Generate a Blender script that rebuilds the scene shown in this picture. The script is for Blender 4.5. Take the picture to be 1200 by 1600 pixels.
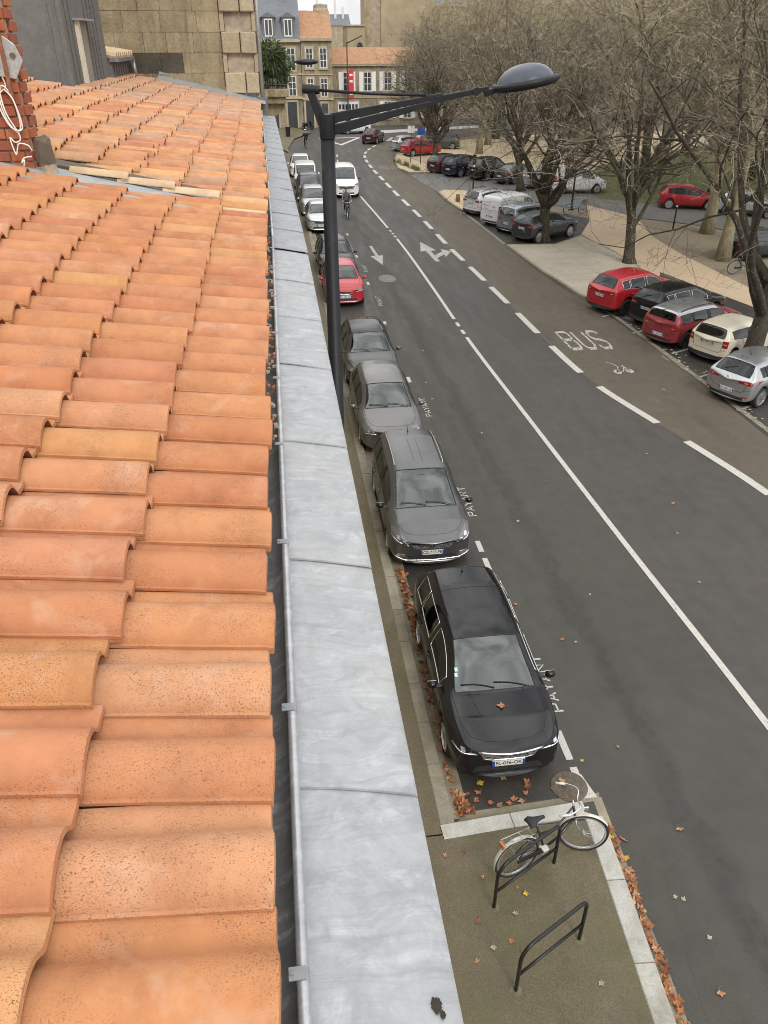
import bpy, bmesh, math, random
from math import sin, cos, pi, radians, sqrt, atan2
from mathutils import Vector, Matrix, Euler
from mathutils.bvhtree import BVHTree

for o in list(bpy.data.objects): bpy.data.objects.remove(o, do_unlink=True)
SC = bpy.context.scene
COL = SC.collection

# ------------------------------------------------------------------ camera
cam_d = bpy.data.cameras.new('camera')
cam = bpy.data.objects.new('camera', cam_d); COL.objects.link(cam)
cam_d.sensor_fit = 'VERTICAL'; cam_d.sensor_height = 24.0; cam_d.sensor_width = 18.0; cam_d.lens = 18.0
cam_d.clip_start = 0.05; cam_d.clip_end = 5000
cam.location = (0, 0, 10.0)
cam.rotation_euler = (radians(90 - 31.66), 0, radians(-7.556))
SC.camera = cam

# ------------------------------------------------------------------ sky, sun, exposure (overcast winter day)
SUN_EL, SUN_AZ = radians(42), radians(165)
W = bpy.data.worlds.new('World'); SC.world = W; W.use_nodes = True
nt = W.node_tree; nt.nodes.clear()
wo = nt.nodes.new('ShaderNodeOutputWorld'); bg = nt.nodes.new('ShaderNodeBackground')
sky = nt.nodes.new('ShaderNodeTexSky'); sky.sky_type = 'NISHITA'; sky.sun_disc = False
sky.sun_elevation = SUN_EL; sky.sun_rotation = SUN_AZ; sky.air_density = 2.0; sky.dust_density = 4.0
hs = nt.nodes.new('ShaderNodeHueSaturation'); hs.inputs['Saturation'].default_value = 0.25
tc = nt.nodes.new('ShaderNodeTexCoord')
no = nt.nodes.new('ShaderNodeTexNoise'); no.inputs['Scale'].default_value = 3.2; no.inputs['Detail'].default_value = 6; no.inputs['Roughness'].default_value = .55
cr = nt.nodes.new('ShaderNodeValToRGB')
cr.color_ramp.elements[0].position = .36; cr.color_ramp.elements[0].color = (4.4, 4.6, 5.0, 1)
cr.color_ramp.elements[1].position = .62; cr.color_ramp.elements[1].color = (12.6, 12.5, 12.2, 1)
mx = nt.nodes.new('ShaderNodeMix'); mx.data_type = 'RGBA'; mx.inputs[0].default_value = .85
nt.links.new(tc.outputs['Generated'], no.inputs['Vector']); nt.links.new(no.outputs['Fac'], cr.inputs['Fac'])
sz = nt.nodes.new('ShaderNodeSeparateXYZ'); mr = nt.nodes.new('ShaderNodeMapRange'); mr.inputs['From Min'].default_value = 0; mr.inputs['From Max'].default_value = 1; mr.inputs['To Min'].default_value = .72; mr.inputs['To Max'].default_value = 1.38   # overcast sky: zenith brighter than horizon
ml = nt.nodes.new('ShaderNodeVectorMath'); ml.operation = 'SCALE'
nt.links.new(tc.outputs['Generated'], sz.inputs[0]); nt.links.new(sz.outputs[2], mr.inputs['Value']); nt.links.new(cr.outputs[0], ml.inputs[0]); nt.links.new(mr.outputs[0], ml.inputs['Scale'])
nt.links.new(sky.outputs[0], hs.inputs['Color']); nt.links.new(hs.outputs[0], mx.inputs[6]); nt.links.new(ml.outputs[0], mx.inputs[7])
nt.links.new(mx.outputs[2], bg.inputs['Color']); bg.inputs['Strength'].default_value = .125
nt.links.new(bg.outputs[0], wo.inputs[0])
sd = bpy.data.lights.new('sun', 'SUN'); sun = bpy.data.objects.new('sun', sd); COL.objects.link(sun)
sd.energy = 1.1; sd.angle = radians(16); sd.color = (1, .96, .9)
sun.rotation_euler = (radians(90) - SUN_EL, 0, pi - SUN_AZ)
SC.view_settings.view_transform = 'Standard'; SC.view_settings.look = 'None'
SC.view_settings.exposure = 0.36; SC.view_settings.gamma = 1.0
SC.view_settings.use_curve_mapping = False
SC.cycles.filter_width = 1.0

# ------------------------------------------------------------------ materials
MATS = {}
def ramp(nt, fac, stops):
    r = nt.nodes.new('ShaderNodeValToRGB'); e = r.color_ramp.elements
    while len(e) < len(stops): e.new(0.5)
    for el, (p, c) in zip(e, stops):
        el.position = p; el.color = (c[0], c[1], c[2], 1) if hasattr(c, '__len__') else (c, c, c, 1)
    nt.links.new(fac, r.inputs['Fac']); return r.outputs['Color']
def noise(nt, vec, scale, detail=4, rough=.55, dist=0, kind='Noise'):
    n = nt.nodes.new('ShaderNodeTex' + kind)
    n.inputs['Scale'].default_value = scale
    if kind == 'Noise':
        n.inputs['Detail'].default_value = detail; n.inputs['Roughness'].default_value = rough; n.inputs['Distortion'].default_value = dist
    if vec is not None: nt.links.new(vec, n.inputs['Vector'])
    return n.outputs[0]
def mixc(nt, fac, a, b, mode='MIX'):
    m = nt.nodes.new('ShaderNodeMix'); m.data_type = 'RGBA'; m.blend_type = mode
    for inp, v in ((m.inputs[0], fac), (m.inputs[6], a), (m.inputs[7], b)):
        if isinstance(v, (int, float)): inp.default_value = v if inp == m.inputs[0] else (v, v, v, 1)
        elif hasattr(v, '__len__'): inp.default_value = (*v[:3], 1)
        else: nt.links.new(v, inp)
    return m.outputs[2]
def mathn(nt, op, a, b=0, c=None):
    m = nt.nodes.new('ShaderNodeMath'); m.operation = op
    for i, v in enumerate((a, b) if c is None else (a, b, c)):
        if isinstance(v, (int, float)): m.inputs[i].default_value = v
        else: nt.links.new(v, m.inputs[i])
    return m.outputs[0]
def newmat(name):
    m = bpy.data.materials.new(name); m.use_nodes = True; t = m.node_tree
    b = t.nodes['Principled BSDF']; MATS[name] = m
    return m, t, b
def pos(t, space='world', scale=None):
    if space == 'world': v = t.nodes.new('ShaderNodeNewGeometry').outputs['Position']
    else: v = t.nodes.new('ShaderNodeTexCoord').outputs['Object']
    if scale:
        mp = t.nodes.new('ShaderNodeMapping'); mp.inputs['Scale'].default_value = scale
        t.links.new(v, mp.inputs['Vector']); v = mp.outputs[0]
    return v
def bump(t, b, h, strength=.3, dist=.01):
    n = t.nodes.new('ShaderNodeBump'); n.inputs['Strength'].default_value = strength; n.inputs['Distance'].default_value = dist
    t.links.new(h, n.inputs['Height']); t.links.new(n.outputs[0], b.inputs['Normal'])
def pbr(name, col, rough=.6, metal=0., var=.12, scale=6., coat=0., spec=.5, bmp=0., space='obj', fine=None):
    m, t, b = newmat(name)
    v = pos(t, space)
    f = noise(t, v, scale, 6)
    lo = [max(0, c * (1 - var)) for c in col]; hi = [min(1, c * (1 + var)) for c in col]
    c = ramp(t, f, [(.3, lo), (.7, hi)])
    t.links.new(c, b.inputs['Base Color'])
    r = ramp(t, f, [(.3, max(0, rough - .06)), (.7, min(1, rough + .06))]); t.links.new(r, b.inputs['Roughness'])
    b.inputs['Metallic'].default_value = metal; b.inputs['Coat Weight'].default_value = coat; b.inputs['Coat Roughness'].default_value = .04
    b.inputs['Specular IOR Level'].default_value = spec
    if bmp: bump(t, b, noise(t, v, fine or scale * 8, 4), bmp, .01)
    return m

# ------------------------------------------------------------------ mesh builder
class MB:
    def __init__(s): s.v = []; s.f = []; s.m = []
    def add(s, vs, fs, mat=0):
        k = len(s.v); s.v += [tuple(v) for v in vs]
        s.f += [tuple(i + k for i in f) for f in fs]; s.m += [mat] * len(fs); return s
    def bb(s, x0, x1, y0, y1, z0, z1, mat=0):
        return s.add([(x0,y0,z0),(x1,y0,z0),(x1,y1,z0),(x0,y1,z0),(x0,y0,z1),(x1,y0,z1),(x1,y1,z1),(x0,y1,z1)],
                     [(0,3,2,1),(4,5,6,7),(0,1,5,4),(1,2,6,5),(2,3,7,6),(3,0,4,7)], mat)
    def box(s, c, size, rz=0, mat=0, M=None):
        hx, hy, hz = size[0]/2, size[1]/2, size[2]/2
        R = M or Matrix.Rotation(rz, 3, 'Z'); c = Vector(c)
        vs = [c + R @ Vector((a*hx, b*hy, d*hz)) for d in (-1,1) for a,b in ((-1,-1),(1,-1),(1,1),(-1,1))]
        return s.add(vs, [(0,3,2,1),(4,5,6,7),(0,1,5,4),(1,2,6,5),(2,3,7,6),(3,0,4,7)], mat)
    def tube(s, pts, r, n=8, cap=True, mat=0, closed=False):
        P = [Vector(p) for p in pts]; N = len(P)
        R = r if hasattr(r, '__len__') else [r] * N
        t0 = (P[1] - P[0]).normalized()
        up = Vector((0,0,1)) if abs(t0.z) < .9 else Vector((1,0,0))
        a = t0.cross(up).normalized(); k = len(s.v); prev = t0
        for i in range(N):
            if closed: t = (P[(i+1) % N] - P[i-1])
            elif i == 0: t = P[1] - P[0]
            elif i == N-1: t = P[i] - P[i-1]
            else: t = (P[i+1] - P[i]).normalized() + (P[i] - P[i-1]).normalized()
            if t.length < 1e-9: t = prev
            t = t.normalized(); prev = t
            a = (a - t * a.dot(t))
            if a.length < 1e-6: a = t.orthogonal()
            a.normalize(); b = t.cross(a)
            for j in range(n):
                an = 2*pi*j/n; s.v.append(tuple(P[i] + (a*cos(an) + b*sin(an)) * R[i]))
        for i in range(N if closed else N-1):
            i2 = (i+1) % N
            for j in range(n):
                j2 = (j+1) % n
                s.f.append((k+i*n+j, k+i*n+j2, k+i2*n+j2, k+i2*n+j)); s.m.append(mat)
        if cap and not closed:
            s.f.append(tuple(k+j for j in range(n))[::-1]); s.m.append(mat)
            s.f.append(tuple(k+(N-1)*n+j for j in range(n))); s.m.append(mat)
        return s
    def lathe(s, prof, n=16, M=None, mat=0, close=False):
        k = len(s.v); M = M or Matrix.Identity(4)
        for (r, z) in prof:
            for j in range(n):
                a = 2*pi*j/n; s.v.append(tuple(M @ Vector((r*cos(a), r*sin(a), z))))
        N = len(prof)
        for i in range(N if close else N-1):
            i2 = (i+1) % N
            for j in range(n):
                j2 = (j+1) % n
                s.f.append((k+i*n+j, k+i*n+j2, k+i2*n+j2, k+i2*n+j)); s.m.append(mat)
        return s
    def prism(s, poly, z0, z1, mat=0, top=True, bot=True):
        n = len(poly); k = len(s.v)
        s.v += [(p[0], p[1], z0) for p in poly] + [(p[0], p[1], z1) for p in poly]
        for i in range(n):
            j = (i+1) % n; s.f.append((k+i, k+j, k+n+j, k+n+i)); s.m.append(mat)
        if top: s.f.append(tuple(k+n+i for i in range(n))); s.m.append(mat)
        if bot: s.f.append(tuple(k+i for i in range(n))[::-1]); s.m.append(mat)
        return s
    def grid(s, rows, mat=0, closed=False):
        k = len(s.v); n = len(rows[0])
        for r in rows: s.v += [tuple(p) for p in r]
        for i in range(len(rows)-1):
            for j in range(n if closed else n-1):
                j2 = (j+1) % n
                s.f.append((k+i*n+j, k+i*n+j2, k+(i+1)*n+j2, k+(i+1)*n+j)); s.m.append(mat)
        return s
    def sphere(s, c, r, n=10, m=6, mat=0, R=None):
        k = len(s.v); c = Vector(c); rr = r if hasattr(r, '__len__') else (r, r, r)
        rows = []
        for i in range(m+1):
            ph = pi*i/m
            row = []
            for j in range(n):
                q = Vector((rr[0]*sin(ph)*cos(2*pi*j/n), rr[1]*sin(ph)*sin(2*pi*j/n), rr[2]*cos(ph)))
                row.append(c + (R @ q if R else q))
            rows.append(row)
        return s.grid(rows, mat, True)
    def mesh(s, name, mats=(), smooth=False):
        me = bpy.data.meshes.new(name); me.from_pydata(s.v, [], s.f)
        for m in (mats if isinstance(mats, (list, tuple)) else [mats]): me.materials.append(MATS[m] if isinstance(m, str) else m)
        if len(me.materials) > 1: me.polygons.foreach_set('material_index', s.m)
        if smooth: me.polygons.foreach_set('use_smooth', [True] * len(me.polygons))
        me.update(); return me
    def build(s, name, mats=(), parent=None, smooth=False, loc=None, bevel=0, auto=None):
        me = s.mesh(name, mats, smooth)
        if auto: smooth_by_angle(me, auto)
        o = link(name, me, parent, loc)
        if bevel:
            b = o.modifiers.new('bevel', 'BEVEL'); b.width = bevel; b.segments = 2; b.limit_method = 'ANGLE'
        return o
def smooth_by_angle(me, deg):
    bm = bmesh.new(); bm.from_mesh(me); th = radians(deg)
    for f in bm.faces: f.smooth = True
    for e in bm.edges: e.smooth = len(e.link_faces) != 2 or e.calc_face_angle(0) < th
    bm.to_mesh(me); bm.free()
def link(name, me, parent=None, loc=None):
    o = bpy.data.objects.new(name, me); COL.objects.link(o)
    if parent is not None: o.parent = parent
    if loc is not None: o.location = loc
    return o
def tag(o, label=None, cat=None, group=None, kind=None):
    if label: o['label'] = label
    if cat: o['category'] = cat
    if group: o['group'] = group
    if kind: o['kind'] = kind
    return o
def thing(name, label, cat, loc=(0,0,0), rz=0, group=None):
    o = link(name, None, None, loc); o.rotation_euler = (0, 0, rz); o.empty_display_size = .2
    return tag(o, label, cat, group)
KIDS = {}
def copy_tree(o, parent=None):
    c = o.copy(); COL.objects.link(c); c.parent = parent
    for ch in list(o.children): copy_tree(ch, c)
    return c
def lerp(a, b, t): return a + (b - a) * t
def interp(keys, x):
    if x <= keys[0][0]: return keys[0][1]
    for (a, va), (b, vb) in zip(keys, keys[1:]):
        if x <= b: return va + (vb - va) * ((x - a) / (b - a) if b > a else 0)
    return keys[-1][1]
# ------------------------------------------------------------------ ground materials
def asphalt(name, lo, hi, patch=.35, rough=.75):
    m, t, b = newmat(name); v = pos(t)
    big = noise(t, v, .35, 6, .6, .4); med = noise(t, v, 2.5, 6, .65); fin = noise(t, v, 62, 4, .75)
    c1 = ramp(t, big, [(.32, lo), (.68, hi)])
    c2 = mixc(t, .38, c1, ramp(t, med, [(.3, [x*.72 for x in lo]), (.72, [x*1.2 for x in hi])]))
    grit = ramp(t, fin, [(.34, .5), (.5, 1.0), (.68, 1.6)])
    c3 = mixc(t, .8, c2, grit, 'MULTIPLY')
    # oil and damp marks stretched along the lane
    vs = pos(t, 'world', (1.6, .22, 1)); st = noise(t, vs, 1.0, 5, .6)
    c4 = mixc(t, mathn(t, 'MULTIPLY', ramp(t, st, [(.55, 0), (.72, 1)]), patch), c3, [x*.55 for x in lo])
    # hairline cracks
    vo = t.nodes.new('ShaderNodeTexVoronoi'); vo.feature = 'DISTANCE_TO_EDGE'; vo.inputs['Scale'].default_value = .22
    wob = t.nodes.new('ShaderNodeTexNoise'); wob.inputs['Scale'].default_value = 1.2; wob.inputs['Detail'].default_value = 5
    t.links.new(v, wob.inputs['Vector']); t.links.new(mixc(t, .35, v, wob.outputs[1], 'ADD'), vo.inputs['Vector'])
    c5 = mixc(t, mathn(t, 'MULTIPLY', ramp(t, vo.outputs[0], [(0, 1), (.003, 0)]), .22), c4, [x*.4 for x in lo])
    if name == 'asphalt':   # ragged dark tar seam and tyre-worn tracks along the near lane
        sx = t.nodes.new('ShaderNodeSeparateXYZ'); t.links.new(v, sx.inputs[0]); X_, Y_ = sx.outputs[0], sx.outputs[1]
        wv = noise(t, v, .8, 6, .7); c0 = mathn(t, 'ADD', mathn(t, 'MULTIPLY', Y_, -.012), 5.62)
        dx = mathn(t, 'ABSOLUTE', mathn(t, 'SUBTRACT', mathn(t, 'ADD', X_, mathn(t, 'MULTIPLY', wv, 1.1)), mathn(t, 'ADD', c0, .55)))
        seam_ = mathn(t, 'MULTIPLY', ramp(t, dx, [(.12, 1), (.30, 0)]), ramp(t, noise(t, v, 5, 6, .7), [(.38, .15), (.6, .75)]))
        side = ramp(t, mathn(t, 'ADD', mathn(t, 'SUBTRACT', X_, mathn(t, 'ADD', mathn(t, 'MULTIPLY', Y_, -.022), 7.75)), .5), [(.49, 0), (.51, 1)])
        c5 = mixc(t, side, mixc(t, 1, c5, (.93, .95, .90), 'MULTIPLY'), mixc(t, 1, c5, (1.03, .99, 1.04), 'MULTIPLY'))
        c5 = mixc(t, seam_, c5, (.030, .028, .026))
        c5 = mixc(t, mathn(t, 'MULTIPLY', ramp(t, noise(t, v, 260, 2, .6), [(.66, 0), (.72, 1)]), .45), c5, (.24, .23, .21))
    if name == 'pavement_tar':   # algae film and a damp stain
        c5 = mixc(t, ramp(t, noise(t, v, .9, 7, .7), [(.42, 0), (.66, .55)]), c5, (.095, .092, .036))
        c5 = mixc(t, ramp(t, noise(t, pos(t, 'world', (2.2, .8, 1)), .8, 7, .7), [(.60, 0), (.74, .6)]), c5, (.05, .042, .03))
    t.links.new(c5, b.inputs['Base Color'])
    t.links.new(ramp(t, st, [(.45, rough), (.75, rough - .28)]), b.inputs['Roughness'])
    bump(t, b, fin, .55, .006); return m
asphalt('asphalt', (.056, .052, .045), (.071, .066, .057))
asphalt('asphalt_bus', (.088, .073, .053), (.112, .093, .068), .3)
asphalt('asphalt_old', (.034, .030, .026), (.056, .050, .043), .5, .6)
asphalt('asphalt_side', (.125, .12, .112), (.165, .16, .15), .2)
asphalt('pavement_tar', (.108, .088, .052), (.155, .127, .077), .5, .72)
def ground_mat(name, lo, hi, dots, sc=.25):
    m, t, b = newmat(name); v = pos(t)
    c = ramp(t, noise(t, v, sc, 8, .65, .5), [(.3, lo), (.7, hi)])
    d = ramp(t, noise(t, v, 14, 5, .75), [(.42, dots), (.58, hi)])
    c = mixc(t, .35, c, d); t.links.new(c, b.inputs['Base Color']); b.inputs['Roughness'].default_value = .95
    bump(t, b, noise(t, v, 25, 5), .6, .02); return m
ground_mat('earth', (.17, .135, .095), (.28, .23, .16), (.10, .075, .05))
ground_mat('sand', (.44, .345, .215), (.60, .49, .33), (.30, .22, .13), .5)
ground_mat('path_sand', (.44, .34, .225), (.53, .415, .285), (.34, .24, .15), .5)
ground_mat('lawn_soil', (.075, .09, .028), (.13, .14, .05), (.11, .09, .04), .4)
ground_mat('concrete_slab', (.30, .265, .20), (.50, .45, .37), (.22, .19, .14), .45)
def paint_mat(name, col, wear):
    m, t, b = newmat(name); v = pos(t)
    f = noise(t, v, 9, 8, .7); g = noise(t, v, 60, 3, .7)
    c = mixc(t, ramp(t, f, [(wear, 0), (wear + .12, 1)]), (.13, .125, .115), col)
    c = mixc(t, ramp(t, g, [(.35, .55), (.6, 0)]), c, [x*.45 for x in col])
    t.links.new(c, b.inputs['Base Color']); b.inputs['Roughness'].default_value = .7; return m
paint_mat('road_paint', (.56, .54, .49), .30)
paint_mat('road_paint_worn', (.50, .48, .43), .40)
paint_mat('road_paint_faint', (.30, .285, .25), .48)
def granite(name, lo, hi):
    m, t, b = newmat(name); v = pos(t)
    oi = t.nodes.new('ShaderNodeObjectInfo')
    c = ramp(t, noise(t, v, 3, 6, .7), [(.3, lo), (.7, hi)])
    c = mixc(t, .8, c, ramp(t, noise(t, v, 160, 2, .8), [(.38, .55), (.5, 1), (.65, 1.3)]), 'MULTIPLY')
    c = mixc(t, 1, c, ramp(t, oi.outputs['Random'], [(0, .78), (1, 1.12)]), 'MULTIPLY')
    mo = ramp(t, noise(t, v, 1.3, 7, .7), [(.5, 0), (.7, .6)])
    c = mixc(t, mo, c, (.16, .14, .075))
    t.links.new(c, b.inputs['Base Color']); b.inputs['Roughness'].default_value = .85
    bump(t, b, noise(t, v, 70, 4), .5, .006); return m
granite('granite', (.45, .44, .40), (.60, .59, .55))
granite('granite_old', (.20, .18, .13), (.34, .305, .235))
pbr('gutter_stone', (.26, .225, .165), .9, 0, .35, 2.5, 0, .3, .4, 'world', 60)

def sheet(name, poly, z, mat, kind='structure', parent=None, label=None):
    mb = MB(); mb.add([(x, y, z) for x, y in poly], [tuple(range(len(poly)))])
    o = mb.build(name, mat, parent)
    bm = bmesh.new(); bm.from_mesh(o.data); bmesh.ops.triangulate(bm, faces=bm.faces[:])
    for f in bm.faces:
        if f.normal.z < 0: f.normal_flip()
    bm.to_mesh(o.data); bm.free()
    if kind and not parent: o['kind'] = kind
    return o
def ribbon(pts, w, z=0.0):
    L, R = [], []
    for i, p in enumerate(pts):
        a = Vector(pts[max(0, i-1)]); b = Vector(pts[min(len(pts)-1, i+1)]); d = (b - a).normalized(); n = Vector((-d.y, d.x))
        L.append((p[0]+n.x*w/2, p[1]+n.y*w/2, z)); R.append((p[0]-n.x*w/2, p[1]-n.y*w/2, z))
    return L, R
def smooth_line(pts, n=6):
    out = []
    P = [Vector(p) for p in pts]
    for i in range(len(P)-1):
        p0 = P[max(0, i-1)]; p1 = P[i]; p2 = P[i+1]; p3 = P[min(len(P)-1, i+2)]
        for k in range(n):
            t = k/n
            out.append(tuple(.5*((2*p1) + (p2-p0)*t + (2*p0-5*p1+4*p2-p3)*t*t + (3*p1-p0-3*p2+p3)*t**3)))
    out.append(tuple(P[-1])); return out
def along(pts, s0, s1):
    """sub-polyline between two arc lengths"""
    out = []; acc = 0
    for a, b in zip(pts, pts[1:]):
        a = Vector(a); b = Vector(b); l = (b-a).length
        if acc + l >= s0 and acc <= s1:
            t0 = max(0, (s0-acc)/l); t1 = min(1, (s1-acc)/l)
            if not out: out.append(tuple(a.lerp(b, t0)))
            out.append(tuple(a.lerp(b, t1)))
        acc += l
    return out
ZR, ZB, ZM = 0.0, 0.004, 0.010
# one ground sheet to the horizon, then road surfaces a few millimetres apart
sheet('ground', [(-1500,-1500),(1500,-1500),(1500,2500),(-1500,2500)], -.03, 'earth')
sheet('road', [(1.7,-12),(14.6,-12),(14.6,40),(13.2,62),(12.0,72),(11.9,80),(12.6,86),(15,93),(22,101),(38,108),(70,114),(120,118),(120,140),(60,131),(30,124),(14,119),(3,112.5),(-6,108),(-6,99),(0,94),(1.7,86)], ZR, 'asphalt')
buslane_in = smooth_line([(12.9,2),(12.5,11),(12.06,15.7),(11.2,19.6),(10.3,23.6),(10.02,28),(9.9,32.2),(9.72,38),(9.5,44),(9.36,52.8),(9.1,61),(8.95,69),(8.84,75.3),(9.0,82),(9.62,86.6),(11.2,92),(13.6,97.5),(18,102),(24,106)])
buslane_out = smooth_line([(14.3,2),(14.1,15),(14.0,22.8),(13.85,30),(13.0,36),(12.75,44.3),(12.55,50.7),(12.35,61.7),(11.5,69),(11.0,73.5),(11.4,79),(12.2,84.5),(14.6,90),(19,96.6),(25,101)])
def strip(name, A, B, z, mat):
    mb = MB(); n = 90
    def res(P):
        tot = sum((Vector(b)-Vector(a)).length for a, b in zip(P, P[1:])); return [along(P, 0, max(.01, tot*i/n))[-1] for i in range(n+1)]
    A, B = res(A), res(B)
    mb.grid([[(*a, z), (*b, z)] for a, b in zip(A, B)]); return tag(mb.build(name, mat), kind='structure')
strip('bus_lane', buslane_in, buslane_out, ZB, 'asphalt_bus')
sheet('parking_bays', [(13.7,-6),(21,-6),(21,14),(20.3,31),(18.6,37.2),(17.1,33.4),(13.55,32.2),(13.95,26)], ZB+.004, 'asphalt_old')
sheet('parking_bays', [(12.75,44.2),(15.3,43.6),(19.6,46.2),(20.2,50.5),(16.4,56),(14.2,54.6),(12.6,53.2)], ZB+.004, 'asphalt_old')
sheet('side_street', [(11.6,70.6),(12.3,61.6),(14.4,62.4),(15.9,60.4),(19.6,55.2),(23.5,50.2),(26.4,47.4),(30,41),(34,30),(40,30),(37,41),(31,50),(26.5,56.4),(21.4,61.4),(18.6,66.5),(16.0,71.5),(13.4,71.4)], ZB, 'asphalt_side')
sheet('parking_bays', [(13.5,71.3),(16.2,71.6),(18.8,66.6),(21.5,61.6),(24.8,63.5),(19.5,73.8),(14.4,74.4)], ZB+.004, 'asphalt_old')
sheet('footpath', [(17.2,33.6),(18.3,38),(18.3,41.2),(18.0,45.9),(19.9,49.6),(21.7,55),(23.4,50.4),(22.0,44.8),(21.7,40.8),(21.8,34.9),(21.9,31),(22.5,22),(23,8),(21,8),(20.5,22),(20.35,31),(18.9,37)], .01, 'path_sand')
sheet('sand_square', [(12.6,84.2),(14.9,75),(19.8,74),(25,63.8),(30,66),(60,80),(60,104),(30,100),(19.4,95),(15.5,90)], .01, 'sand')
sheet('lawn', [(23.5,57.5),(28,53.5),(33,47),(40,38),(120,36),(120,120),(60,98),(30,74),(25,66)], .012, 'lawn_soil')
sheet('far_pavement', [(-6,99.4),(0,94.4),(1.7,86.3),(1.7,90),(2.6,99),(5,106),(3,112.4),(-6,107.9)], .10, 'pavement_tar')

# ------------------------------------------------------------------ raised kerbs, islands and pavements
def kerb_run(name, path, w, h, step, mat, z0=0.0, lab=None, gap=.008):
    """stones laid end to end along a polyline (one object each, children of the kerb)"""
    rng = random.Random(len(name) + int(path[0][1]*10))
    base = MB()
    L, R = ribbon(path, w*.9)
    base.grid([[(a[0],a[1],z0-.02),(a[0],a[1],h-.012),(b[0],b[1],h-.012),(b[0],b[1],z0-.02)] for a, b in zip(L, R)])
    root = tag(base.build(name, 'gutter_stone'), kind='structure')
    if lab: root['label'] = lab
    tot = sum((Vector(b)-Vector(a)).length for a, b in zip(path, path[1:])); s = 0
    while s < tot - .05:
        l = min(step*rng.uniform(.85, 1.15), tot - s)
        if tot - s - l < .2: l = tot - s
        seg = along(path, s + gap, s + l - gap)
        a, b = ribbon(seg, w); dz = rng.uniform(-.005, .005); n = len(seg)
        mb = MB(); b_ = .014
        rows = []
        for i in range(n):
            pa, pb = Vector(a[i]), Vector(b[i]); d = (pb-pa).normalized()*b_
            rows.append([(pa.x,pa.y,z0-.03),(pa.x,pa.y,h+dz-b_),(pa.x+d.x,pa.y+d.y,h+dz),(pb.x-d.x,pb.y-d.y,h+dz),(pb.x,pb.y,h+dz-b_),(pb.x,pb.y,z0-.03)])
        mb.grid(rows); mb.add(rows[0], [(0,1,2,3,4,5)]); mb.add(rows[-1], [(5,4,3,2,1,0)])
        mb.build('kerbstone', mat, root); s += l
    return root
# near pavement along the houses and the widened bicycle corner
sheet('pavement', [(-.1,6.9),(1.79,6.9),(1.79,60),(1.85,86),(-.1,86)], .118, 'pavement_tar')
sheet('parking_lane', [(2.24,7.34),(4.1,7.4),(4.08,62),(2.24,62)], ZB-.001, 'asphalt_old')  # dark stained bay asphalt; its tone also carries the shade beneath parked cars
sheet('bicycle_corner', [(-.1,-8),(3.72,-8),(3.74,3.5),(3.93,6.85),(-.1,6.9)], .118, 'pavement_tar')
kerb_run('kerb', [(1.88,7.05),(1.88,22),(1.9,45),(1.92,62)], .22, .128, 1.0, 'granite_old')
kerb_run('kerb', [(1.77,6.93),(2.6,6.98),(4.0,7.06)], .25, .13, 1.15, 'granite')
kerb_run('kerb', [(4.07,6.9),(3.98,5.5),(3.87,3.9),(3.8,2),(3.78,-4)], .27, .13, 1.1, 'granite')
sheet('gutter_strip', [(2.0,7.2),(2.26,7.2),(2.24,62),(2.02,62)], ZB, 'gutter_stone')
sheet('gutter_strip', [(4.22,7.3),(4.36,7.3),(4.2,4),(4.12,-4),(3.92,-4),(4.02,4),(4.2,7.0)], ZB, 'gutter_stone')
sheet('gutter_strip', [(2.0,7.12),(4.3,7.24),(4.36,7.38),(2.26,7.3)], ZB+.001, 'gutter_stone')
def island(name, poly, mat, z=.12, kerbmat='granite_old'):
    o = sheet(name, poly, z, mat)
    c = poly + [poly[0]]
    kerb_run('kerb', c, .16, z+.008, 1.0, kerbmat)
    return o
island('paved_island', [(12.78,43.4),(12.98,38),(13.5,33.0),(16.9,33.6),(18.1,37.8),(18.1,41.2),(17.7,45.2),(15.5,43.2)], 'concrete_slab')
island('sand_island', [(12.28,61.2),(12.25,57),(12.5,53.9),(14.0,55.0),(16.2,56.5),(17.6,56.4),(15.8,59.4),(14.3,61.6),(12.9,62.0)], 'sand')
island('planted_island', [(11.5,79),(11.15,74.2),(11.7,71.4),(13.4,71.2),(14.5,74.8),(12.9,82.4),(12.4,83.8)], 'sand')
# slab joints on the paved island
pv = MB()
for (a, b) in (((13.3,36.5),(17.6,37.2)),((13.1,39.6),(17.9,40.3)),((15.6,33.5),(15.3,43))):
    L, R = ribbon([a, b], .03, .124); pv.grid([[p, q] for p, q in zip(L, R)])
pv.build('slab_joint', 'gutter_stone', bpy.data.objects['paved_island'])

# ------------------------------------------------------------------ painted markings
def mark(name, polys, mat, parent=None, z=ZM, label=None):
    mb = MB()
    for p in polys: mb.add([(x, y, z) for x, y in p], [tuple(range(len(p)))])
    o = mb.build(name, mat, parent)
    bm = bmesh.new(); bm.from_mesh(o.data); bmesh.ops.triangulate(bm, faces=bm.faces[:])
    for f in bm.faces:
        if f.normal.z < 0: f.normal_flip()
    bm.to_mesh(o.data); bm.free()
    if parent is None: o['kind'] = 'structure'
    if label: o['label'] = label
    return o
def mark_ribbon(name, path, w, mat, z=ZM, label=None):
    L, R = ribbon(path, w, z); mb = MB(); mb.grid([[a, b] for a, b in zip(L, R)]); return tag(mb.build(name, mat), kind='structure', label=label)
centre = smooth_line([(7.95,-6),(7.82,4),(7.70,9),(7.5,14),(7.28,21),(7.08,28),(7.05,36),(6.95,44.3),(6.62,53),(6.3,60.3),(6.15,66),(6.05,72),(6.1,79),(6.5,85),(7.3,90)])
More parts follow.
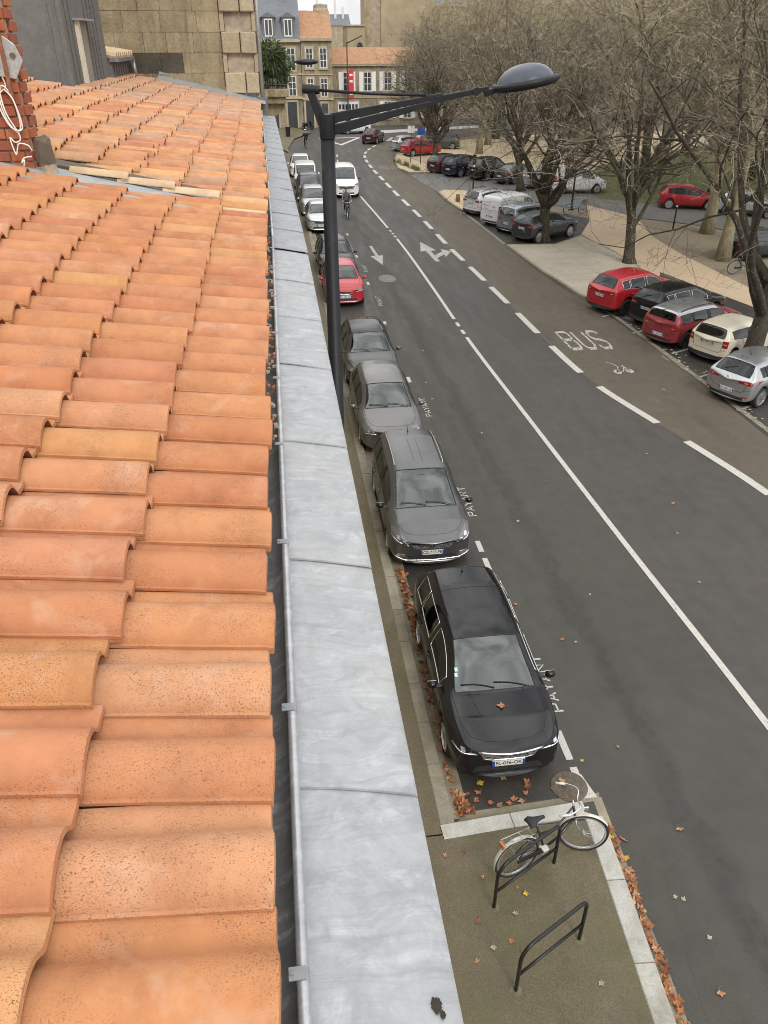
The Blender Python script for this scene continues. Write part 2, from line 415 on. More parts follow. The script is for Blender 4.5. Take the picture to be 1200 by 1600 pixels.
def s_on(P, y):
    acc = 0
    for a, b in zip(P, P[1:]):
        l = (Vector(b)-Vector(a)).length
        if b[1] >= y: return acc + l*max(0, (y-a[1])/(b[1]-a[1]))
        acc += l
    return acc
cum = lambda y: s_on(centre, y)
for y0, y1 in ((-6, 28.6), (30.9, 46.2), (49.3, 60.6)): mark_ribbon('centre_line', along(centre, cum(y0), cum(y1)), .14, 'road_paint')
for y0, y1 in ((29.0, 29.5), (29.95, 30.45), (46.6, 47.0), (47.4, 47.8), (48.2, 48.6), (67, 69), (71, 73.2), (75, 77), (79, 81), (83, 85)): mark_ribbon('centre_dash', along(centre, cum(y0), cum(y1)), .14, 'road_paint')
for y0, y1 in ((9,12.3),(15.6,18.8),(20.1,23.1),(24.4,27.2),(28.7,31.4),(32.8,35.5),(36.6,39.3),(40.6,43.2),(44.6,47.1),(48.6,51.0),(52.4,54.9),(56.4,58.9),(60.4,62.8),(64.2,66.6),(67.9,70.2),(71.6,73.8),(75.2,77.3),(78.7,80.7),(82,83.9),(85.2,86.9),(88,89.6),(90.8,92.3)):
    cb = lambda y: sum((Vector(b)-Vector(a)).length for a, b in zip(buslane_in, buslane_in[1:]) if b[1] <= y)
    P = [p for p in buslane_in]
    # locate by y
    def s_at(y):
        acc = 0
        for a, b in zip(P, P[1:]):
            l = (Vector(b)-Vector(a)).length
            if b[1] >= y: return acc + l*max(0, (y-a[1])/(b[1]-a[1]))
            acc += l
        return acc
    mark_ribbon('bus_lane_dash', along(P, s_at(y0), s_at(y1)), .26, 'road_paint')
# straight-ahead arrow in the oncoming lane, two-headed arrow in the away lane
mark('lane_arrow', [[(5.06,44.6),(5.22,44.6),(5.30,42.3),(5.55,42.35),(5.28,40.2),(4.86,42.2),(5.12,42.25)]], 'road_paint_worn')
mark('turn_arrow', [[(8.12,40.6),(8.36,40.6),(8.30,43.0),(8.62,43.05),(8.10,45.2),(7.72,42.9),(8.04,42.95)],[(8.345,41.3),(8.9,42.1),(8.85,41.5),(9.4,42.7),(8.92,43.35),(8.9,42.75),(8.33,41.95)]], 'road_paint_worn')
def letters(name, s, M, mat, parent=None, w=.17, z=ZM, label=None):
    """stroke lettering for road markings; M maps unit-cell (x right, y up) to the ground"""
    G = {'P': [[(0,0),(0,1),(.7,1),(.75,.75),(.7,.5),(0,.5)]], 'A': [[(0,0),(.4,1),(.8,0)],[(.15,.36),(.65,.36)]], 'Y': [[(0,1),(.4,.5),(.8,1)],[(.4,.5),(.4,0)]],
         'N': [[(0,0),(0,1),(.75,0),(.75,1)]], 'T': [[(0,1),(.8,1)],[(.4,1),(.4,0)]], 'B': [[(0,0),(0,1),(.62,1),(.72,.88),(.72,.64),(.62,.53),(0,.53)],[(.62,.53),(.76,.4),(.76,.13),(.64,0),(0,0)]],
         'U': [[(0,1),(0,.2),(.18,0),(.58,0),(.76,.2),(.76,1)]], 'S': [[(.76,.85),(.6,1),(.16,1),(0,.84),(0,.66),(.16,.54),(.6,.46),(.76,.34),(.76,.16),(.6,0),(.16,0),(0,.16)]],
         'I': [[(.3,0),(.3,1)]], 'C': [[(.76,.82),(.6,1),(.16,1),(0,.84),(0,.16),(.16,0),(.6,0),(.76,.18)]], '-': [[(.15,.5),(.55,.5)]], '6': [[(.72,.9),(.5,1),(.16,1),(0,.8),(0,.15),(.14,0),(.6,0),(.75,.15),(.75,.4),(.6,.54),(0,.54)]],
         'O': [[(.15,0),(0,.15),(0,.85),(.15,1),(.6,1),(.75,.85),(.75,.15),(.6,0),(.15,0)]], 'L': [[(0,1),(0,0),(.7,0)]], 'E': [[(.7,1),(0,1),(0,0),(.7,0)],[(0,.5),(.55,.5)]]}
    mb = MB()
    for i, ch in enumerate(s):
        for st in G.get(ch, []):
            P = [Vector((p[0]+i*1.05, p[1])) for p in st]
            Lr, Rr = ribbon(P, w)
            mb.grid([[(*M(a[0], a[1]), z), (*M(b[0], b[1]), z)] for a, b in zip(Lr, Rr)])
    o = mb.build(name, mat, parent)
    if parent is None: o['kind'] = 'structure'
    return o
# BUS in the bus lane (read driving away), with the small bicycle under it
letters('bus_marking', 'BUS', lambda x, y: (10.72 + x*.56, 26.75 + y*1.95 - x*.02), 'road_paint_worn', w=.16)
letters('bus_marking', 'BUS', lambda x, y: (9.6 + x*.62, 74.2 + y*1.8), 'road_paint_faint', w=.2)
def bike_mark(cx, cy, s, mat):
    mb = MB()
    def ring(x, y, r):
        rows = [[(cx+s*(x+q*cos(a)), cy+s*(y+q*sin(a)*1.5), ZM) for q in (0.02, r)] for a in [2*pi*i/18 for i in range(19)]]; mb.grid(rows)
    ring(-.32, 0, .22); ring(.42, .05, .22)
    for seg in ([(-.32,0),(-.02,.5),(.32,.46),(.05,.02),(-.32,0)],[(.42,.05),(.3,.62)],[(-.02,.5),(-.12,.8),(-.4,1.05)]):
        L, R = ribbon([Vector((cx+s*a, cy+s*b*1.5)) for a, b in seg], .05, ZM); mb.grid([[p, q] for p, q in zip(L, R)])
    return tag(mb.build('bicycle_marking', mat), kind='structure')
bike_mark(11.72, 24.3, .62, 'road_paint_worn')
# PAYANT along the parking bays: lettering runs along the line, read from the road
for y0 in (9.1, 15.6, 21.5, 33.2, 39.0):
    letters('paid_parking_marking', 'PAYANT', lambda x, y: (4.37 - y*.18 , y0 + x*.235), 'road_paint', w=.17)
mark('bay_line', [[(4.06,y),(4.18,y),(4.18,y+l),(4.06,y+l)] for y, l in ((7.55,.35),(8.05,.62),(13.3,.5),(14.05,.45),(19.6,.5),(24.3,.5),(30.6,.4),(36.6,.5),(42,.5),(47.5,.5))], 'road_paint')
# angled bay ticks of the car park (worn)
for (x, y, l) in ((13.35,30.36,1.3),(13.75,28.15,1.3),(14.25,25.75,1.15),(14.0,23.35,.6),(14.0,20.6,.8),(14.1,18.1,.9)):
    a = radians(24); mark('bay_tick', [[(x,y),(x+l*cos(a),y+l*sin(a)),(x+l*cos(a)-.1*sin(a),y+l*sin(a)+.1*cos(a)),(x-.1*sin(a),y+.1*cos(a))]], 'road_paint_worn', z=.016)
for (x, y) in ((13.72,25.1),(13.9,24.2),(13.95,23.0),(14.0,22.3),(14.02,21.5),(14.1,19.6),(14.1,17.4)):
    mark('bay_tick', [[(x,y),(x+.12,y),(x+.1,y+.5),(x-.02,y+.5)]], 'road_paint_faint', z=.016)
# zebra, white crossing strip and refuge triangle at the bend
for i in range(6):
    x = 11.2 + i*1.75; y = 96.8 + i*1.0
    mark('zebra_bar', [[(x,y-1.5),(x+.75,y-1.2),(x+1.9,y+2.2),(x+1.15,y+2.0)]], 'road_paint')
mark('crossing_strip', [[(11.5,103.8),(20,107.2),(30,110.8),(30,113.6),(20,110.4),(11.5,107.0)]], 'road_paint')
mark('refuge_triangle', [[(5.6,99.5),(7.6,92.6),(10.4,99.8),(10.0,99.9),(7.6,93.9),(6.1,99.6)],[(5.6,99.6),(10.4,99.9),(10.4,100.5),(5.6,100.2)]], 'road_paint')
# iron manhole cover and its pale square by the bicycle corner
mh = MB(); mh.lathe([(.0,.021),(.26,.021),(.28,.019),(.29,.012),(.29,.0)], 28)
for i in range(-3, 4):
    for j in range(-3, 4):
        if i*i + j*j < 10: mh.bb(i*.07-.02, i*.07+.02, j*.07-.02, j*.07+.02, .02, .025)
o = mh.build('manhole_cover', pbr('cast_iron', (.12, .10, .075), .6, .3, .3, 12)); o.location = (3.93, 7.55, .001)
tag(o, 'round rusty iron manhole cover on the road in front of the parked black car', 'manhole')
mark_ribbon('flush_kerb', [(14.38,2),(14.2,15),(14.08,22.8),(13.9,30),(13.62,32.2)], .2, 'granite_old', z=.017)
mark_ribbon('flush_kerb', [(12.78,44.0),(12.62,50.7),(12.5,53.4)], .18, 'granite_old', z=.017)
mark('worn_disc', [[(5.15+.42*cos(a), 37.6+.7*sin(a)) for a in [i*pi/10 for i in range(20)]]], 'road_paint_faint')
mark('pale_patch', [[(4.1,7.75),(4.2,7.75),(4.3,7.3),(4.05,7.3)]], 'road_paint', z=.006)
# ------------------------------------------------------------------ roof materials
def tile_mat(name, stops, island=False, speck=.8, weather=.0):
    m, t, b = newmat(name)
    if island: rnd = t.nodes.new('ShaderNodeNewGeometry').outputs['Random Per Island']; v = pos(t)
    else:
        oi = t.nodes.new('ShaderNodeObjectInfo'); rnd = oi.outputs['Random']
        ob = pos(t, 'obj'); ad = t.nodes.new('ShaderNodeVectorMath'); ad.operation = 'ADD'
        cx = t.nodes.new('ShaderNodeCombineXYZ')
        t.links.new(mathn(t, 'MULTIPLY', rnd, 37.0), cx.inputs[0]); t.links.new(mathn(t, 'MULTIPLY', rnd, 91.0), cx.inputs[1])
        t.links.new(ob, ad.inputs[0]); t.links.new(cx.outputs[0], ad.inputs[1]); v = ad.outputs[0]
    base = ramp(t, rnd, stops)
    base = mixc(t, .75, base, ramp(t, noise(t, v, 5, 6, .7), [(.28, (.72, .64, .60)), (.5, (1, 1, 1)), (.72, (1.2, 1.2, 1.18))]), 'MULTIPLY')
    # bloom and lichen
    bl = ramp(t, noise(t, v, 6.5, 5, .6, .6), [(.56, 0), (.74, .5)])
    base = mixc(t, bl, base, (.55, .36, .25))
    mp = t.nodes.new('ShaderNodeMapping'); mp.inputs['Scale'].default_value = (.85, 1, 1); t.links.new(v, mp.inputs['Vector'])
    sp = noise(t, mp.outputs[0], 260, 1, .5); sp2 = noise(t, mp.outputs[0], 430, 1, .5); mask = noise(t, v, 4.2, 4, .6)
    k = mathn(t, 'MULTIPLY', mathn(t, 'MAXIMUM', ramp(t, sp, [(.62, 0), (.68, 1)]), ramp(t, sp2, [(.61, 0), (.68, .9)])), ramp(t, mask, [(.40, .08), (.58, 1)]))
    base = mixc(t, mathn(t, 'MULTIPLY', k, speck), base, (.13, .065, .04))
    soot = ramp(t, noise(t, v, 3.1, 6, .7), [(.52, 0), (.72, weather)])
    base = mixc(t, soot, base, (.13, .10, .075))
    t.links.new(base, b.inputs['Base Color']); b.inputs['Roughness'].default_value = .82; b.inputs['Specular IOR Level'].default_value = .35
    bump(t, b, noise(t, v, 140, 4, .7), .35, .002); return m
T1 = [(0, (0.392, 0.157, 0.071)), (.16, (0.450, 0.194, 0.091)), (.34, (0.479, 0.224, 0.108)), (.5, (0.471, 0.205, 0.086)), (.64, (0.433, 0.172, 0.081)), (.76, (0.491, 0.247, 0.128)), (.86, (0.499, 0.254, 0.101)), (.95, (0.401, 0.153, 0.077)), (1, (0.467, 0.213, 0.113))]
T2 = [(0, (0.445, 0.168, 0.079)), (.18, (0.521, 0.262, 0.114)), (.34, (0.454, 0.197, 0.101)), (.48, (0.546, 0.312, 0.150)), (.62, (0.412, 0.156, 0.088)), (.76, (0.479, 0.271, 0.158)), (.88, (0.353, 0.221, 0.154)), (1, (0.504, 0.221, 0.092))]
T3 = [(0, (0.487, 0.238, 0.132)), (.2, (0.521, 0.312, 0.185)), (.4, (0.437, 0.213, 0.132)), (.6, (0.504, 0.295, 0.176)), (.8, (0.395, 0.262, 0.194)), (1, (0.529, 0.271, 0.150))]
tile_mat('tile_new', T1, False, .85, .22); tile_mat('tile_old', T2, False, .35, .45); tile_mat('tile_far', T3, True, .3, .4)
tile_mat('tile_pale', [(0, (.50, .36, .215)), (1, (.56, .42, .28))], False, .3, .1)
def zinc_mat(name, col, metal, streak, rough):
    m, t, b = newmat(name); v = pos(t, 'world')
    w = t.nodes.new('ShaderNodeTexNoise'); w.inputs['Scale'].default_value = 2.2; t.links.new(v, w.inputs['Vector'])
    vv = mixc(t, .18, v, w.outputs[1], 'ADD')
    mp = t.nodes.new('ShaderNodeMapping'); mp.inputs['Scale'].default_value = (1.6, 7, 1); mp.inputs['Rotation'].default_value = (0, 0, .12); t.links.new(vv, mp.inputs['Vector'])
    s1 = noise(t, mp.outputs[0], 2.2, 8, .72, .5); s2 = noise(t, v, 3.2, 6, .65); s3 = noise(t, mp.outputs[0], 9, 6, .75)
    c = ramp(t, s2, [(.3, [x*.80 for x in col]), (.7, [x*1.12 for x in col])])
    bl = noise(t, v, 9, 8, .75, .8); c = mixc(t, .55, c, ramp(t, bl, [(.3, [x*.72 for x in col]), (.5, col), (.7, [min(1, x*1.35) for x in col])]))
    c = mixc(t, mathn(t, 'MULTIPLY', mathn(t, 'MULTIPLY', ramp(t, s1, [(.50, 0), (.60, 1)]), ramp(t, bl, [(.42, .05), (.58, 1)])), streak), c, (.80, .83, .90))
    c = mixc(t, mathn(t, 'MULTIPLY', ramp(t, s3, [(.60, 0), (.72, .7)]), streak), c, (.85, .87, .90))
    c = mixc(t, ramp(t, noise(t, v, 1.6, 7, .7), [(.52, 0), (.75, .35)]), c, [col[0]*1.1, col[1]*1.05, col[2]*.85])
    ro = t.nodes.new('ShaderNodeMapping'); ro.inputs['Scale'].default_value = (1.2, 26, 1); t.links.new(vv, ro.inputs['Vector'])   # run-off streaks across the fall
    c = mixc(t, ramp(t, noise(t, ro.outputs[0], 1.6, 6, .7), [(.52, 0), (.72, .38)]), c, [x*.55 for x in col])
    c = mixc(t, ramp(t, noise(t, v, 60, 3, .7), [(.66, 0), (.74, .35)]), c, [x*.5 for x in col])
    t.links.new(c, b.inputs['Base Color']); b.inputs['Metallic'].default_value = metal
    t.links.new(ramp(t, s1, [(.35, rough), (.7, min(1, rough + .3))]), b.inputs['Roughness'])
    bump(t, b, noise(t, v, 6, 4, .6), .06, .02); return m
zinc_mat('zinc_new', (.385, .392, .405), .45, .22, .36)
zinc_mat('zinc_dull', (.32, .33, .345), .35, .12, .48)
zinc_mat('zinc_gutter', (.20, .21, .225), .45, .3, .35)
zinc_mat('zinc_clad', (.155, .151, .145), .2, .0, .55)
zinc_mat('lead_flashing', (.33, .335, .34), .3, .1, .5)
zinc_mat('zinc_bead', (.50, .51, .53), .6, .3, .3)
pbr('gutter_inside', (.10, .105, .11), .45, .5, .3, 9)
pbr('mortar', (.36, .30, .23), .95, 0, .3, 5, 0, .2, .5, 'world', 50)
pbr('moss', (.085, .062, .032), .95, 0, .4, 60)
pbr('stain_dark', (.03, .024, .018), .9, 0, .4, 60)
pbr('timber_dark', (.11, .085, .06), .85, 0, .3, 8)
pbr('facade_stone', (.46, .40, .30), .9, 0, .25, 1.2, 0, .3, .3, 'world', 30)
def brick_mat(name, stops):
    m, t, b = newmat(name); oi = t.nodes.new('ShaderNodeObjectInfo'); v = pos(t)
    c = ramp(t, oi.outputs['Random'], stops)
    c = mixc(t, .8, c, ramp(t, noise(t, v, 22, 6, .7), [(.3, .72), (.7, 1.2)]), 'MULTIPLY')
    t.links.new(c, b.inputs['Base Color']); b.inputs['Roughness'].default_value = .85; bump(t, b, noise(t, v, 90, 4), .4, .004)
brick_mat('brick_red', [(0, (.30, .085, .042)), (.4, (.38, .115, .05)), (.7, (.26, .075, .042)), (1, (.41, .145, .065))])
def stone_mat(name, a, b_, stain):
    m, t, b = newmat(name); v = pos(t); oi = t.nodes.new('ShaderNodeObjectInfo')
    c = ramp(t, noise(t, v, 1.4, 8, .65, .4), [(.28, a), (.72, b_)])
    c = mixc(t, 1, c, ramp(t, oi.outputs['Random'], [(0, .88), (1, 1.12)]), 'MULTIPLY')
    mp = t.nodes.new('ShaderNodeMapping'); mp.inputs['Scale'].default_value = (3.5, 3.5, .5); t.links.new(v, mp.inputs['Vector'])
    c = mixc(t, mathn(t, 'MULTIPLY', ramp(t, noise(t, mp.outputs[0], 1.2, 7, .7), [(.48, 0), (.72, 1)]), stain), c, (.10, .085, .06))
    c = mixc(t, .7, c, ramp(t, noise(t, v, 18, 6, .75), [(.3, .7), (.7, 1.22)]), 'MULTIPLY')
    t.links.new(c, b.inputs['Base Color']); b.inputs['Roughness'].default_value = .92; bump(t, b, noise(t, v, 14, 6, .7), .7, .03)
stone_mat('limestone', (.22, .175, .105), (.42, .345, .215), .75)
stone_mat('limestone_pale', (.36, .295, .19), (.50, .42, .29), .3)
stone_mat('facade_old', (.20, .165, .11), (.40, .34, .24), .85)
stone_mat('soot_stone', (.05, .042, .032), (.11, .095, .07), .4)

# ------------------------------------------------------------------ interlocking clay tile
TH = radians(12.0); CT, ST = cos(TH), sin(TH); XE, ZE = -.105, 8.515
PROF = [(0, .010), (-.001, .0205), (.008, .0215), (.012, .031), (.022, .0465), (.042, .064), (.068, .0785), (.094, .083), (.120, .0785), (.145, .063), (.165, .041), (.180, .021), (.198, .008), (.232, .005), (.266, .009)]
def tile_mesh(name, mat, prof, L=.50, taper=.06, wob=0, lo=False):
    mb = MB(); n = len(prof); th = .0125
    def row(x, k, dz=0, dy=0): return [(x, .02 + (v - .02)*k + dy, w*k + dz) for v, w in prof]
    if lo: mb.grid([row(0, 1.0), row(-L, 1 - taper, -.006)][::-1])
    else: mb.grid([row(-.004, 1.0, .0), row(-.03, 1.004, .0015), row(-L*.5, 1 - taper*.5 + wob*.01, -.002, wob*.003), row(-L, 1 - taper, -.006)][::-1])
    # lower end thickness, a little underside and the lip face
    e0 = row(-.004 if not lo else 0, 1.0); e1 = [(-.0, y, z - th) for (x, y, z) in e0]; e2 = [(-.06, y, z - th) for (x, y, z) in e0]
    mb.grid([e1, e0]); mb.grid([e2, e1])
    me = mb.mesh(name, mat, True); smooth_by_angle(me, 50); return me
def bm_flip_check(me):
    bm = bmesh.new(); bm.from_mesh(me); s = sum(f.normal.z*f.calc_area() for f in bm.faces)
    if s < 0: bmesh.ops.reverse_faces(bm, faces=bm.faces[:])
    bm.to_mesh(me); bm.free()
def roof_M(u, y, w, xoff=0, rz=0, ry=0):
    M = Matrix(((CT, 0, ST, XE + xoff - u*CT + w*ST), (0, 1, 0, y), (-ST, 0, CT, ZE + u*ST + w*CT), (0, 0, 0, 1)))
    return M @ Matrix.Rotation(rz, 4, 'Z') @ Matrix.Rotation(ry, 4, 'Y')
TILT = -.068
new_meshes = [tile_mesh('tile', 'tile_new', PROF, wob=w) for w in (-.4, 0, .4)]
old_prof = [(v*.98, w*1.0) for v, w in PROF[::1]]
old_meshes = [tile_mesh('tile', 'tile_old', old_prof, taper=.12, wob=w) for w in (-2, 2)]
for me in new_meshes + old_meshes: bm_flip_check(me)
def lay(parent, meshes, u, y, w, rng, j=1., xoff=0):
    o = link('tile', rng.choice(meshes), parent)
    o.matrix_local = roof_M(u + rng.uniform(-.008, .008)*j, y + rng.uniform(-.004, .004)*j, w + rng.uniform(0, .003)*j, xoff, rng.uniform(-.008, .008)*j, TILT + rng.uniform(-.006, .006)*j)
    return o

# ------------------------------------------------------------------ our house: wall, cornice, gutter, zinc, tiles
house = thing('terraced_house', 'stone house in the foreground with new orange clay tile roof and zinc cornice', 'house')
mb = MB(); mb.bb(-9, 0.0, -6, 7.55, 0, 8.12); wall = mb.build('wall', 'facade_stone', house)
for zc in (3.6, 7.0):
    for yc in (-3, 0, 3, 6): MB().bb(-.01, .03, yc-.62, yc+.62, zc-1.25, zc+1.1).build('window_surround', 'limestone_pale', wall); MB().bb(.0, .034, yc-.5, yc+.5, zc-1.15, zc+1.0).build('window_pane', pbr('dark_pane', (.03, .035, .04), .1) if 'dark_pane' not in MATS else 'dark_pane', wall)
cp = [(0, 8.0), (.05, 8.0), (.07, 8.06), (.14, 8.10), (.16, 8.16), (.235, 8.18), (.24, 8.29), (-.2, 8.30)]
mb = MB(); mb.grid([[(x, y, z) for x, z in cp] for y in (-6, 7.5)]); mb.build('cornice', 'limestone_pale', house, auto=40)
deck = MB(); deck.add([(XE-.07, -6, ZE-.05), (XE-.07, 7.75, ZE-.05), (XE - 8*CT, 7.75, ZE + 8*ST - .06), (XE - 8*CT, -6, ZE + 8*ST - .06), (XE-.07, -6, ZE-.22), (XE-.07, 7.75, ZE-.22)], [(0,1,2,3), (0,4,5,1)])
roof = deck.build('roof', 'mortar', house)
rng = random.Random(4); Y0, PITCH, EXPO = .885, .2525, .415
for k in range(-4, 27):
    y = Y0 + k*PITCH; row_du = rng.uniform(-.012, .012)
    for c in range(7):
        u = c*EXPO + row_du*(1 if c else .8)
        if c*EXPO > 2.55 and y < 5.5: continue
        if y > 7.2 and c > 5: continue
        lay(roof, new_meshes, u, y, .026, rng)
# mortar bedding and debris specks under the eave tiles
rb = random.Random(8); mb = MB()
for i in range(150):
    y = rb.uniform(3.2, 7.4); x = XE + rb.uniform(-.03, .035); z = ZE - .075 + rb.uniform(-.012, .01); s = rb.uniform(.006, .02)
    mb.box((x, y, z), (s*1.5, s, s*.8), rb.uniform(0, 3), rb.choice((0, 0, 1)))
mb.build('roof_debris', ['mortar', 'brick_red'], roof)['kind'] = 'stuff'
# gutter: half round trough, bead and clips
def gutter(parent, y0, y1, x_of, clip_ys, mat='zinc_gutter'):
    n = max(2, int((y1-y0)/1.0)); mb = MB(); rows = []
    prof = [(-.235, 8.47)] + [(-.14 + .085*cos(a), 8.425 + .085*sin(a)) for a in [pi + i*pi/12 for i in range(13)]]
    for i in range(n+1):
        y = y0 + (y1-y0)*i/n; rows.append([(x + x_of(y), y, z) for x, z in prof])
    mb.grid(rows); g = mb.build('gutter', mat, parent, smooth=True)
    g.modifiers.new('solid', 'SOLIDIFY').thickness = .002
    mb = MB(); mb.tube([(-.052 + x_of(y0 + (y1-y0)*i/n), y0 + (y1-y0)*i/n, 8.43) for i in range(n+1)], .0125, 10); mb.build('gutter_bead', 'zinc_bead', g, smooth=True)
    for y in clip_ys:
        mb = MB(); x = x_of(y)
        mb.box((-.062+x, y, 8.4435), (.034, .026, .003));  mb.tube([(-.052+x, y-.013, 8.43), (-.052+x, y+.013, 8.43)], .0135, 10); mb.box((-.072+x, y, 8.446), (.007, .007, .006))
        mb.build('gutter_clip', 'zinc_dull', g)
    return g
x0f = lambda y: 0.0
gutter(house, -6, 7.5, x0f, [.82, 1.53, 2.35, 3.15, 3.95, 4.7, 5.5, 6.3, 7.0])
mb = MB(); mb.add([(-.088, 1.38, 8.4225), (-.088, 1.47, 8.4225), (-.062, 1.47, 8.437), (-.062, 1.38, 8.437)], [(0, 1, 2, 3)])
pbr('sticker', (.55, .56, .55), .5, 0, .5, 60); 
# zinc capping of the cornice in lapped sheets
def zinc_sheets(parent, ys, x_of, mat, rng, lift=.006, dz0=0.):
    for y0, y1 in zip(ys, ys[1:]):
        mb = MB(); rows = []; ny = 12; ph = rng.uniform(0, 6)
        sec = [(-.047, 8.352), (-.02, 8.349), (.03, 8.342), (.08, 8.334), (.13, 8.326), (.18, 8.318), (.225, 8.311), (.252, 8.3065), (.262, 8.300), (.262, 8.25)]
        for i in range(ny+1):
            t = i/ny; row = []
            for j, (x, z) in enumerate(sec):
                s = (x + .047)/.31; y = lerp(y0, y1, t) - .028*s + .02*s*(1-s)
                wv = .0011*sin(ph + 5.1*y + 9*x) + .0007*sin(ph*2 + 11*y - 15*x)
                edge = 0 if j < 8 else 1
                row.append((x + x_of(y), y + (.012 if i == ny else 0), z + dz0 + (wv if not edge else 0) + lift*(1 - t)))
            rows.append(row)
        lip = [(x, y - .001, z - lift*.8) for x, y, z in rows[0]]
        mb.grid([lip] + rows); me = mb.mesh('zinc_sheet', mat, True); bm_flip_check(me); smooth_by_angle(me, 35)
        o = link('zinc_sheet', me, parent)
rz_ = random.Random(3)
cap = MB(); cap.add([(-.25, -6, 8.315), (.2, -6, 8.30), (.2, 7.5, 8.30), (-.25, 7.5, 8.315)], [(0, 1, 2, 3)]); cap = cap.build('zinc_capping', 'zinc_dull', house)
zinc_sheets(cap, [-2.7, -1.7, -.68, .33, 1.33, 2.36, 3.36, 4.4, 5.33, 6.3, 7.32], x0f, 'zinc_new', rz_, .009)
# stains on the last sheet
for (x, y, r) in ((.212, .785, .011), (.222, .765, .006)):
    mb = MB(); pts = [(x + r*rz_.uniform(.75, 1.15)*cos(a), y + 1.5*r*rz_.uniform(.75, 1.15)*sin(a), 8.3215) for a in [i*pi/14 for i in range(28)]]; mb.add(pts, [tuple(range(28))]); mb.build('stain', 'stain_dark', cap)

# ------------------------------------------------------------------ neighbour house: older mottled tiles, flashing, dormers
house2 = thing('terraced_house', 'neighbouring house with older mottled tile roof, brick chimney and grey zinc dormer', 'house')
x2 = lambda y: -.0090*max(0, y - 7.6)
mb = MB(); mb.bb(-9, -.02, 7.55, 22, 0, 8.12); mb.build('wall', 'facade_stone', house2)
mb = MB(); mb.grid([[(x + x2(y), y, z) for x, z in cp] for y in (7.5, 22)]); mb.build('cornice', 'limestone', house2, auto=40)
gutter(house2, 7.5, 21.9, x2, [7.9 + .9*i for i in range(15)])
cap2 = MB(); cap2.add([(-.25, 7.52, 8.31), (.16, 7.52, 8.295), (.02, 21.9, 8.295), (-.3, 21.9, 8.31)], [(0, 1, 2, 3)]); cap2 = cap2.build('zinc_capping', 'zinc_dull', house2)
zinc_sheets(cap2, [7.34 + .86*i for i in range(18)], x2, 'zinc_dull', rz_, .008, .012)
deck = MB(); DZ = .05
deck.add([(XE-.07, 7.9, ZE-.05), (XE-.07+x2(22), 22, ZE-.05), (XE - 9*CT, 22, ZE + 9*ST - .06), (XE - 9*CT, 7.9, ZE + 9*ST - .06), (XE-.07, 7.9, ZE-.22), (XE-.07+x2(22), 22, ZE-.22)], [(0, 1, 2, 3), (0, 4, 5, 1)])
roof2 = deck.build('roof', 'mortar', house2)
cells = []
for k in range(55):
    y = 8.0 + k*.2535
    for c in range(12):
        u = c*EXPO
        if y < 8.45 and u > 1.5: continue
        if y < 8.2 and u > .9: continue
        X = XE - u*CT
        if y > 15.3 and X < -3.2: continue
        if X < -4.4: continue
        cells.append((k, c, u, y))
r2 = random.Random(12)
near = sorted(cells, key=lambda q: q[3] + q[2]*.6)[:300]; nearset = set((k, c) for k, c, _, _ in near)
far_mb = MB(); far_prof = [PROF[i] for i in (0, 2, 4, 6, 8, 10, 12, 14)]
for k, c, u, y in cells:
    du = .03*sin(k*1.7) + r2.uniform(-.035, .035)
    if (k, c) in nearset:
        o = lay(roof2, old_meshes, u + du*.6, y, .03 + DZ*(1 if y > 8.4 else .5) + r2.uniform(0, .008), r2, 2.2, x2(y))
    else:
        M = roof_M(u + du*.6, y + r2.uniform(-.01, .01), .03 + DZ + r2.uniform(0, .01), x2(y), r2.uniform(-.02, .02), TILT)
        top = [M @ Vector((0, v, w)) for v, w in far_prof]; up = [M @ Vector((-.5, .02 + (v-.02)*.9, w*.9 - .006)) for v, w in far_prof]; dn = [M @ Vector((0, v, w - .014)) for v, w in far_prof]
        far_mb.grid([up, top, dn])
o = far_mb.build('tile_field', 'tile_far', roof2, smooth=False); smooth_by_angle(o.data, 50); bm_flip_check(o.data); o['kind'] = 'stuff'
# grey flashing in the wedge between the two roofs
def on_roof(u, y, w): M = roof_M(u, y, w); return tuple(M.translation)
mb = MB(); mb.grid([[on_roof(u, 7.25 - .0*u, .052), on_roof(u, 7.62, .058), on_roof(u, 7.66, .085), on_roof(u, 8.45, .06)] for u in (.55, 1.2, 2.0, 3.0, 4.2)])
mb.build('flashing', 'lead_flashing', house2, auto=30)['label'] = 'grey metal flashing wedge between the two tiled roofs'
mb = MB(); mb.grid([[on_roof(u, 8.02, .0), on_roof(u, 8.0, .10), on_roof(u, 8.3, .10)] for u in (.6, 1.5, 2.4, 4)]); mb.build('edge_board', 'timber_dark', house2)
pm = tile_mesh('edge_tile', 'tile_pale', [(v*.62, w*.75) for v, w in PROF[:12]], L=.52, taper=.1); bm_flip_check(pm)
for i, (u, dy) in enumerate(((.45, -.10), (.86, -.04), (1.28, .0))):
    o = link('edge_tile', pm, roof2); o.matrix_local = roof_M(u, 7.86 + dy*.5, .11, 0, radians(-3), TILT)
    o['label'] = 'pale cream edge tile laid along the flashing'
for i, (u, y) in enumerate(((.0, 7.62), (.0, 7.8), (.42, 7.62))):
    lay(roof, new_meshes if i else [pm], u, y - .02, .045, rng)

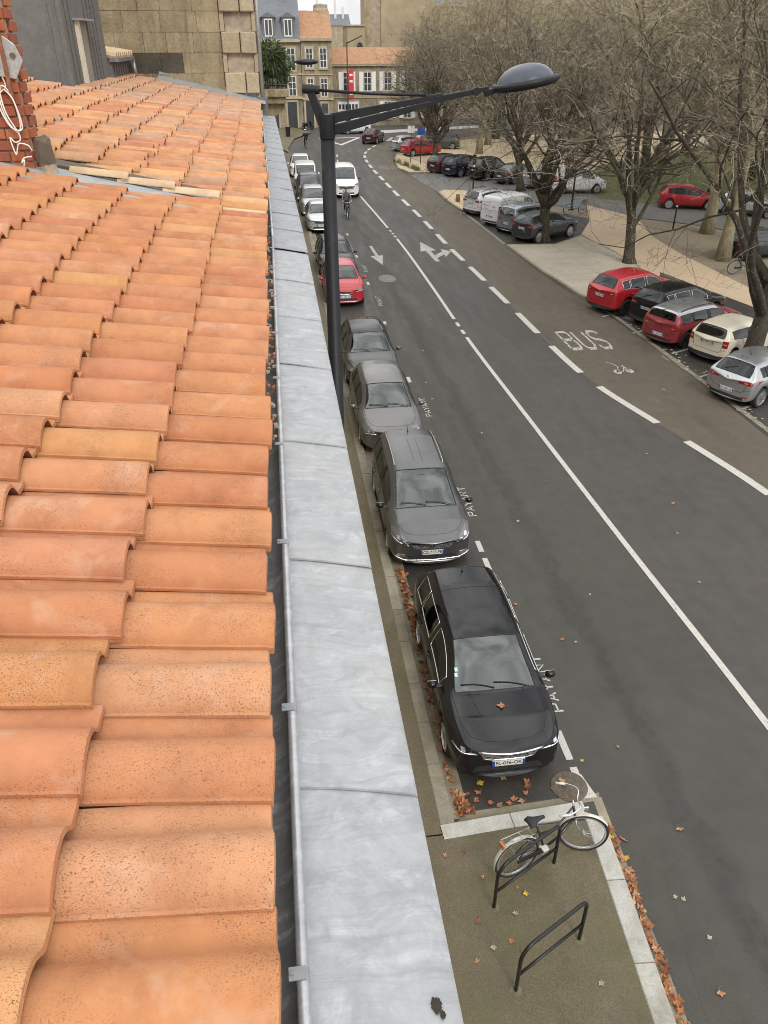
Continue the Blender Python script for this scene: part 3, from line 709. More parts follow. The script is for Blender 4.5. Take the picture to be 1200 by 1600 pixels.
# brick chimney
ch = MB(); CX0, CX1, CY0, CY1 = -3.35, -2.08, 7.72, 8.0
ch.bb(CX0+.02, CX1-.02, CY0+.02, CY1-.02, 8.6, 12.2); chim = ch.build('chimney', 'mortar', house2)
rc = random.Random(6); bh = .088
cache = {}
def brick(w, d, h):
    key = (round(w, 2), round(d, 2))
    if key not in cache:
        mb = MB(); mb.box((0, 0, 0), (w, d, h)); me = mb.mesh('brick', 'brick_red')
        bm = bmesh.new(); bm.from_mesh(me); bmesh.ops.bevel(bm, geom=bm.edges[:], offset=.005, segments=1, affect='EDGES'); bm.to_mesh(me); bm.free(); cache[key] = me
    return cache[key]
r_ = 0; z = 8.9
while z < 11.6:
    x = CX1 - (.0 if r_ % 2 else .065)
    while x > CX1 - .75:
        w = .125 if rc.random() < .75 else .205
        o = link('brick', brick(w - .008, .03, bh - .012), chim); o.location = (x - w/2, CY0 + .006 + rc.uniform(-.005, .004), z + bh/2); x -= w
    if r_ % 2 == 0:
        o = link('brick', brick(.058, .03, bh - .012), chim); o.location = (CX1 - .03, CY0 + .006, z + bh/2)
    y = CY0 + (.13 if r_ % 2 else .06)
    while y < CY1 - .1:
        o = link('brick', brick(.03, .20, bh - .012), chim); o.location = (CX1 - .008 + rc.uniform(-.004, .005), y + .1, z + bh/2); y += .208
    z += bh; r_ += 1
# insulator bracket and loose white cable on the chimney
pbr('galvanised', (.42, .42, .41), .45, .7, .2, 30); pbr('white_cable', (.78, .74, .66), .5, 0, .08, 20); pbr('rust', (.26, .11, .06), .9, .2, .4, 20)
br = thing('cable_bracket', 'grey metal cable bracket with a bolt fixed to the brick chimney', 'bracket', (-2.09, CY0 - .03, 9.86))
mb = MB(); mb.prism([(-.16,-.12),(.02,-.15),(.10,-.02),(.06,.10),(-.02,.16),(-.16,.15)], 0, .012)
o = mb.build('plate', 'galvanised', br, bevel=.003); o.rotation_euler = (radians(90), 0, 0); 
mb = MB(); mb.tube([(.03,-.03,.02),(.03,.03,.02)], .022, 10); mb.build('bolt', 'timber_dark', br)
mb = MB(); mb.bb(-.06, -.03, -.03, .0, -.3, .22); mb.build('strap', 'rust', br)
cb = MB(); rr = random.Random(5)
def loop_cable(pts, r=.006): cb.tube([tuple(p) for p in smooth3([(-2.06 + (x + 2.18)*.52, y, 9.05 + (z - 8.88)*.55) for x, y, z in pts], 8)], r, 6)
def smooth3(pts, n=8):
    P = [Vector(p) for p in pts]; out = []
    for i in range(len(P)-1):
        p0 = P[max(0, i-1)]; p1 = P[i]; p2 = P[i+1]; p3 = P[min(len(P)-1, i+2)]
        for k in range(n):
            t = k/n; out.append(.5*((2*p1) + (p2-p0)*t + (2*p0-5*p1+4*p2-p3)*t*t + (3*p1-p0-3*p2+p3)*t**3))
    out.append(P[-1]); return out
cyy = CY0 - .03
loop_cable([(-2.42,cyy,10.12),(-2.40,cyy,9.98),(-2.52,cyy-.02,9.86),(-2.48,cyy-.03,9.55),(-2.36,cyy-.02,9.36),(-2.28,cyy-.03,9.5),(-2.33,cyy-.02,9.86),(-2.43,cyy-.03,10.0),(-2.5,cyy-.01,9.9),(-2.46,cyy-.04,9.62),(-2.33,cyy-.03,9.3),(-2.42,cyy-.03,9.22),(-2.5,cyy-.02,9.28),(-2.45,cyy-.04,9.05),(-2.37,cyy-.05,9.2),(-2.22,cyy-.06,9.18),(-2.18,cyy-.05,9.1)])
loop_cable([(-2.44,cyy-.01,10.0),(-2.56,cyy-.03,9.8),(-2.44,cyy-.05,9.45),(-2.26,cyy-.04,9.42),(-2.3,cyy-.05,9.8),(-2.42,cyy-.02,9.95)])
loop_cable([(-2.2,cyy-.05,9.02),(-2.33,cyy-.05,9.0),(-2.38,cyy-.06,8.93),(-2.33,cyy-.06,8.97),(-2.36,cyy-.06,8.88)])
tag(cb.build('white_cable', 'white_cable', smooth=True), 'tangled loop of loose white cable hanging on the brick chimney', 'cable')
mb = MB(); mb.bb(CX0, CX1+.06, CY0-.1, CY1, 8.82, 8.90); mb.build('chimney_flashing', 'mortar', house2)
# weathered timber stub with torn felt at the chimney foot
st = thing('timber_stub', 'short weathered post stump with torn black felt at the chimney foot', 'stump', (-1.97, 7.70, 8.93))
mb = MB(); mb.tube([(0,0,-.06),(.01,.0,.1),(.0,.01,.24)], [.075,.065,.055], 9); mb.build('post', pbr('grey_wood', (.40, .33, .24), .9, 0, .35, 14), st)
mb = MB(); mb.tube([(0,0,.14),(.0,.0,.3),(.04,.02,.34)], [.085,.075,.03], 7); mb.build('felt', 'timber_dark', st)

# ------------------------------------------------------------------ zinc dormer and small lean-to behind it
dorm = MB(); DX, DY0, DY1, DZT = -3.28, 15.6, 19.2, 12.6
lean = .05
dz0 = ZE + (XE - DX)*math.tan(TH)
dorm.add([(DX,DY0,dz0-.2),(DX,DY1,dz0-.2),(DX-4,DY1,dz0-.2),(DX-4,DY0,dz0-.2),(DX,DY0,DZT),(DX,DY1,DZT),(DX-4,DY1,DZT),(DX-4,DY0,DZT)], [(0,1,5,4),(1,2,6,5),(2,3,7,6),(3,0,4,7),(4,5,6,7)])
dm = dorm.build('dormer', 'zinc_clad', house2)
for i in range(9):    # standing seams, street side
    y = DY0 + .28 + i*.33
    if 16.35 < y < 17.5: continue
    mb = MB(); x0 = DX + .012; mb.add([(x0,y-.015,dz0),(x0+.02,y-.015,dz0),(x0+.02,y+.015,dz0),(x0,y+.015,dz0),(x0,y-.015,DZT),(x0+.02,y-.015,DZT),(x0+.02,y+.015,DZT),(x0,y+.015,DZT)], [(0,1,5,4),(1,2,6,5),(2,3,7,6)]); mb.build('standing_seam', 'zinc_clad', dm)
for i, x in enumerate((-.10, -.22, -.95, -1.05)):
    mb = MB(); mb.bb(DX + x - .012, DX + x + .012, DY0-.02, DY0, dz0 - x*.2, DZT); mb.build('standing_seam', 'zinc_clad', dm)
mb = MB(); mb.bb(DX-2.4, DX+.05, DY0-.05, DY0+.01, dz0-.03, dz0+.09); mb.build('base_flashing', 'lead_flashing', dm)
mb = MB(); mb.bb(DX-.0, DX+.07, DY0-.05, DY1, dz0-.05, dz0+.06); mb.build('base_flashing', 'lead_flashing', dm)
pbr('cream_paint', (.62, .57, .46), .6, 0, .1, 4); pbr('shade_blind', (.23, .215, .185), .8, 0, .1, 6)
wz0, wz1, wy0, wy1 = dz0+.09, dz0+1.08, 16.48, 17.42
win = thing('dormer_window', 'tall narrow dormer window with cream reveal and dark blind', 'window', (0, 0, 0)) if False else None
fr = MB(); off = lambda z: DX + .004
fr.add([(off(wz0)+.012,wy0,wz0),(off(wz0)+.012,wy1,wz0),(off(wz1)+.012,wy1,wz1),(off(wz1)+.012,wy0,wz1)], [(0,1,2,3)]); wn = fr.build('window', 'shade_blind', dm)
fr = MB(); fr.add([(off(wz0)+.06,wy0-.02,wz0-.03),(off(wz0)+.06,wy0+.16,wz0-.03),(off(wz1)+.06,wy0+.16,wz1),(off(wz1)+.06,wy0-.02,wz1),(off(wz0)+.0,wy0+.16,wz0-.03),(off(wz1)+.0,wy0+.16,wz1),(off(wz0),wy0-.02,wz0-.03),(off(wz1),wy0-.02,wz1)], [(0,1,2,3),(1,4,5,2),(0,3,7,6)]); fr.build('window_reveal', 'cream_paint', dm)
fr = MB(); fr.bb(off(wz1)-.05, off(wz1)+.16, wy0-.1, wy1+.08, wz1, wz1+.03); fr.build('window_hood', 'zinc_dull', dm)
fr = MB(); fr.bb(off(wz0)-.05, off(wz0)+.09, wy0-.06, wy1+.06, wz0-.06, wz0-.03); fr.build('window_sill', 'zinc_clad', dm)
# lean-to
lt = MB(); LX, LY0, LY1 = -3.22, 19.25, 21.5
lz = ZE + (XE - LX)*math.tan(TH); lt.bb(LX-2.5, LX, LY0, LY1, lz-.3, lz+.42); lo = lt.build('lean_to', 'zinc_clad', house2)
for i in range(8): MB().bb(LX, LX+.022, LY0+.2+i*.32, LY0+.23+i*.32, lz-.1, lz+.4).build('standing_seam', 'zinc_clad', lo)
MB().bb(LX-.02, LX+.16, LY0-.05, LY1+.1, lz+.4, lz+.47).build('gutter', 'zinc_gutter', lo)
for k in range(9):
    mb = MB(); 
    for c in range(3): mb.tube([(LX+.1-c*.4, LY0+.15+k*.29, lz+.5+c*.06), (LX-.35-c*.4, LY0+.15+k*.29, lz+.58+c*.06)], [.085, .075], 8)
    mb.build('cover_tile', 'tile_pale', lo, smooth=False)
MB().tube([(LX+.1, LY1+.15, lz+.4), (LX+.12, LY1+.2, lz+.0)], .05, 10).build('downpipe', 'galvanised', lo, smooth=True)
# ------------------------------------------------------------------ house with the blind stone gable and the planted balcony
pbr('render_tan', (.42, .355, .25), .9, 0, .25, .5, 0, .2, .3, 'world', 12); pbr('render_beige', (.36, .295, .195), .9, 0, .15, .6, 0, .2, .2, 'world', 10)
pbr('slate', (.13, .14, .155), .6, 0, .2, 2, 0, .4, .2, 'world', 20); pbr('white_paint', (.74, .73, .69), .5, 0, .06, 3); pbr('door_dark', (.035, .04, .042), .5, 0, .2, 3)
pbr('pane', (.05, .055, .06), .08, 0, .4, 2, 0, .8); pbr('iron_black', (.02, .02, .022), .45, .3, .2, 10); pbr('pot_white', (.7, .7, .68), .5, 0, .08, 5)
pbr('chimney_plaster', (.36, .30, .22), .9, 0, .25, 1.5, 0, .2, .3, 'world', 12); pbr('pale_wall', (.62, .60, .56), .8, 0, .1, 1)
gab = thing('corner_house', 'tall stone house with a blind weathered gable above the tiled roof', 'house')
GX, GY = -.16, 22.05
mb = MB(); mb.bb(-9, GX-.02, GY+.06, 36, 0, 13.6); gw = mb.build('wall', 'mortar', gab)
rg = random.Random(21); z = 8.0; ri = 0
while z < 13.2:
    h = .425; x = GX - .88
    first = True
    while x > -6.5:
        w = rg.uniform(.5, .95)
        soot = (-3.15 < x - w/2 < -2.05 and 9.05 < z < 9.95 and rg.random() < .75)
        d = rg.uniform(.0, .014)
        mb = MB(); mb.bb(x - w + .0025, x - .0025, GY - d, GY + .12, z + .003, z + h - .003)
        mb.build('stone', 'soot_stone' if soot else ('limestone_pale' if x < -3.7 else 'limestone'), gw, bevel=.006); x -= w
    # toothing column at the street corner: proud pairs of blocks alternate with empty pockets
    if ri % 2 == 0:
        sp = rg.uniform(.36, .52)
        for a, b, p in ((GX-.86, GX-.86+sp, .10), (GX-.85+sp, GX-.03, .14)):
            mb = MB(); mb.bb(a, b-.012, GY - p + rg.uniform(-.02, .02), GY+.2, z-.01, z+h+.01); mb.build('toothing_stone', 'limestone_pale' if rg.random() < .7 else 'limestone', gw, bevel=.025)
    else:
        mb = MB(); mb.bb(GX-.87, GX-.77, GY-.05, GY+.12, z+.012, z+h-.012); mb.build('stone', 'limestone_pale', gw, bevel=.012)
        mb = MB(); mb.bb(GX-.12, GX-.02, GY-.05, GY+.12, z+.012, z+h-.012); mb.build('stone', 'limestone_pale', gw, bevel=.012)
        mb = MB(); mb.bb(GX-.76, GX-.13, GY+.0, GY+.12, z, z+h); mb.build('pocket_infill', 'mortar', gw)
    z += h; ri += 1
mb = MB(); mb.tube([(GX+.02, GY-.05, 7.4), (GX+.03, GY-.05, 13.6)], .05, 12); mb.build('downpipe', 'galvanised', gab, smooth=True)
mb = MB(); mb.bb(GX-.12, GX+.14, GY-.2, GY+.1, 8.3, 8.75); mb.build('rainwater_head', 'zinc_clad', gab)
M0 = lambda u, w: tuple(roof_M(u, 0, w).translation)
mb = MB(); rows = []
for u in (.0, .9, 1.8, 2.6):
    a = roof_M(u, 21.55, .11).translation; b = roof_M(u, 21.9, .17).translation; c = roof_M(u, 22.04, .19).translation; d = roof_M(u, 22.04, .27).translation
    rows.append([a, b, c, d])
mb.grid(rows); mb.build('gable_flashing', 'lead_flashing', house2)
# balcony with railings and plants
def leafy(mb, c, r, n, size, rng, droop=.5):
    for _ in range(n):
        d = Vector((rng.gauss(0, 1), rng.gauss(0, 1), rng.gauss(.2, .9))).normalized(); p = Vector(c) + d*r*rng.uniform(.35, 1)
        l = size*rng.uniform(.6, 1.3); t = (d + Vector((rng.uniform(-.5, .5), rng.uniform(-.5, .5), -droop*rng.random()))).normalized(); s = t.orthogonal().normalized(); s.rotate(Matrix.Rotation(rng.uniform(0, 6), 3, t))
        q = [p, p + t*l*.5 + s*l*.09, p + t*l + Vector((0, 0, -l*.15)), p + t*l*.5 - s*l*.09]
        mb.add(q, [(0, 1, 2, 3)])
def foliage_mat(name, lo, hi):
    m, t, b = newmat(name); rnd = t.nodes.new('ShaderNodeNewGeometry').outputs['Random Per Island']
    t.links.new(ramp(t, rnd, [(0, lo), (1, hi)]), b.inputs['Base Color']); b.inputs['Roughness'].default_value = .55; return m
foliage_mat('plant_green', (.025, .05, .012), (.10, .15, .04)); foliage_mat('grass_tuft', (.09, .12, .03), (.22, .22, .08))
BX, BY0, BY1, BZ = .62, 26.2, 29.6, 8.72
bal = MB(); bal.bb(GX-.05, BX, BY0, BY1, BZ-.22, BZ); bal.bb(GX-.05, BX-.1, BY0+.1, BY1-.1, BZ-.40, BZ-.22); bl = bal.build('balcony', 'limestone', gab, bevel=.03)
for y in (BY0+.4, BY1-.4):
    mb = MB(); mb.add([(GX-.05,y-.12,BZ-1.0),(GX-.05,y+.12,BZ-1.0),(GX-.05,y+.12,BZ-.4),(GX-.05,y-.12,BZ-.4),(BX-.15,y-.12,BZ-.55),(BX-.15,y+.12,BZ-.55),(BX-.15,y+.12,BZ-.4),(BX-.15,y-.12,BZ-.4)], [(0,1,5,4),(0,4,7,3),(1,2,6,5),(4,5,6,7)]); mb.build('bracket', 'limestone', bl)
rail = MB()
for z in (BZ+.1, BZ+.95): rail.tube([(GX, BY0+.05, z), (BX-.06, BY0+.05, z), (BX-.06, BY1-.05, z)], .018, 6)
n = 26
for i in range(n): y = BY0 + .05 + (BY1-BY0-.1)*i/(n-1); rail.tube([(BX-.06, y, BZ), (BX-.06, y, BZ+.95)], .009, 5)
for i in range(6): x = GX + .05 + i*.13; rail.tube([(x, BY0+.05, BZ), (x, BY0+.05, BZ+.95)], .009, 5)
for i in range(5): rail.tube([(GX+.1+i*.1, BY0+.04, BZ+.1), (GX+.3+i*.06, BY0+.04, BZ+.9)], .007, 5)
rail.build('railing', 'iron_black', bl)
rp = random.Random(31)
for i, (x, y, h, r, nn, lab) in enumerate(((.14, 26.5, .95, .42, 420, 'bushy green plant with long drooping leaves on the stone balcony'), (.34, 27.4, .62, .36, 300, 'leafy green plant in the middle of the stone balcony'), (.2, 28.6, .8, .4, 300, 'leafy green plant at the far end of the stone balcony'))):
    pl = thing('balcony_plant', lab, 'plant', (x, y, BZ), 0, 'plants on the stone balcony')
    MB().lathe([(.0, 0), (.11, 0), (.15, .26), (.13, .26), (.12, .1), (0, .1)], 14).build('pot', 'pot_white', pl, smooth=False)
    mb = MB()
    for k in range(7): a = rp.uniform(0, 6); mb.tube([(0, 0, .2), (.05*cos(a), .05*sin(a), h*.6), (.16*cos(a), .16*sin(a), h)], [.012, .009, .004], 5)
    mb.build('stem', 'timber_dark', pl); mb = MB(); leafy(mb, (0, 0, h*.85), r, nn*2, .2, rp, .9); leafy(mb, (0, 0, h*.35), r*.8, nn, .18, rp, 1.2); mb.build('leaves', 'plant_green', pl)
# wall lamp on a bracket beyond the balcony
wl = thing('wall_street_lamp', 'dark wall mounted street lamp sticking out beyond the balcony', 'street lamp', (GX, 37.5, 9.1))
MB().tube([(0,0,-.1),(.8,0,.05),(1.5,0,.06)], .035, 8).build('arm', 'iron_black', wl, smooth=True)
mb = MB(); mb.sphere((1.85, 0, .06), (.5, .22, .12), 14, 8); mb.build('lamp_head', 'iron_black', wl, smooth=True)

# ------------------------------------------------------------------ generic house front with built windows and doors
def facade(root, w, h, depth, mat, wins, doors=(), cornice=None, roofmat=None, ridge=0, roofback=None, flat=False):
    """local frame: front at y=0 facing -y, x from 0 to w"""
    MB().bb(0, w, 0, depth, 0, h).build('wall', mat, root)
    for (cx, z0, z1, ww, style) in wins:
        f = MB(); f.bb(cx-ww/2-.16, cx+ww/2+.16, -.05, .02, z0-.18, z1+.2); fo = f.build('window', 'limestone_pale', root)
        MB().bb(cx-ww/2, cx+ww/2, -.062, -.045, z0, z1).build('pane', 'pane', fo)
        fr = MB()
        for xx in (cx-ww/2, cx-.025, cx+ww/2-.05): fr.bb(xx, xx+.07, -.085, -.055, z0, z1)
        for zz in (z0, z0+(z1-z0)*.36, z0+(z1-z0)*.68, z1-.07): fr.bb(cx-ww/2+.001, cx+ww/2-.001, -.08, -.054, zz, zz+.06)
        fr.build('frame', 'white_paint', fo)
        MB().bb(cx-ww/2-.22, cx+ww/2+.22, -.16, .0, z0-.2, z0-.08).build('sill', 'limestone_pale', fo)
        if 's' in style:
            for s in (-1, 1): MB().bb(cx+s*(ww/2+.33)-.27, cx+s*(ww/2+.33)+.27, -.12, -.052, z0-.03, z1+.03).build('shutter', 'white_paint', fo)
        if 'r' in style:
            r = MB()
            for k in range(8): r.bb(cx-ww/2+k*ww/7-.012, cx-ww/2+k*ww/7+.012, -.14, -.12, z0, z0+.55)
            r.bb(cx-ww/2-.05, cx+ww/2+.05, -.145, -.115, z0+.53, z0+.58); r.build('guard_rail', 'iron_black', fo)
    for (cx, z1, ww, m) in doors:
        d = MB(); d.bb(cx-ww/2-.2, cx+ww/2+.2, -.06, .02, 0, z1+.25); do = d.build('door_surround', 'limestone_pale', root)
        MB().bb(cx-ww/2, cx+ww/2, -.075, -.05, 0, z1).build('door', m, do)
    if cornice:
        for z, p, t in cornice: MB().bb(-.05, w+.05, -p, .05, z, z+t).build('cornice', 'limestone_pale', root)
    if roofmat:
        r = MB(); b = roofback or depth
        r.add([(-.1, -.35, h), (w+.1, -.35, h), (w+.1, b*.5, h+ridge), (-.1, b*.5, h+ridge), (w+.1, b, h), (-.1, b, h)], [(0, 1, 2, 3), (3, 2, 4, 5), (0, 3, 5), (1, 4, 2)]); r.build('roof', roofmat, root)
def tile_roof_mat(name, a, b_):
    m, t, b = newmat(name); v = pos(t, 'obj'); w = t.nodes.new('ShaderNodeTexWave'); w.wave_type = 'BANDS'; w.bands_direction = 'X'; w.inputs['Scale'].default_value = 4.4; w.inputs['Distortion'].default_value = .6
    t.links.new(v, w.inputs['Vector']); c = ramp(t, noise(t, v, 2.2, 7, .75), [(.3, a), (.7, b_)]); c = mixc(t, .6, c, ramp(t, w.outputs[0], [(.1, .6), (.6, 1.1)]), 'MULTIPLY')
    t.links.new(c, b.inputs['Base Color']); b.inputs['Roughness'].default_value = .9; bump(t, b, w.outputs[0], .8, .05)
tile_roof_mat('roof_tiles_far', (.40, .19, .10), (.62, .38, .22))
# mansard house
A = thing('mansard_house', 'old stone house with grey mansard roof and three white dormer windows', 'house', (-4.6, 113.2, 0))
facade(A, 9.0, 9.9, 9, 'facade_old', [(7.75, 6.5, 9.0, 1.05, 'r'), (7.75, 2.95+.7, 5.9, .95, ''), (5.3, 6.5, 9.0, 1.05, 'r'), (5.3, 3.65, 5.9, .95, ''), (2.9, 6.5, 9.0, 1.05, 'r')], [(5.2, 2.95, 1.15, 'door_dark'), (7.6, 3.0, 1.2, 'door_dark'), (2.6, 2.9, 1.6, 'door_dark')], [(3.35, .22, .25), (6.05, .12, .15), (9.6, .4, .35)])
mb = MB(); mb.add([(-.1,-.2,9.95),(9.05,-.2,9.95),(9.05,.7,12.3),(-.1,.7,12.3),(9.05,4.5,14.6),(-1.5,4.5,14.9),(9.05,9,10),(-.1,9,10)], [(0,1,2,3),(3,2,4,5),(5,4,6,7),(1,6,4,2)]); mr = mb.build('roof', 'slate', A)
for cx in (2.8, 5.2, 7.6):
    d = MB(); d.bb(cx-.75, cx+.75, -.1, 1.4, 10.1, 12.25); d.add([(cx-.95,-.22,12.2),(cx+.95,-.22,12.2),(cx,-.22,12.75),(cx-.95,1.5,12.2),(cx+.95,1.5,12.2),(cx,1.5,12.75)], [(0,1,2),(1,4,5,2),(0,2,5,3)]); do = d.build('dormer', 'slate', A)
    MB().bb(cx-.45, cx+.45, -.13, -.08, 10.25, 12.0).build('pane', 'pane', do)
    f = MB()
    for xx in (cx-.5, cx-.05, cx+.4): f.bb(xx, xx+.1, -.17, -.1, 10.2, 12.05)
    f.bb(cx-.499, cx+.499, -.165, -.1, 11.95, 12.06); f.bb(cx-.499, cx+.499, -.165, -.1, 10.2, 10.32); f.build('dormer_frame', 'white_paint', do)
c = MB(); c.bb(6.6, 8.1, 4, 5, 13, 16.2); c.bb(6.5, 8.2, 3.9, 5.1, 16.2, 16.5); c.build('chimney', 'chimney_plaster', mr)
B = thing('stone_townhouse', 'two bay stone townhouse beside the mansard house with orange tiled roof', 'house', (4.45, 113.0, 0))
facade(B, 3.9, 10.0, 9, 'facade_old', [(1.0, 6.8, 9.0, .85, ''), (2.75, 6.8, 9.0, .85, ''), (1.0, 3.6, 5.7, .8, ''), (2.75, 3.6, 5.7, .85, '')], [(.8, 3.1, 1.0, 'door_dark'), (2.75, 2.8, .8, 'pane')], [(3.2, .15, .2), (6.0, .12, .15), (9.75, .35, .3)], 'roof_tiles_far', 3.0, 9)
c = MB(); c.lathe([(.0, 10), (.95, 10), (.95, 13.1), (.85, 13.3), (.85, 13.7), (0, 13.7)], 14); c.build('chimney', 'chimney_plaster', B, loc=(3.0, 5.0, 0))
Cc = thing('shuttered_house', 'low pale house with white shutters and pink tiled roof behind the trees', 'house', (8.4, 114.3, 0), radians(3))
facade(Cc, 14, 7.2, 8, 'facade_old', [(1.9, 4.1, 6.3, 1.0, 's'), (4.6, 4.1, 6.3, 1.0, 's'), (7.3, 4.1, 6.3, 1.0, 's'), (10, 4.1, 6.3, 1.0, 's'), (12.7, 4.1, 6.3, 1.0, 's'), (7.3, .9, 2.9, 1.0, 's'), (10, .9, 2.9, 1.0, 's'), (12.7, .9, 2.9, 1, 's')], [], [(3.3, .1, .15), (6.95, .3, .25)], 'roof_tiles_far', 1.8, 8)
g = MB(); g.bb(.6, 3.4, -.08, .02, 0, 2.9); go = g.build('garage_door', 'white_paint', Cc)
for k in range(6): MB().bb(.75+k*.44, 1.05+k*.44, -.1, -.07, 2.0, 2.6).build('pane', 'pane', go)
D = thing('beige_block', 'tall beige rendered block rising behind the trees at the street end', 'building', (16.95, 131, 0))
MB().bb(0, 8, 0, 14, 0, 17.2).build('wall', 'render_beige', D); MB().bb(-2.2, 0, .3, 6, 0, 18.2).build('stair_wing', 'chimney_plaster', D)
MB().bb(-2.35, -1.6, .2, 6, 0, 19).build('party_wall', 'limestone', D)
E2 = thing('beige_annex', 'low beige annex with a small arched window beside the tall block', 'building', (12.0, 130.5, 0))
MB().bb(0, 2.55, 0, 8, 0, 11.5).build('wall', 'render_beige', E2); mb = MB(); mb.prism([(1.3, 7.4), (2.2, 7.4), (2.2, 9), (2.05, 9.4), (1.75, 9.55), (1.45, 9.4), (1.3, 9)], -.03, .03); o = mb.build('arched_window', 'pane', E2); o.rotation_euler = (radians(90), 0, 0)
MB().bb(-.2, 2.55, -.2, 8.2, 11.5, 11.7).build('cornice', 'limestone_pale', E2)
F2 = thing('chimney_stack', 'old stone chimneys and ivy covered wall seen above the low pale house', 'chimney', (4.6, 138, 0))
MB().bb(0, 5.2, 0, 6, 0, 11.2).build('wall', 'chimney_plaster', F2); MB().bb(2.6, 5.0, -.4, 2, 0, 12.4).build('stack', 'limestone', F2)
for x in (2.95, 4.2): MB().bb(x, x+.35, -.2, .2, 12.4, 14.2 + (x > 3)*.1).build('chimney_pot', 'chimney_plaster', F2)
mb = MB(); ri = random.Random(9)
for k in range(900): p = Vector((ri.uniform(.2, 2.4), -.15 + ri.uniform(-.2, .1), ri.uniform(6, 10.6))); s = .16; mb.add([p + Vector((ri.uniform(-s, s), ri.uniform(-.1, .1), ri.uniform(-s, s))) for _ in range(3)], [(0, 1, 2)])
mb.build('ivy', 'plant_green', F2)['kind'] = 'stuff'
G2 = thing('pale_apartment', 'pale modern apartment block on the skyline above the mansard roof', 'building', (2.2, 175, 0))
MB().bb(0, 6.5, 0, 10, 0, 14.6).build('wall', 'pale_wall', G2); MB().bb(1.2, 4.6, 0, 9, 14.6, 16.2).build('top_storey', 'pale_wall', G2)
H2 = thing('distant_roofs', 'row of distant grey rooftops with thin chimneys under the sky', 'building', (8.0, 190, 0))
MB().bb(0, 10, 0, 10, 0, 12.3).build('wall', 'chimney_plaster', H2)
r = MB(); r.add([(-.2,-.2,12.3),(10.2,-.2,12.3),(10.2,5,14.4),(-.2,5,14.4)], [(0,1,2,3)]); r.build('roof', 'slate', H2)
for x, h in ((3.2, 18.6), (3.9, 16.4), (7.0, 17.8), (8.6, 15.6)): MB().bb(x, x+.45, 3, 3.5, 13, h).build('chimney', 'pale_wall', H2)
# left terrace beyond the gable house
for i, (y0, y1, h, lab) in enumerate(((36, 52, 8.4, 'low stone terrace house just beyond the balcony'), (52, 70, 7.6, 'stone shop front house further along the left pavement'), (70, 88, 8.0, 'last stone house of the left row before the bend'))):
    R = thing('row_house', lab, 'house', (GX-.04, y0, 0), radians(90), 'left row of stone houses')
    wl_ = []; k = 1.6
    R.location = (GX - .04 - .01*(y0-22)*0, y0, 0)
    facade(R, y1-y0, h, 8, 'limestone', [(x, 4.2, 6.4, 1.1, '') for x in [2 + 3.4*q for q in range(int((y1-y0-2)/3.4)+1)]], [(2.4 + 3.4*q, 2.9, 1.6, 'door_dark') for q in range(int((y1-y0-3)/3.4)+1)], [(3.4, .14, .2), (h-.3, .3, .3)], 'roof_tiles_far', 1.6, 8)
    R.rotation_euler = (0, 0, radians(90)); R.location = (GX-.04, y0, 0)
# buildings behind the park
for i, (x, y, w, h, rz, m, lab) in enumerate(((26, 150, 30, 15, 4, 'render_beige', 'long beige building half hidden behind the bare trees'), (60, 140, 34, 16, -12, 'render_tan', 'tan stone building behind the park trees'), (66, 92, 26, 15, -50, 'render_beige', 'pale beige apartment building at the right beyond the lawn'))):
    R = thing('park_building', lab, 'building', (x, y, 0), radians(rz))
    ws = [(2 + 3.2*q, z0, z0+2.0, 1.1, '') for q in range(int((w-2)/3.2)) for z0 in (1.2, 4.6, 8.0, 11.4)]
    facade(R, w, h, 8, m, ws, [], [(h-.4, .3, .4)], 'slate', 2.5, 8)
# ------------------------------------------------------------------ bare winter trees
def bark_mat(name, lo, hi, moss, lich):
    m, t, b = newmat(name); v = pos(t, 'obj')
    mp = t.nodes.new('ShaderNodeMapping'); mp.inputs['Scale'].default_value = (1, 1, .3); t.links.new(v, mp.inputs['Vector'])
    f = noise(t, mp.outputs[0], 9, 8, .7); c = ramp(t, f, [(.3, lo), (.7, hi)])
    c = mixc(t, ramp(t, noise(t, v, 1.6, 6, .7), [(.5, 0), (.68, moss)]), c, (.10, .105, .03))
    c = mixc(t, ramp(t, noise(t, v, 7, 5, .7), [(.60, 0), (.68, lich)]), c, (.42, .40, .33))
    t.links.new(c, b.inputs['Base Color']); b.inputs['Roughness'].default_value = .95; bump(t, b, f, .8, .03)
bark_mat('bark_dark', (.020, .0165, .011), (.085, .070, .048), .4, .6)
bark_mat('bark_plane', (.14, .115, .065), (.36, .31, .205), .4, .6)
def twig_mat(name, stops):
    m, t, b = newmat(name); rnd = t.nodes.new('ShaderNodeNewGeometry').outputs['Random Per Island']
    t.links.new(ramp(t, rnd, stops), b.inputs['Base Color']); b.inputs['Roughness'].default_value = .9
twig_mat('twigs', [(0, (.055, .045, .030)), (.5, (.165, .135, .092)), (.86, (.32, .27, .19)), (1, (.62, .57, .46))])
twig_mat('twigs_pale', [(0, (.20, .165, .095)), (.6, (.42, .36, .23)), (1, (.62, .55, .39))])
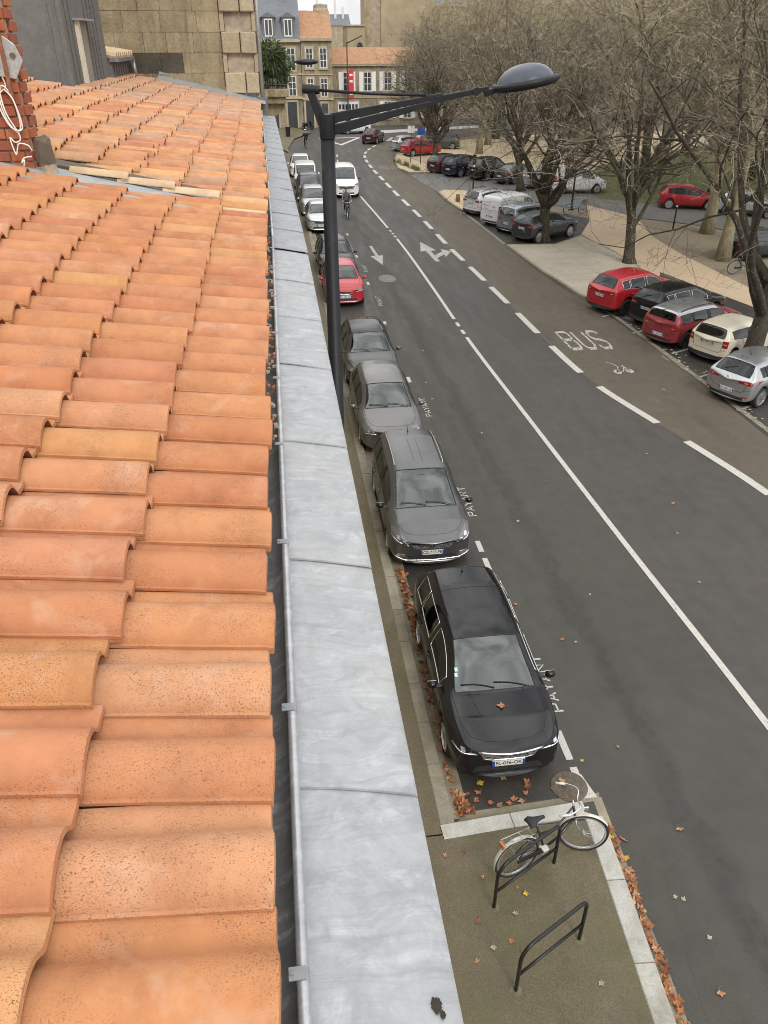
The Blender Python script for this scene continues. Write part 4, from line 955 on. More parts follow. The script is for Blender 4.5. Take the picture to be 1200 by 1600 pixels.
def make_tree(seed, trunk_h, trunk_r, limb_len, n_limb, up, kids, droop, fork=.55, lean=0, twig_r=.0075, trunk_extra=0):
    rng = random.Random(seed); T, C = MB(), MB()
    SEG = (6, 8, 6, 4, 3, 2); SID = (10, 7, 5, 3, 3, 3)
    ratio = (0, .0, .62, .56, .55, .6)
    def br(p, d, L, r, lv, rend):
        n = SEG[lv]; P = [p]; dirs = [d]; cur = d.copy()
        wob = (.05, .17, .24, .28, .3, .3)[lv]
        for i in range(n):
            cur = cur + Vector((rng.gauss(0, wob), rng.gauss(0, wob), rng.gauss(0, wob*.7)))
            if lv == 1: cur.z += up*.10 - .02
            elif lv >= 2: cur.z += (.05 - droop*.10)
            if lv >= 1 and p.z < 2.9: cur.z += .35
            cur.normalize(); p = p + cur*(L/n); P.append(p); dirs.append(cur.copy())
        R = [lerp(r, rend, (i/n)**.8) for i in range(n+1)]
        if lv == 0: R[0] *= 1.55; R[1] *= 1.08
        (T if lv <= 2 else C).tube(P, R, SID[lv], cap=(lv <= 1))
        if lv >= 5 or lv - 1 >= len(kids): return
        if lv == 0: return P, dirs, R
        k = kids[lv-1]; k = int(k*rng.uniform(.8, 1.25)) + 1
        for j in range(k):
            t = rng.uniform(.18 if lv == 1 else .12, 1.0)**(.85); i = min(n-1, int(t*n)); f = t*n - i
            q = P[i].lerp(P[i+1], f); dd = dirs[i+1]
            ax = dd.orthogonal().normalized(); ax.rotate(Matrix.Rotation(rng.uniform(0, 2*pi), 3, dd))
            ang = radians(rng.uniform(28, 68)); nd = (dd*cos(ang) + ax*sin(ang)).normalized()
            rr = max(twig_r, R[i]*rng.uniform(.38, .6)); ll = L*ratio[lv+1]*rng.uniform(.55, 1.15)*(1.12 - .45*t)
            if lv + 1 >= 4: rr = max(twig_r, min(rr, .013))
            br(q, nd, ll, rr, lv+1, max(twig_r*.75, rr*.3))
    P, dirs, R = br(Vector((0, 0, -.15)), Vector((lean, 0, 1)).normalized(), trunk_h, trunk_r, 0, trunk_r*.68)
    a0 = rng.uniform(0, 6)
    for i in range(n_limb):
        t = .86 + .14*rng.random() if i < 5 else rng.uniform(fork, .98)
        if trunk_extra: t = rng.uniform(fork, 1)
        k = min(len(P)-2, int(t*(len(P)-1))); q = P[k].lerp(P[k+1], t*(len(P)-1)-k)
        az = a0 + i*2.4 + rng.uniform(-.35, .35); el = radians(rng.uniform(28, 62) if not trunk_extra else rng.uniform(40, 68))
        if i % 4 == 3: el = radians(rng.uniform(66, 84))
        d = Vector((cos(az)*cos(el), sin(az)*cos(el), sin(el))); r = trunk_r*rng.uniform(.38, .62)
        br(q, d, limb_len*rng.uniform(.75, 1.2), r, 1, r*.16)
    return T, C
def tree_meshes(args, bark, tw):
    T, C = make_tree(*args[0], **args[1])
    tm = T.mesh('trunk', bark, True); cm = C.mesh('crown', tw, True); return tm, cm
PROTO = [
    tree_meshes(((11, 2.9, .34, 8.0, 10, .75, (10, 6, 5, 2), .3), {'twig_r': .0065}), 'bark_dark', 'twigs'),
    tree_meshes(((23, 3.2, .30, 7.6, 9, .85, (10, 6, 5, 2), .3), {'lean': .08, 'twig_r': .0065}), 'bark_dark', 'twigs'),
    tree_meshes(((37, 3.4, .33, 9.6, 11, .75, (9, 6, 5, 2), .3), {'lean': -.03, 'twig_r': .006}), 'bark_dark', 'twigs'),
    tree_meshes(((41, 9.5, .30, 7.5, 15, 1.5, (8, 6, 4, 2), .1), {'fork': .38, 'trunk_extra': 1, 'twig_r': .014}), 'bark_plane', 'twigs_pale'),
    tree_meshes(((59, 7.5, .34, 7.0, 13, 1.3, (8, 6, 4, 2), .2), {'fork': .42, 'trunk_extra': 1, 'twig_r': .014}), 'bark_dark', 'twigs_pale'),
]
def plant_tree(k, x, y, s, rz, name, label, group='bare trees around the car park'):
    r = thing(name, label, 'tree', (x, y, .0), rz, group); tm, cm = PROTO[k]
    r.scale = (s, s, s)
    link('trunk', tm, r); link('crown', cm, r); return r
plant_tree(0, 15.15, 44.3, 1.0, .6, 'bare_tree', 'bare spreading tree whose dark trunk stands in front of the dark grey crossover')
plant_tree(1, 17.95, 38.6, 1.02, 2.2, 'bare_tree', 'bare tree with forked dark trunk behind the red SUV on the footpath edge')
plant_tree(2, 16.0, 23.7, 1.05, 3.6, 'bare_tree', 'large bare tree with thick lichen spotted trunk behind the cream hatchback')
plant_tree(1, 18.8, 61.5, 1.05, 4.0, 'bare_tree', 'bare dark tree standing behind the white tradesman van across the side street')
plant_tree(0, 15.0, 77.0, .95, 1.5, 'bare_tree', 'bare tree whose dark trunk rises just right of the far red hatchback')
plant_tree(0, 16.9, 90.5, .95, 5.0, 'bare_tree', 'bare dark tree beyond the far red hatchback by the zebra crossing')
plant_tree(3, 20.9, 83.8, .95, .3, 'plane_tree', 'pale barked plane tree on the sandy square, nearer of the two')
plant_tree(3, 23.6, 91.0, 1.0, 2.3, 'plane_tree', 'pale barked plane tree on the sandy square, farther of the two')
plant_tree(3, 25.7, 45.4, 1.05, 4.1, 'plane_tree', 'tall mossy plane tree by the side street near the small black post')
plant_tree(3, 23.3, 39.0, 1.0, 5.2, 'plane_tree', 'tall plane tree with flared base beside the leaning bicycle')
far = [(29,62,4),(32,57,4),(27,74,4),(34,70,3),(39,64,4),(36,51,4),(31,84,3),(41,80,4),(37,96,3),(29,104,4),(47,73,4),(45,55,4),(53,92,3),(22.5,116,1),(48,108,3),(60,72,4),(33.5,44,4),(41,45,4),(52,60,4),(25,122,3),(34,118,4),(43,124,3),(56,120,4),(47,47,3),(30,50.5,4),(26,97,4),(21,101.5,0),(62,100,4),(38,110,4)]
rf = random.Random(77)
for i, (x, y, k) in enumerate(far):
    plant_tree(k, x, y, rf.uniform(.9, 1.2), rf.uniform(0, 6.28), 'park_tree', 'bare winter tree in the park behind the side street', 'bare park trees in the background')
# ------------------------------------------------------------------ cars
def car_paint(name, col, metal=.0, rough=.28, dust=.25, coat=.8):
    m, t, b = newmat(name); v = pos(t, 'obj')
    f = noise(t, v, 3, 7, .7); g = noise(t, v, 900, 2, .5)
    c = mixc(t, mathn(t, 'MULTIPLY', ramp(t, f, [(.42, 0), (.75, 1)]), dust), col, (.28, .26, .23))
    if metal: c = mixc(t, .5, c, ramp(t, g, [(.3, .72), (.7, 1.28)]), 'MULTIPLY')
    t.links.new(c, b.inputs['Base Color']); b.inputs['Metallic'].default_value = metal
    t.links.new(ramp(t, f, [(.35, rough), (.75, rough+.16)]), b.inputs['Roughness'])
    b.inputs['Coat Weight'].default_value = coat; t.links.new(ramp(t, f, [(.35, .03), (.75, .14)]), b.inputs['Coat Roughness']); return m
for nm, c, me_ in (('black', (.008,.008,.009), 0), ('dark_grey', (.118,.118,.120), .7), ('taupe', (.165,.162,.156), .7), ('graphite', (.085,.085,.088), .7), ('red', (.46,.012,.022), .15), ('crimson', (.36,.012,.02), .4), ('carmine', (.30,.03,.04), .2), ('silver', (.50,.505,.52), .8), ('pale_silver', (.60,.61,.62), .7), ('white', (.74,.75,.75), 0), ('cream', (.68,.63,.49), 0), ('navy', (.012,.018,.042), .2), ('maroon', (.05,.022,.028), .2), ('slate_grey', (.045,.055,.06), .5), ('sky_silver', (.33,.37,.40), .7), ('olive', (.10,.11,.09), .5)):
    car_paint('paint_' + nm, c, me_, rough=.07 if nm in ('black', 'navy', 'maroon') else .26, coat=0. if nm in ('black', 'navy', 'maroon') else .55, dust=.08 if nm in ('white', 'cream', 'silver', 'pale_silver') else (.02 if nm == 'black' else .08))
pbr('black_plastic', (.022, .022, .023), .55, 0, .25, 12); pbr('gloss_black', (.006, .006, .007), .08, 0, .1, 5, .0); pbr('rubber', (.025, .024, .023), .8, 0, .25, 15)
pbr('alloy', (.55, .56, .57), .3, .85, .1, 15); pbr('chrome', (.72, .73, .74), .12, 1, .06, 8); pbr('seam', (.006, .006, .006), .8, 0, .1, 5)
pbr('seat_fabric', (.05, .05, .052), .9, 0, .2, 20); pbr('plate_white', (.72, .72, .70), .45, 0, .06, 8); pbr('plate_blue', (.02, .06, .30), .45, 0, .1, 8); pbr('plate_ink', (.01, .01, .012), .5, 0, .1, 5)
pbr('alloy_dark', (.12, .12, .125), .35, .8, .1, 15)
m, t, b = newmat('headlamp'); b.inputs['Base Color'].default_value = (.16, .165, .17, 1); b.inputs['Metallic'].default_value = .5; b.inputs['Roughness'].default_value = .2; b.inputs['Coat Weight'].default_value = 1
m, t, b = newmat('lamp_lens'); b.inputs['Base Color'].default_value = (.75, .76, .78, 1); b.inputs['Metallic'].default_value = .9; b.inputs['Roughness'].default_value = .1
m, t, b = newmat('tail_red'); b.inputs['Base Color'].default_value = (.28, .008, .012, 1); b.inputs['Roughness'].default_value = .15; b.inputs['Coat Weight'].default_value = 1
m, t, b = newmat('tail_clear'); b.inputs['Base Color'].default_value = (.55, .30, .28, 1); b.inputs['Roughness'].default_value = .2
m, t, b = newmat('opaque_glass'); b.inputs['Base Color'].default_value = (.028, .034, .034, 1); b.inputs['Roughness'].default_value = .03; b.inputs['IOR'].default_value = 1.75
def clear_glass(name, tint, refl):
    m = bpy.data.materials.new(name); m.use_nodes = True; MATS[name] = m; t = m.node_tree; t.nodes.clear()
    out = t.nodes.new('ShaderNodeOutputMaterial'); mx = t.nodes.new('ShaderNodeMixShader'); tr = t.nodes.new('ShaderNodeBsdfTransparent'); gl = t.nodes.new('ShaderNodeBsdfGlossy')
    gl.inputs['Roughness'].default_value = .02; gl.inputs['Color'].default_value = (.93, .98, .95, 1); tr.inputs['Color'].default_value = (*tint, 1)
    fr = t.nodes.new('ShaderNodeFresnel'); fr.inputs['IOR'].default_value = refl
    t.links.new(fr.outputs[0], mx.inputs[0]); t.links.new(tr.outputs[0], mx.inputs[1]); t.links.new(gl.outputs[0], mx.inputs[2]); t.links.new(mx.outputs[0], out.inputs[0])
clear_glass('glass_clear', (.60, .68, .64), 2.05); clear_glass('glass_tint', (.10, .11, .11), 1.65)
m, t, b = newmat('mesh_grille'); v = pos(t, 'obj'); vo = t.nodes.new('ShaderNodeTexVoronoi'); vo.inputs['Scale'].default_value = 34; t.links.new(v, vo.inputs['Vector'])
t.links.new(ramp(t, vo.outputs[0], [(.25, .004), (.6, .30)]), b.inputs['Base Color']); b.inputs['Roughness'].default_value = .35; b.inputs['Metallic'].default_value = .4

# shared wheels
def make_wheel(spokes, r=.315, dark=False):
    mb = MB(); prof = [(r-.085,-.085),(r-.03,-.1),(r-.008,-.085),(r,-.05),(r,.05),(r-.008,.085),(r-.03,.1),(r-.085,.085)]
    mb.lathe(prof, 28); ty = mb.mesh('wheel', 'rubber', True)
    mb = MB(); R = r-.082
    mb.lathe([(R+.004,.092),(R-.012,.095),(R-.02,.06),(R-.03,.0),(.0,-.02)], 28); mb.lathe([(.0,.088),(.045,.086),(.055,.06),(.055,.0)], 16)
    for i in range(spokes):
        a = 2*pi*i/spokes; M = Matrix.Rotation(a, 3, 'Z')
        for s in (-.11, .11):
            q = [M @ Vector(p) for p in ((.03, -.02, .086), (R-.01, -.026 + s*.55, .078), (R-.01, .026 + s*.55, .078), (.03, .02, .086), (.03, -.03, .03), (R-.01, -.036 + s*.55, .03), (R-.01, .036 + s*.55, .03), (.03, .03, .03))]
            mb.add(q, [(0, 1, 2, 3), (0, 4, 5, 1), (3, 2, 6, 7)])
    rm = mb.mesh('rim', 'alloy_dark' if dark else 'alloy'); smooth_by_angle(rm, 40)
    return ty, rm
WHEELS = {5: make_wheel(5), 7: make_wheel(7), 8: make_wheel(8), 'd': make_wheel(6, dark=True)}

def car_cage(s):
    L, Wd, H = s['L'], s['W'], s['H']; hw = Wd/2
    cw, rf_, rr, rg = s['cowl'], s['rf'], s['rr'], s['rg']
    zc, zn, zt, zb_ = s['zc'], s['zn'], s['zt'], s['belt']
    a1 = s['fo']; a2 = a1 + s['wb']; ar = s.get('ar', .37)
    top = [(0, zn-.06), (.07, zn), (.22, zn+.05), (cw*.55, lerp(zn+.05, zc, .62)), (cw-.12, zc-.02), (cw, zc), (lerp(cw, rf_, .5), lerp(zc, H-.03, .54)), (rf_, H-.035), (lerp(rf_, rr, .35), H), (lerp(rf_, rr, .7), H-.012), (rr, s.get('zrr', H-.08)), (rg, s.get('zrg', zb_+.08)), (L-.03, zt), (L, zt-.07)]
    belt = [(0, zn-.10), (.07, zn-.06), (.22, zn-.02), (cw*.55, lerp(zn, zb_, .5)), (cw, zb_-.03), (lerp(cw, rr, .5), zb_), (rr, zb_+s.get('kick', .05)), (max(rr+.02, rg-.02), zb_+.02), (L-.03, zt-.06), (L, zt-.12)]
    roofw = s.get('rw', .70)*hw
    wt = [(0, hw*.62), (cw-.12, hw*.80), (cw, hw*.83), (rf_, roofw*1.0), (lerp(rf_, rr, .5), roofw*1.02), (rr, roofw*s.get('rwr', .95)), (rg, hw*.80), (L, hw*.8)]
    wb2 = [(0, hw*.80), (.07, hw*.87), (.25, hw*.93), (.6, hw*.965), (cw, hw*.975), (lerp(cw, rr, .5), hw*.965), (rr, hw*.945), (L-.1, hw*.90), (L, hw*.85)]
    wm = [(0, hw*.82), (.07, hw*.90), (.25, hw*.965), (.6, hw), (L-.7, hw), (L-.1, hw*.93), (L, hw*.87)]
    sill = s.get('sill', .19)
    def bot(x):
        for a in (a1, a2):
            d = abs(x - a)
            if d < ar + .001: return sill + (s.get('at', .70) - sill)*sqrt(max(0, 1 - (d/ar)**2))
        return sill if .25 < x < L-.25 else sill + .03
    xs = {0, .07, .22, cw*.55, cw-.1, cw, lerp(cw, rf_, .5), rf_, rr, rg, L-.03, L, lerp(rf_, rr, .35), lerp(rf_, rr, .7)}
    for a in (a1, a2): xs |= {a-ar, a-ar*.9, a-ar*.5, a, a+ar*.5, a+ar*.9, a+ar}
    for a, b_ in s['sg']: xs |= {a, b_}
    xs = sorted(xs); st = [xs[0]]
    prot = {0, L, cw, rf_, rr, rg} | {q for ab in s['sg'] for q in ab}
    for x in xs[1:]:
        if x - st[-1] < .035:
            if x in prot and st[-1] not in prot: st[-1] = x
            elif x in prot and x - st[-1] > .012: st.append(x)
            continue
        st.append(x)
    rings = []
    for x in st:
        zb = bot(x); zt_ = interp(top, x); zbe = interp(belt, x); zbe = min(zbe, zt_ - .03)
        g = max(0, min(1, (zt_ - zbe - .07)/.26)); w_b = interp(wb2, x); w_t = interp(wt, x); w_m = interp(wm, x)
        hood = [(w_b*.93, zbe + .45*(zt_-zbe)), (w_b*.80, zbe + .78*(zt_-zbe)), (w_b*.42, zt_-.008), (0, zt_)]
        cab = [(w_t, max(zbe+.02, zt_-.10)), (w_t-.065, zt_-.035), (w_t*.5, zt_-.006), (0, zt_)]
        up = [(lerp(h[0], c[0], g), lerp(h[1], c[1], g)) for h, c in zip(hood, cab)]
        z2 = max(zb+.05, .36); z3 = max(zb+.10, min(.60, zbe-.12)); zbe = max(zbe, z3+.03)
        ring = [(0, zb), (w_m*.90 if zb < .3 else w_m*.97, zb), (w_m*.985, z2), (w_m, z3), (w_b, zbe)] + up
        sw = s.get('sweep', .26)*max(0, 1 - x/1.4)**2 + s.get('bow', .10)*max(0, 1 - abs(x-(cw+rf_)/2)/1.1)
        swr = s.get('sweepr', .16)*max(0, 1 - (L-x)/.9)**2
        rings.append([(x + (sw - swr)*min(1, abs(y)/hw)**2.2, y, z) for y, z in ring])
    mats = {}
    vs = []; fs = []; ms = []
    K = 9
    for r in rings:
        vs += [(L/2 - x, y, z) for x, y, z in r] + [(L/2 - x, -y, z) for x, y, z in r[1:8]]
    def idx(i, j, side):
        if side == 0 or j in (0, 8): return i*16 + j
        return i*16 + 8 + j
    for i in range(len(st)-1):
        xm = (st[i] + st[i+1])/2
        for j in range(8):
            m = 0
            if j >= 6 and cw <= xm <= rf_: m = 1
            elif j >= 6 and rr < xm < rg and s.get('rear_glass', True): m = 2
            elif j == 4 and s['sg'] and s['sg'][0][0] < xm < s['sg'][-1][1]: m = 3 if any(a < xm < b_ for a, b_ in s['sg']) else 4
            elif j == 0: m = 4
            elif j == 1 and s.get('clad', False): m = 4
            elif j >= 5 and s.get('roof2') and rf_ <= xm <= rr: m = 5
            elif j == 5 and s.get('roof2') and cw < xm < rf_: m = 5 if s.get('pillars2') else 0
            for side in (0, 1):
                q = (idx(i, j, side), idx(i+1, j, side), idx(i+1, j+1, side), idx(i, j+1, side))
                fs.append(q if side == 0 else q[::-1]); ms.append(m)
    n = len(st)-1
    for i, rev in ((0, False), (n, True)):
        for j in range(8):
            q = [idx(i, j, 0), idx(i, j+1, 0), idx(i, j+1, 1), idx(i, j, 1)]; q2 = []
            for a in q:
                if a not in q2: q2.append(a)
            fs.append(tuple(q2 if not rev else q2[::-1])); ms.append(4 if j == 0 or (j == 1 and s.get('clad')) else 0)
    return vs, fs, ms
def build_car(name, label, s, paint, loc, heading, group, detail=2, plate=None, extras=None):
    vs, fs, ms = car_cage(s); L, Wd, H = s['L'], s['W'], s['H']
    me = bpy.data.meshes.new('cage'); me.from_pydata(vs, [], fs); 
    for k in range(6): me.materials.append(None)
    me.polygons.foreach_set('material_index', ms); me.update()
    tmp = bpy.data.objects.new('cage', me); COL.objects.link(tmp)
    md = tmp.modifiers.new('s', 'SUBSURF'); md.levels = 2 if detail else 1; md.render_levels = md.levels
    dg = bpy.context.evaluated_depsgraph_get(); sm = bpy.data.meshes.new_from_object(tmp.evaluated_get(dg)); bpy.data.objects.remove(tmp, do_unlink=True)
    bm = bmesh.new(); bm.from_mesh(sm); bpy.data.meshes.remove(sm); bmesh.ops.recalc_face_normals(bm, faces=bm.faces[:])
    zs = max(v.co.z for v in bm.verts); kz = H/zs; xw = max(v.co.y for v in bm.verts); xl = max(v.co.x for v in bm.verts) - min(v.co.x for v in bm.verts); xc = (max(v.co.x for v in bm.verts) + min(v.co.x for v in bm.verts))/2
    for v in bm.verts: v.co.z = v.co.z*(1 + (kz-1)*min(1, max(0, (v.co.z-.3)/(H-.3)))); v.co.y *= Wd/2/xw; v.co.x = (v.co.x - xc)*L/xl
    bm.normal_update(); bm.verts.ensure_lookup_table(); bm.faces.ensure_lookup_table()
    bvh = BVHTree.FromBMesh(bm)
    root = thing(name, label, s.get('cat', 'car'), loc, heading, group)
    # split into body and panes
    comp = {}; seen = set(); groups = []
    for f in bm.faces:
        if f.index in seen: continue
        mi = f.material_index; stack = [f]; seen.add(f.index); g = []
        while stack:
            a = stack.pop(); g.append(a)
            if mi in (0, 4, 5): continue
            for e in a.edges:
                for b_ in e.link_faces:
                    if b_.index not in seen and b_.material_index == mi: seen.add(b_.index); stack.append(b_)
        groups.append((mi, g))
    def emit(faces, nm, mats, off=0., parent=root, mids=None):
        ix = {}; V = []; F = []; M = []
        for f in faces:
            q = []
            for v in f.verts:
                if v.index not in ix: ix[v.index] = len(V); V.append(tuple(v.co - v.normal*off))
                q.append(ix[v.index])
            F.append(q); M.append(mids[f.material_index] if mids else 0)
        mm = bpy.data.meshes.new(nm); mm.from_pydata(V, [], F)
        for x in mats: mm.materials.append(MATS[x])
        mm.polygons.foreach_set('material_index', M); mm.polygons.foreach_set('use_smooth', [True]*len(F)); mm.update()
        return link(nm, mm, parent)
    body_f = [f for mi, g in groups if mi in (0, 4) for f in g]
    body = emit(body_f, 'body', [paint, 'black_plastic'], mids={0: 0, 4: 1})
    roof_f = [f for mi, g in groups if mi == 5 for f in g]
    if roof_f: emit(roof_f, 'roof', [s['roof2']])
    glass = 'glass_clear' if detail >= 2 else 'opaque_glass'; tint = 'glass_tint' if detail >= 2 else 'opaque_glass'
    for mi, g in groups:
        if mi not in (1, 2, 3): continue
        nm = {1: 'windscreen', 2: 'rear_window', 3: 'side_window'}[mi]
        o = emit(g, nm, [glass if mi == 1 else tint], .004)
        # rubber or chrome surround along the pane's edge
        gs = set(f.index for f in g); ed = {}
        for f in g:
            for e in f.edges:
                if sum(1 for q in e.link_faces if q.index in gs) == 1:
                    a, b_ = e.verts; ed.setdefault(a.index, []).append(b_.index); ed.setdefault(b_.index, []).append(a.index)
        if ed:
            st0 = next(iter(ed)); loop = [st0]; prev = None
            while True:
                nx = [q for q in ed[loop[-1]] if q != prev]
                if not nx: break
                prev = loop[-1]
                if nx[0] == st0: break
                loop.append(nx[0])
                if len(loop) > 400: break
            if len(loop) > 6:
                mb = MB(); mb.tube([bm.verts[q].co + bm.verts[q].normal*.001 for q in loop], .009 if detail >= 2 else .011, 5, closed=True)
                mb.build('window_trim', s.get('trim', 'black_plastic') if mi == 3 else 'black_plastic', o, smooth=True)
    hx = L/2
    def cast(p, d):
        h = bvh.ray_cast(Vector(p), Vector(d)); return (h[0], h[1]) if h[0] else (None, None)
    def ray_f(y, z, front=True):
        for k in (1, .97, .94, .91, .88, .84):
            h, n_ = cast((hx+1 if front else -hx-1, y*k, z), (-1 if front else 1, 0, 0))
            if h is not None and abs(h.x) > hx*.5: return h, n_
        return None, None
    def ray_t(x, y): return cast((x, y, 3), (0, 0, -1))
    def ray_s(x, z, sd): return cast((x, sd*2, z), (0, -sd, 0))
    def patch(nm, corners, fn, mat, off=.006, nu=8, nv=4, parent=root, curve=0.):
        """curved patch: corners c0..c3 (quad in the projection plane), cast on the body"""
        c0, c1, c2, c3 = [Vector(c) for c in corners]; rows = []; nr = []
        for i in range(nv+1):
            t = i/nv; a = c0.lerp(c3, t); b_ = c1.lerp(c2, t); row = []; rn = []
            for k in range(nu+1):
                u = k/nu; q = a.lerp(b_, u); q.y += curve*sin(pi*u)
                h, n_ = fn(q.x, q.y)
                if h is None: return None
                row.append(h + n_*off); rn.append(h - n_*.012)
            rows.append(row); nr.append(rn)
        mb = MB(); mb.grid(rows); per = rows[0] + [r[-1] for r in rows[1:]] + rows[-1][::-1][1:] + [r[0] for r in rows[::-1][1:-1]]; pin = nr[0] + [r[-1] for r in nr[1:]] + nr[-1][::-1][1:] + [r[0] for r in nr[::-1][1:-1]]
        mb.grid([per, pin], 0, True)
        o = mb.build(nm, mat, parent, smooth=True); smooth_by_angle(o.data, 45); return o
    def line(nm, pts, fn, r=.005, mat='seam', parent=body, sub=5, off=-.001):
        P = []
        for a, b_ in zip(pts, pts[1:]):
            for k in range(sub):
                h, n_ = fn(lerp(a[0], b_[0], k/sub), lerp(a[1], b_[1], k/sub))
                if h is not None: P.append(h + n_*off)
        h, n_ = fn(*pts[-1])
        if h is not None: P.append(h + n_*off)
        if len(P) > 2: return MB().tube(P, r, 5).build(nm, mat, parent, smooth=True)
    hw = Wd/2
    # lights
    for sd in (1, -1):
        fl = s['hl']; q = [(sd*fl[0], fl[1]), (sd*fl[2], fl[3]), (sd*fl[4], fl[5]), (sd*fl[6], fl[7])]
        o = patch('headlight', q, lambda y, z: ray_f(y, z), 'gloss_black' if s.get('dark_lamp') else 'headlamp')
        if o:
            line('light_strip', [(lerp(q[0][0], q[3][0], .12), lerp(q[0][1], q[3][1], .12)), (lerp(q[1][0], q[2][0], .15)*.985, lerp(q[1][1], q[2][1], .15))], lambda y, z: ray_f(y, z), .012, 'lamp_lens', o, 8, .006)
        if o and detail >= 2:
            c = [Vector(a) for a in q]; 
            for t in (.28, .62):
                m0 = (c[0].lerp(c[1], t) + c[3].lerp(c[2], t))/2; e = .03
                patch('lens', [(m0.x-e, m0.y-e*.8), (m0.x+e, m0.y-e*.8), (m0.x+e, m0.y+e*.8), (m0.x-e, m0.y+e*.8)], lambda y, z: ray_f(y, z), 'lamp_lens', .009, 3, 3, o)
        tl = s['tl']; q = [(sd*tl[0], tl[1]), (sd*tl[2], tl[3]), (sd*tl[4], tl[5]), (sd*tl[6], tl[7])]
        to = patch('tail_light', q, lambda y, z: ray_f(y, z, False), 'tail_red')
        if to and detail >= 1:
            c = [Vector(a) for a in q]; m0 = (c[0] + c[1] + c[2] + c[3])/4; e = .035
            patch('lamp_segment', [(m0.x-e*1.6, m0.y-e*.5), (m0.x+e*1.6, m0.y-e*.5), (m0.x+e*1.6, m0.y+e*.5), (m0.x-e*1.6, m0.y+e*.5)], lambda y, z: ray_f(y, z, False), 'tail_clear', .009, 3, 2, to)
        rf2 = lambda y, z: ray_f(y, z, False)
        if s.get('rear_glass', True):
            line('tailgate_seam', [(sd*.66*hw/.9, s['zt']+.0), (sd*.62*hw/.9, s['zt']-.2), (sd*.58*hw/.9, .58), (sd*.5, .52), (0, .52)], rf2, .006, parent=body, sub=6)
            line('bumper_seam', [(sd*.58*hw/.9, .60), (sd*hw*.93, .64)], rf2, .005, parent=body, sub=6)
        patch('rear_reflector', [(sd*hw*.62, .36), (sd*hw*.82, .37), (sd*hw*.82, .41), (sd*hw*.62, .40)], rf2, 'tail_red', .005, 4, 1)
    g = s['grille']; go = patch('grille', [(-g[0], g[1]), (g[0], g[1]), (g[2], g[3]), (-g[2], g[3])], lambda y, z: ray_f(y, z), 'mesh_grille', .004, 10, 3)
    if s.get('grille_chrome') and go:
        line('grille_trim', [(-g[2]-.02, g[3]+.012), (g[2]+.02, g[3]+.012)], lambda y, z: ray_f(y, z), .020, 'chrome', go, 14, .006)
        line('grille_trim', [(-g[2]-.02, g[3]+.01), (-g[0]*.96, g[1]+.02), (-g[0]*.6, g[1]-.012), (g[0]*.6, g[1]-.012), (g[0]*.96, g[1]+.02), (g[2]+.02, g[3]+.01)], lambda y, z: ray_f(y, z), .013, 'chrome', go, 6, .004)
    patch('rear_bumper_insert', [(-hw*.70, .27), (hw*.70, .27), (hw*.66, .36), (-hw*.66, .36)], lambda y, z: ray_f(y, z, False), 'black_plastic', .004, 10, 2)
    if s.get('rear_glass', True) and detail >= 1:
        P = []
        for k in range(6):
            h, n_ = ray_t(-hx + (L - s['rg']) + .05 + k*.025, .30 - k*.075)
            if h is not None: P.append(h + n_*.014)
        if len(P) > 2: MB().tube(P, .008, 5).build('rear_wiper', 'black_plastic', root, smooth=True)
    if s.get('lower', True): patch('air_intake', [(-hw*.62, .30), (hw*.62, .30), (hw*.55, .40), (-hw*.55, .40)], lambda y, z: ray_f(y, z), 'black_plastic', .004, 10, 2)
    for sd in (1, -1):
        if s.get('fog'): patch('fog_light', [(sd*hw*.66, .36), (sd*hw*.86, .38), (sd*hw*.84, .46), (sd*hw*.66, .43)], lambda y, z: ray_f(y, z), s['fog'], .006, 6, 2)
    # plates
    for fr, pz in ((True, s.get('pf', .47)), (False, s.get('pr', .62))):
        h, n_ = ray_f(0, pz, fr); 
        if h is None: continue
        sg = 1 if fr else -1; x = h.x + sg*.014; nn = Vector((n_.x, 0, n_.z)).normalized()
        tilt = math.asin(max(-.5, min(.5, nn.z)))
        pl = link('number_plate', MB().bb(-.012, .0, -.26, .26, -.055, .055).mesh('number_plate', 'plate_white'), root); pl.location = (x+sg*.006, 0, pz)
        pl.rotation_euler = (0, -tilt*(1 if fr else 1)*.6, 0 if fr else pi)
        for yy in (-.24, .24): MB().bb(.0005, .002, yy-.02, yy+.02, -.054, .054).build('plate_band', 'plate_blue', pl)
        if detail >= 1: 
            txt = plate or 'AB-000-CD'
            if plate: plate_text(txt, pl)
            else:
                rr_ = random.Random(len(label)); mb = MB()
                for k in range(9):
                    if k in (2, 6): mb.bb(.0005, .0022, -.2+k*.046, -.18+k*.046, -.005, .005); continue
                    y0 = -.205 + k*.046; mb.bb(.0005, .0022, y0, y0+.009, -.035, .035); mb.bb(.0005, .0022, y0+.024, y0+.032, -.035, .035); zz = rr_.choice((-.035, 0, .026)); mb.bb(.0005, .0023, y0, y0+.032, zz, zz+.009)
                mb.build('plate_characters', 'plate_ink', pl)
    # mirrors
    mx_ = hx - s['cowl'] - .28
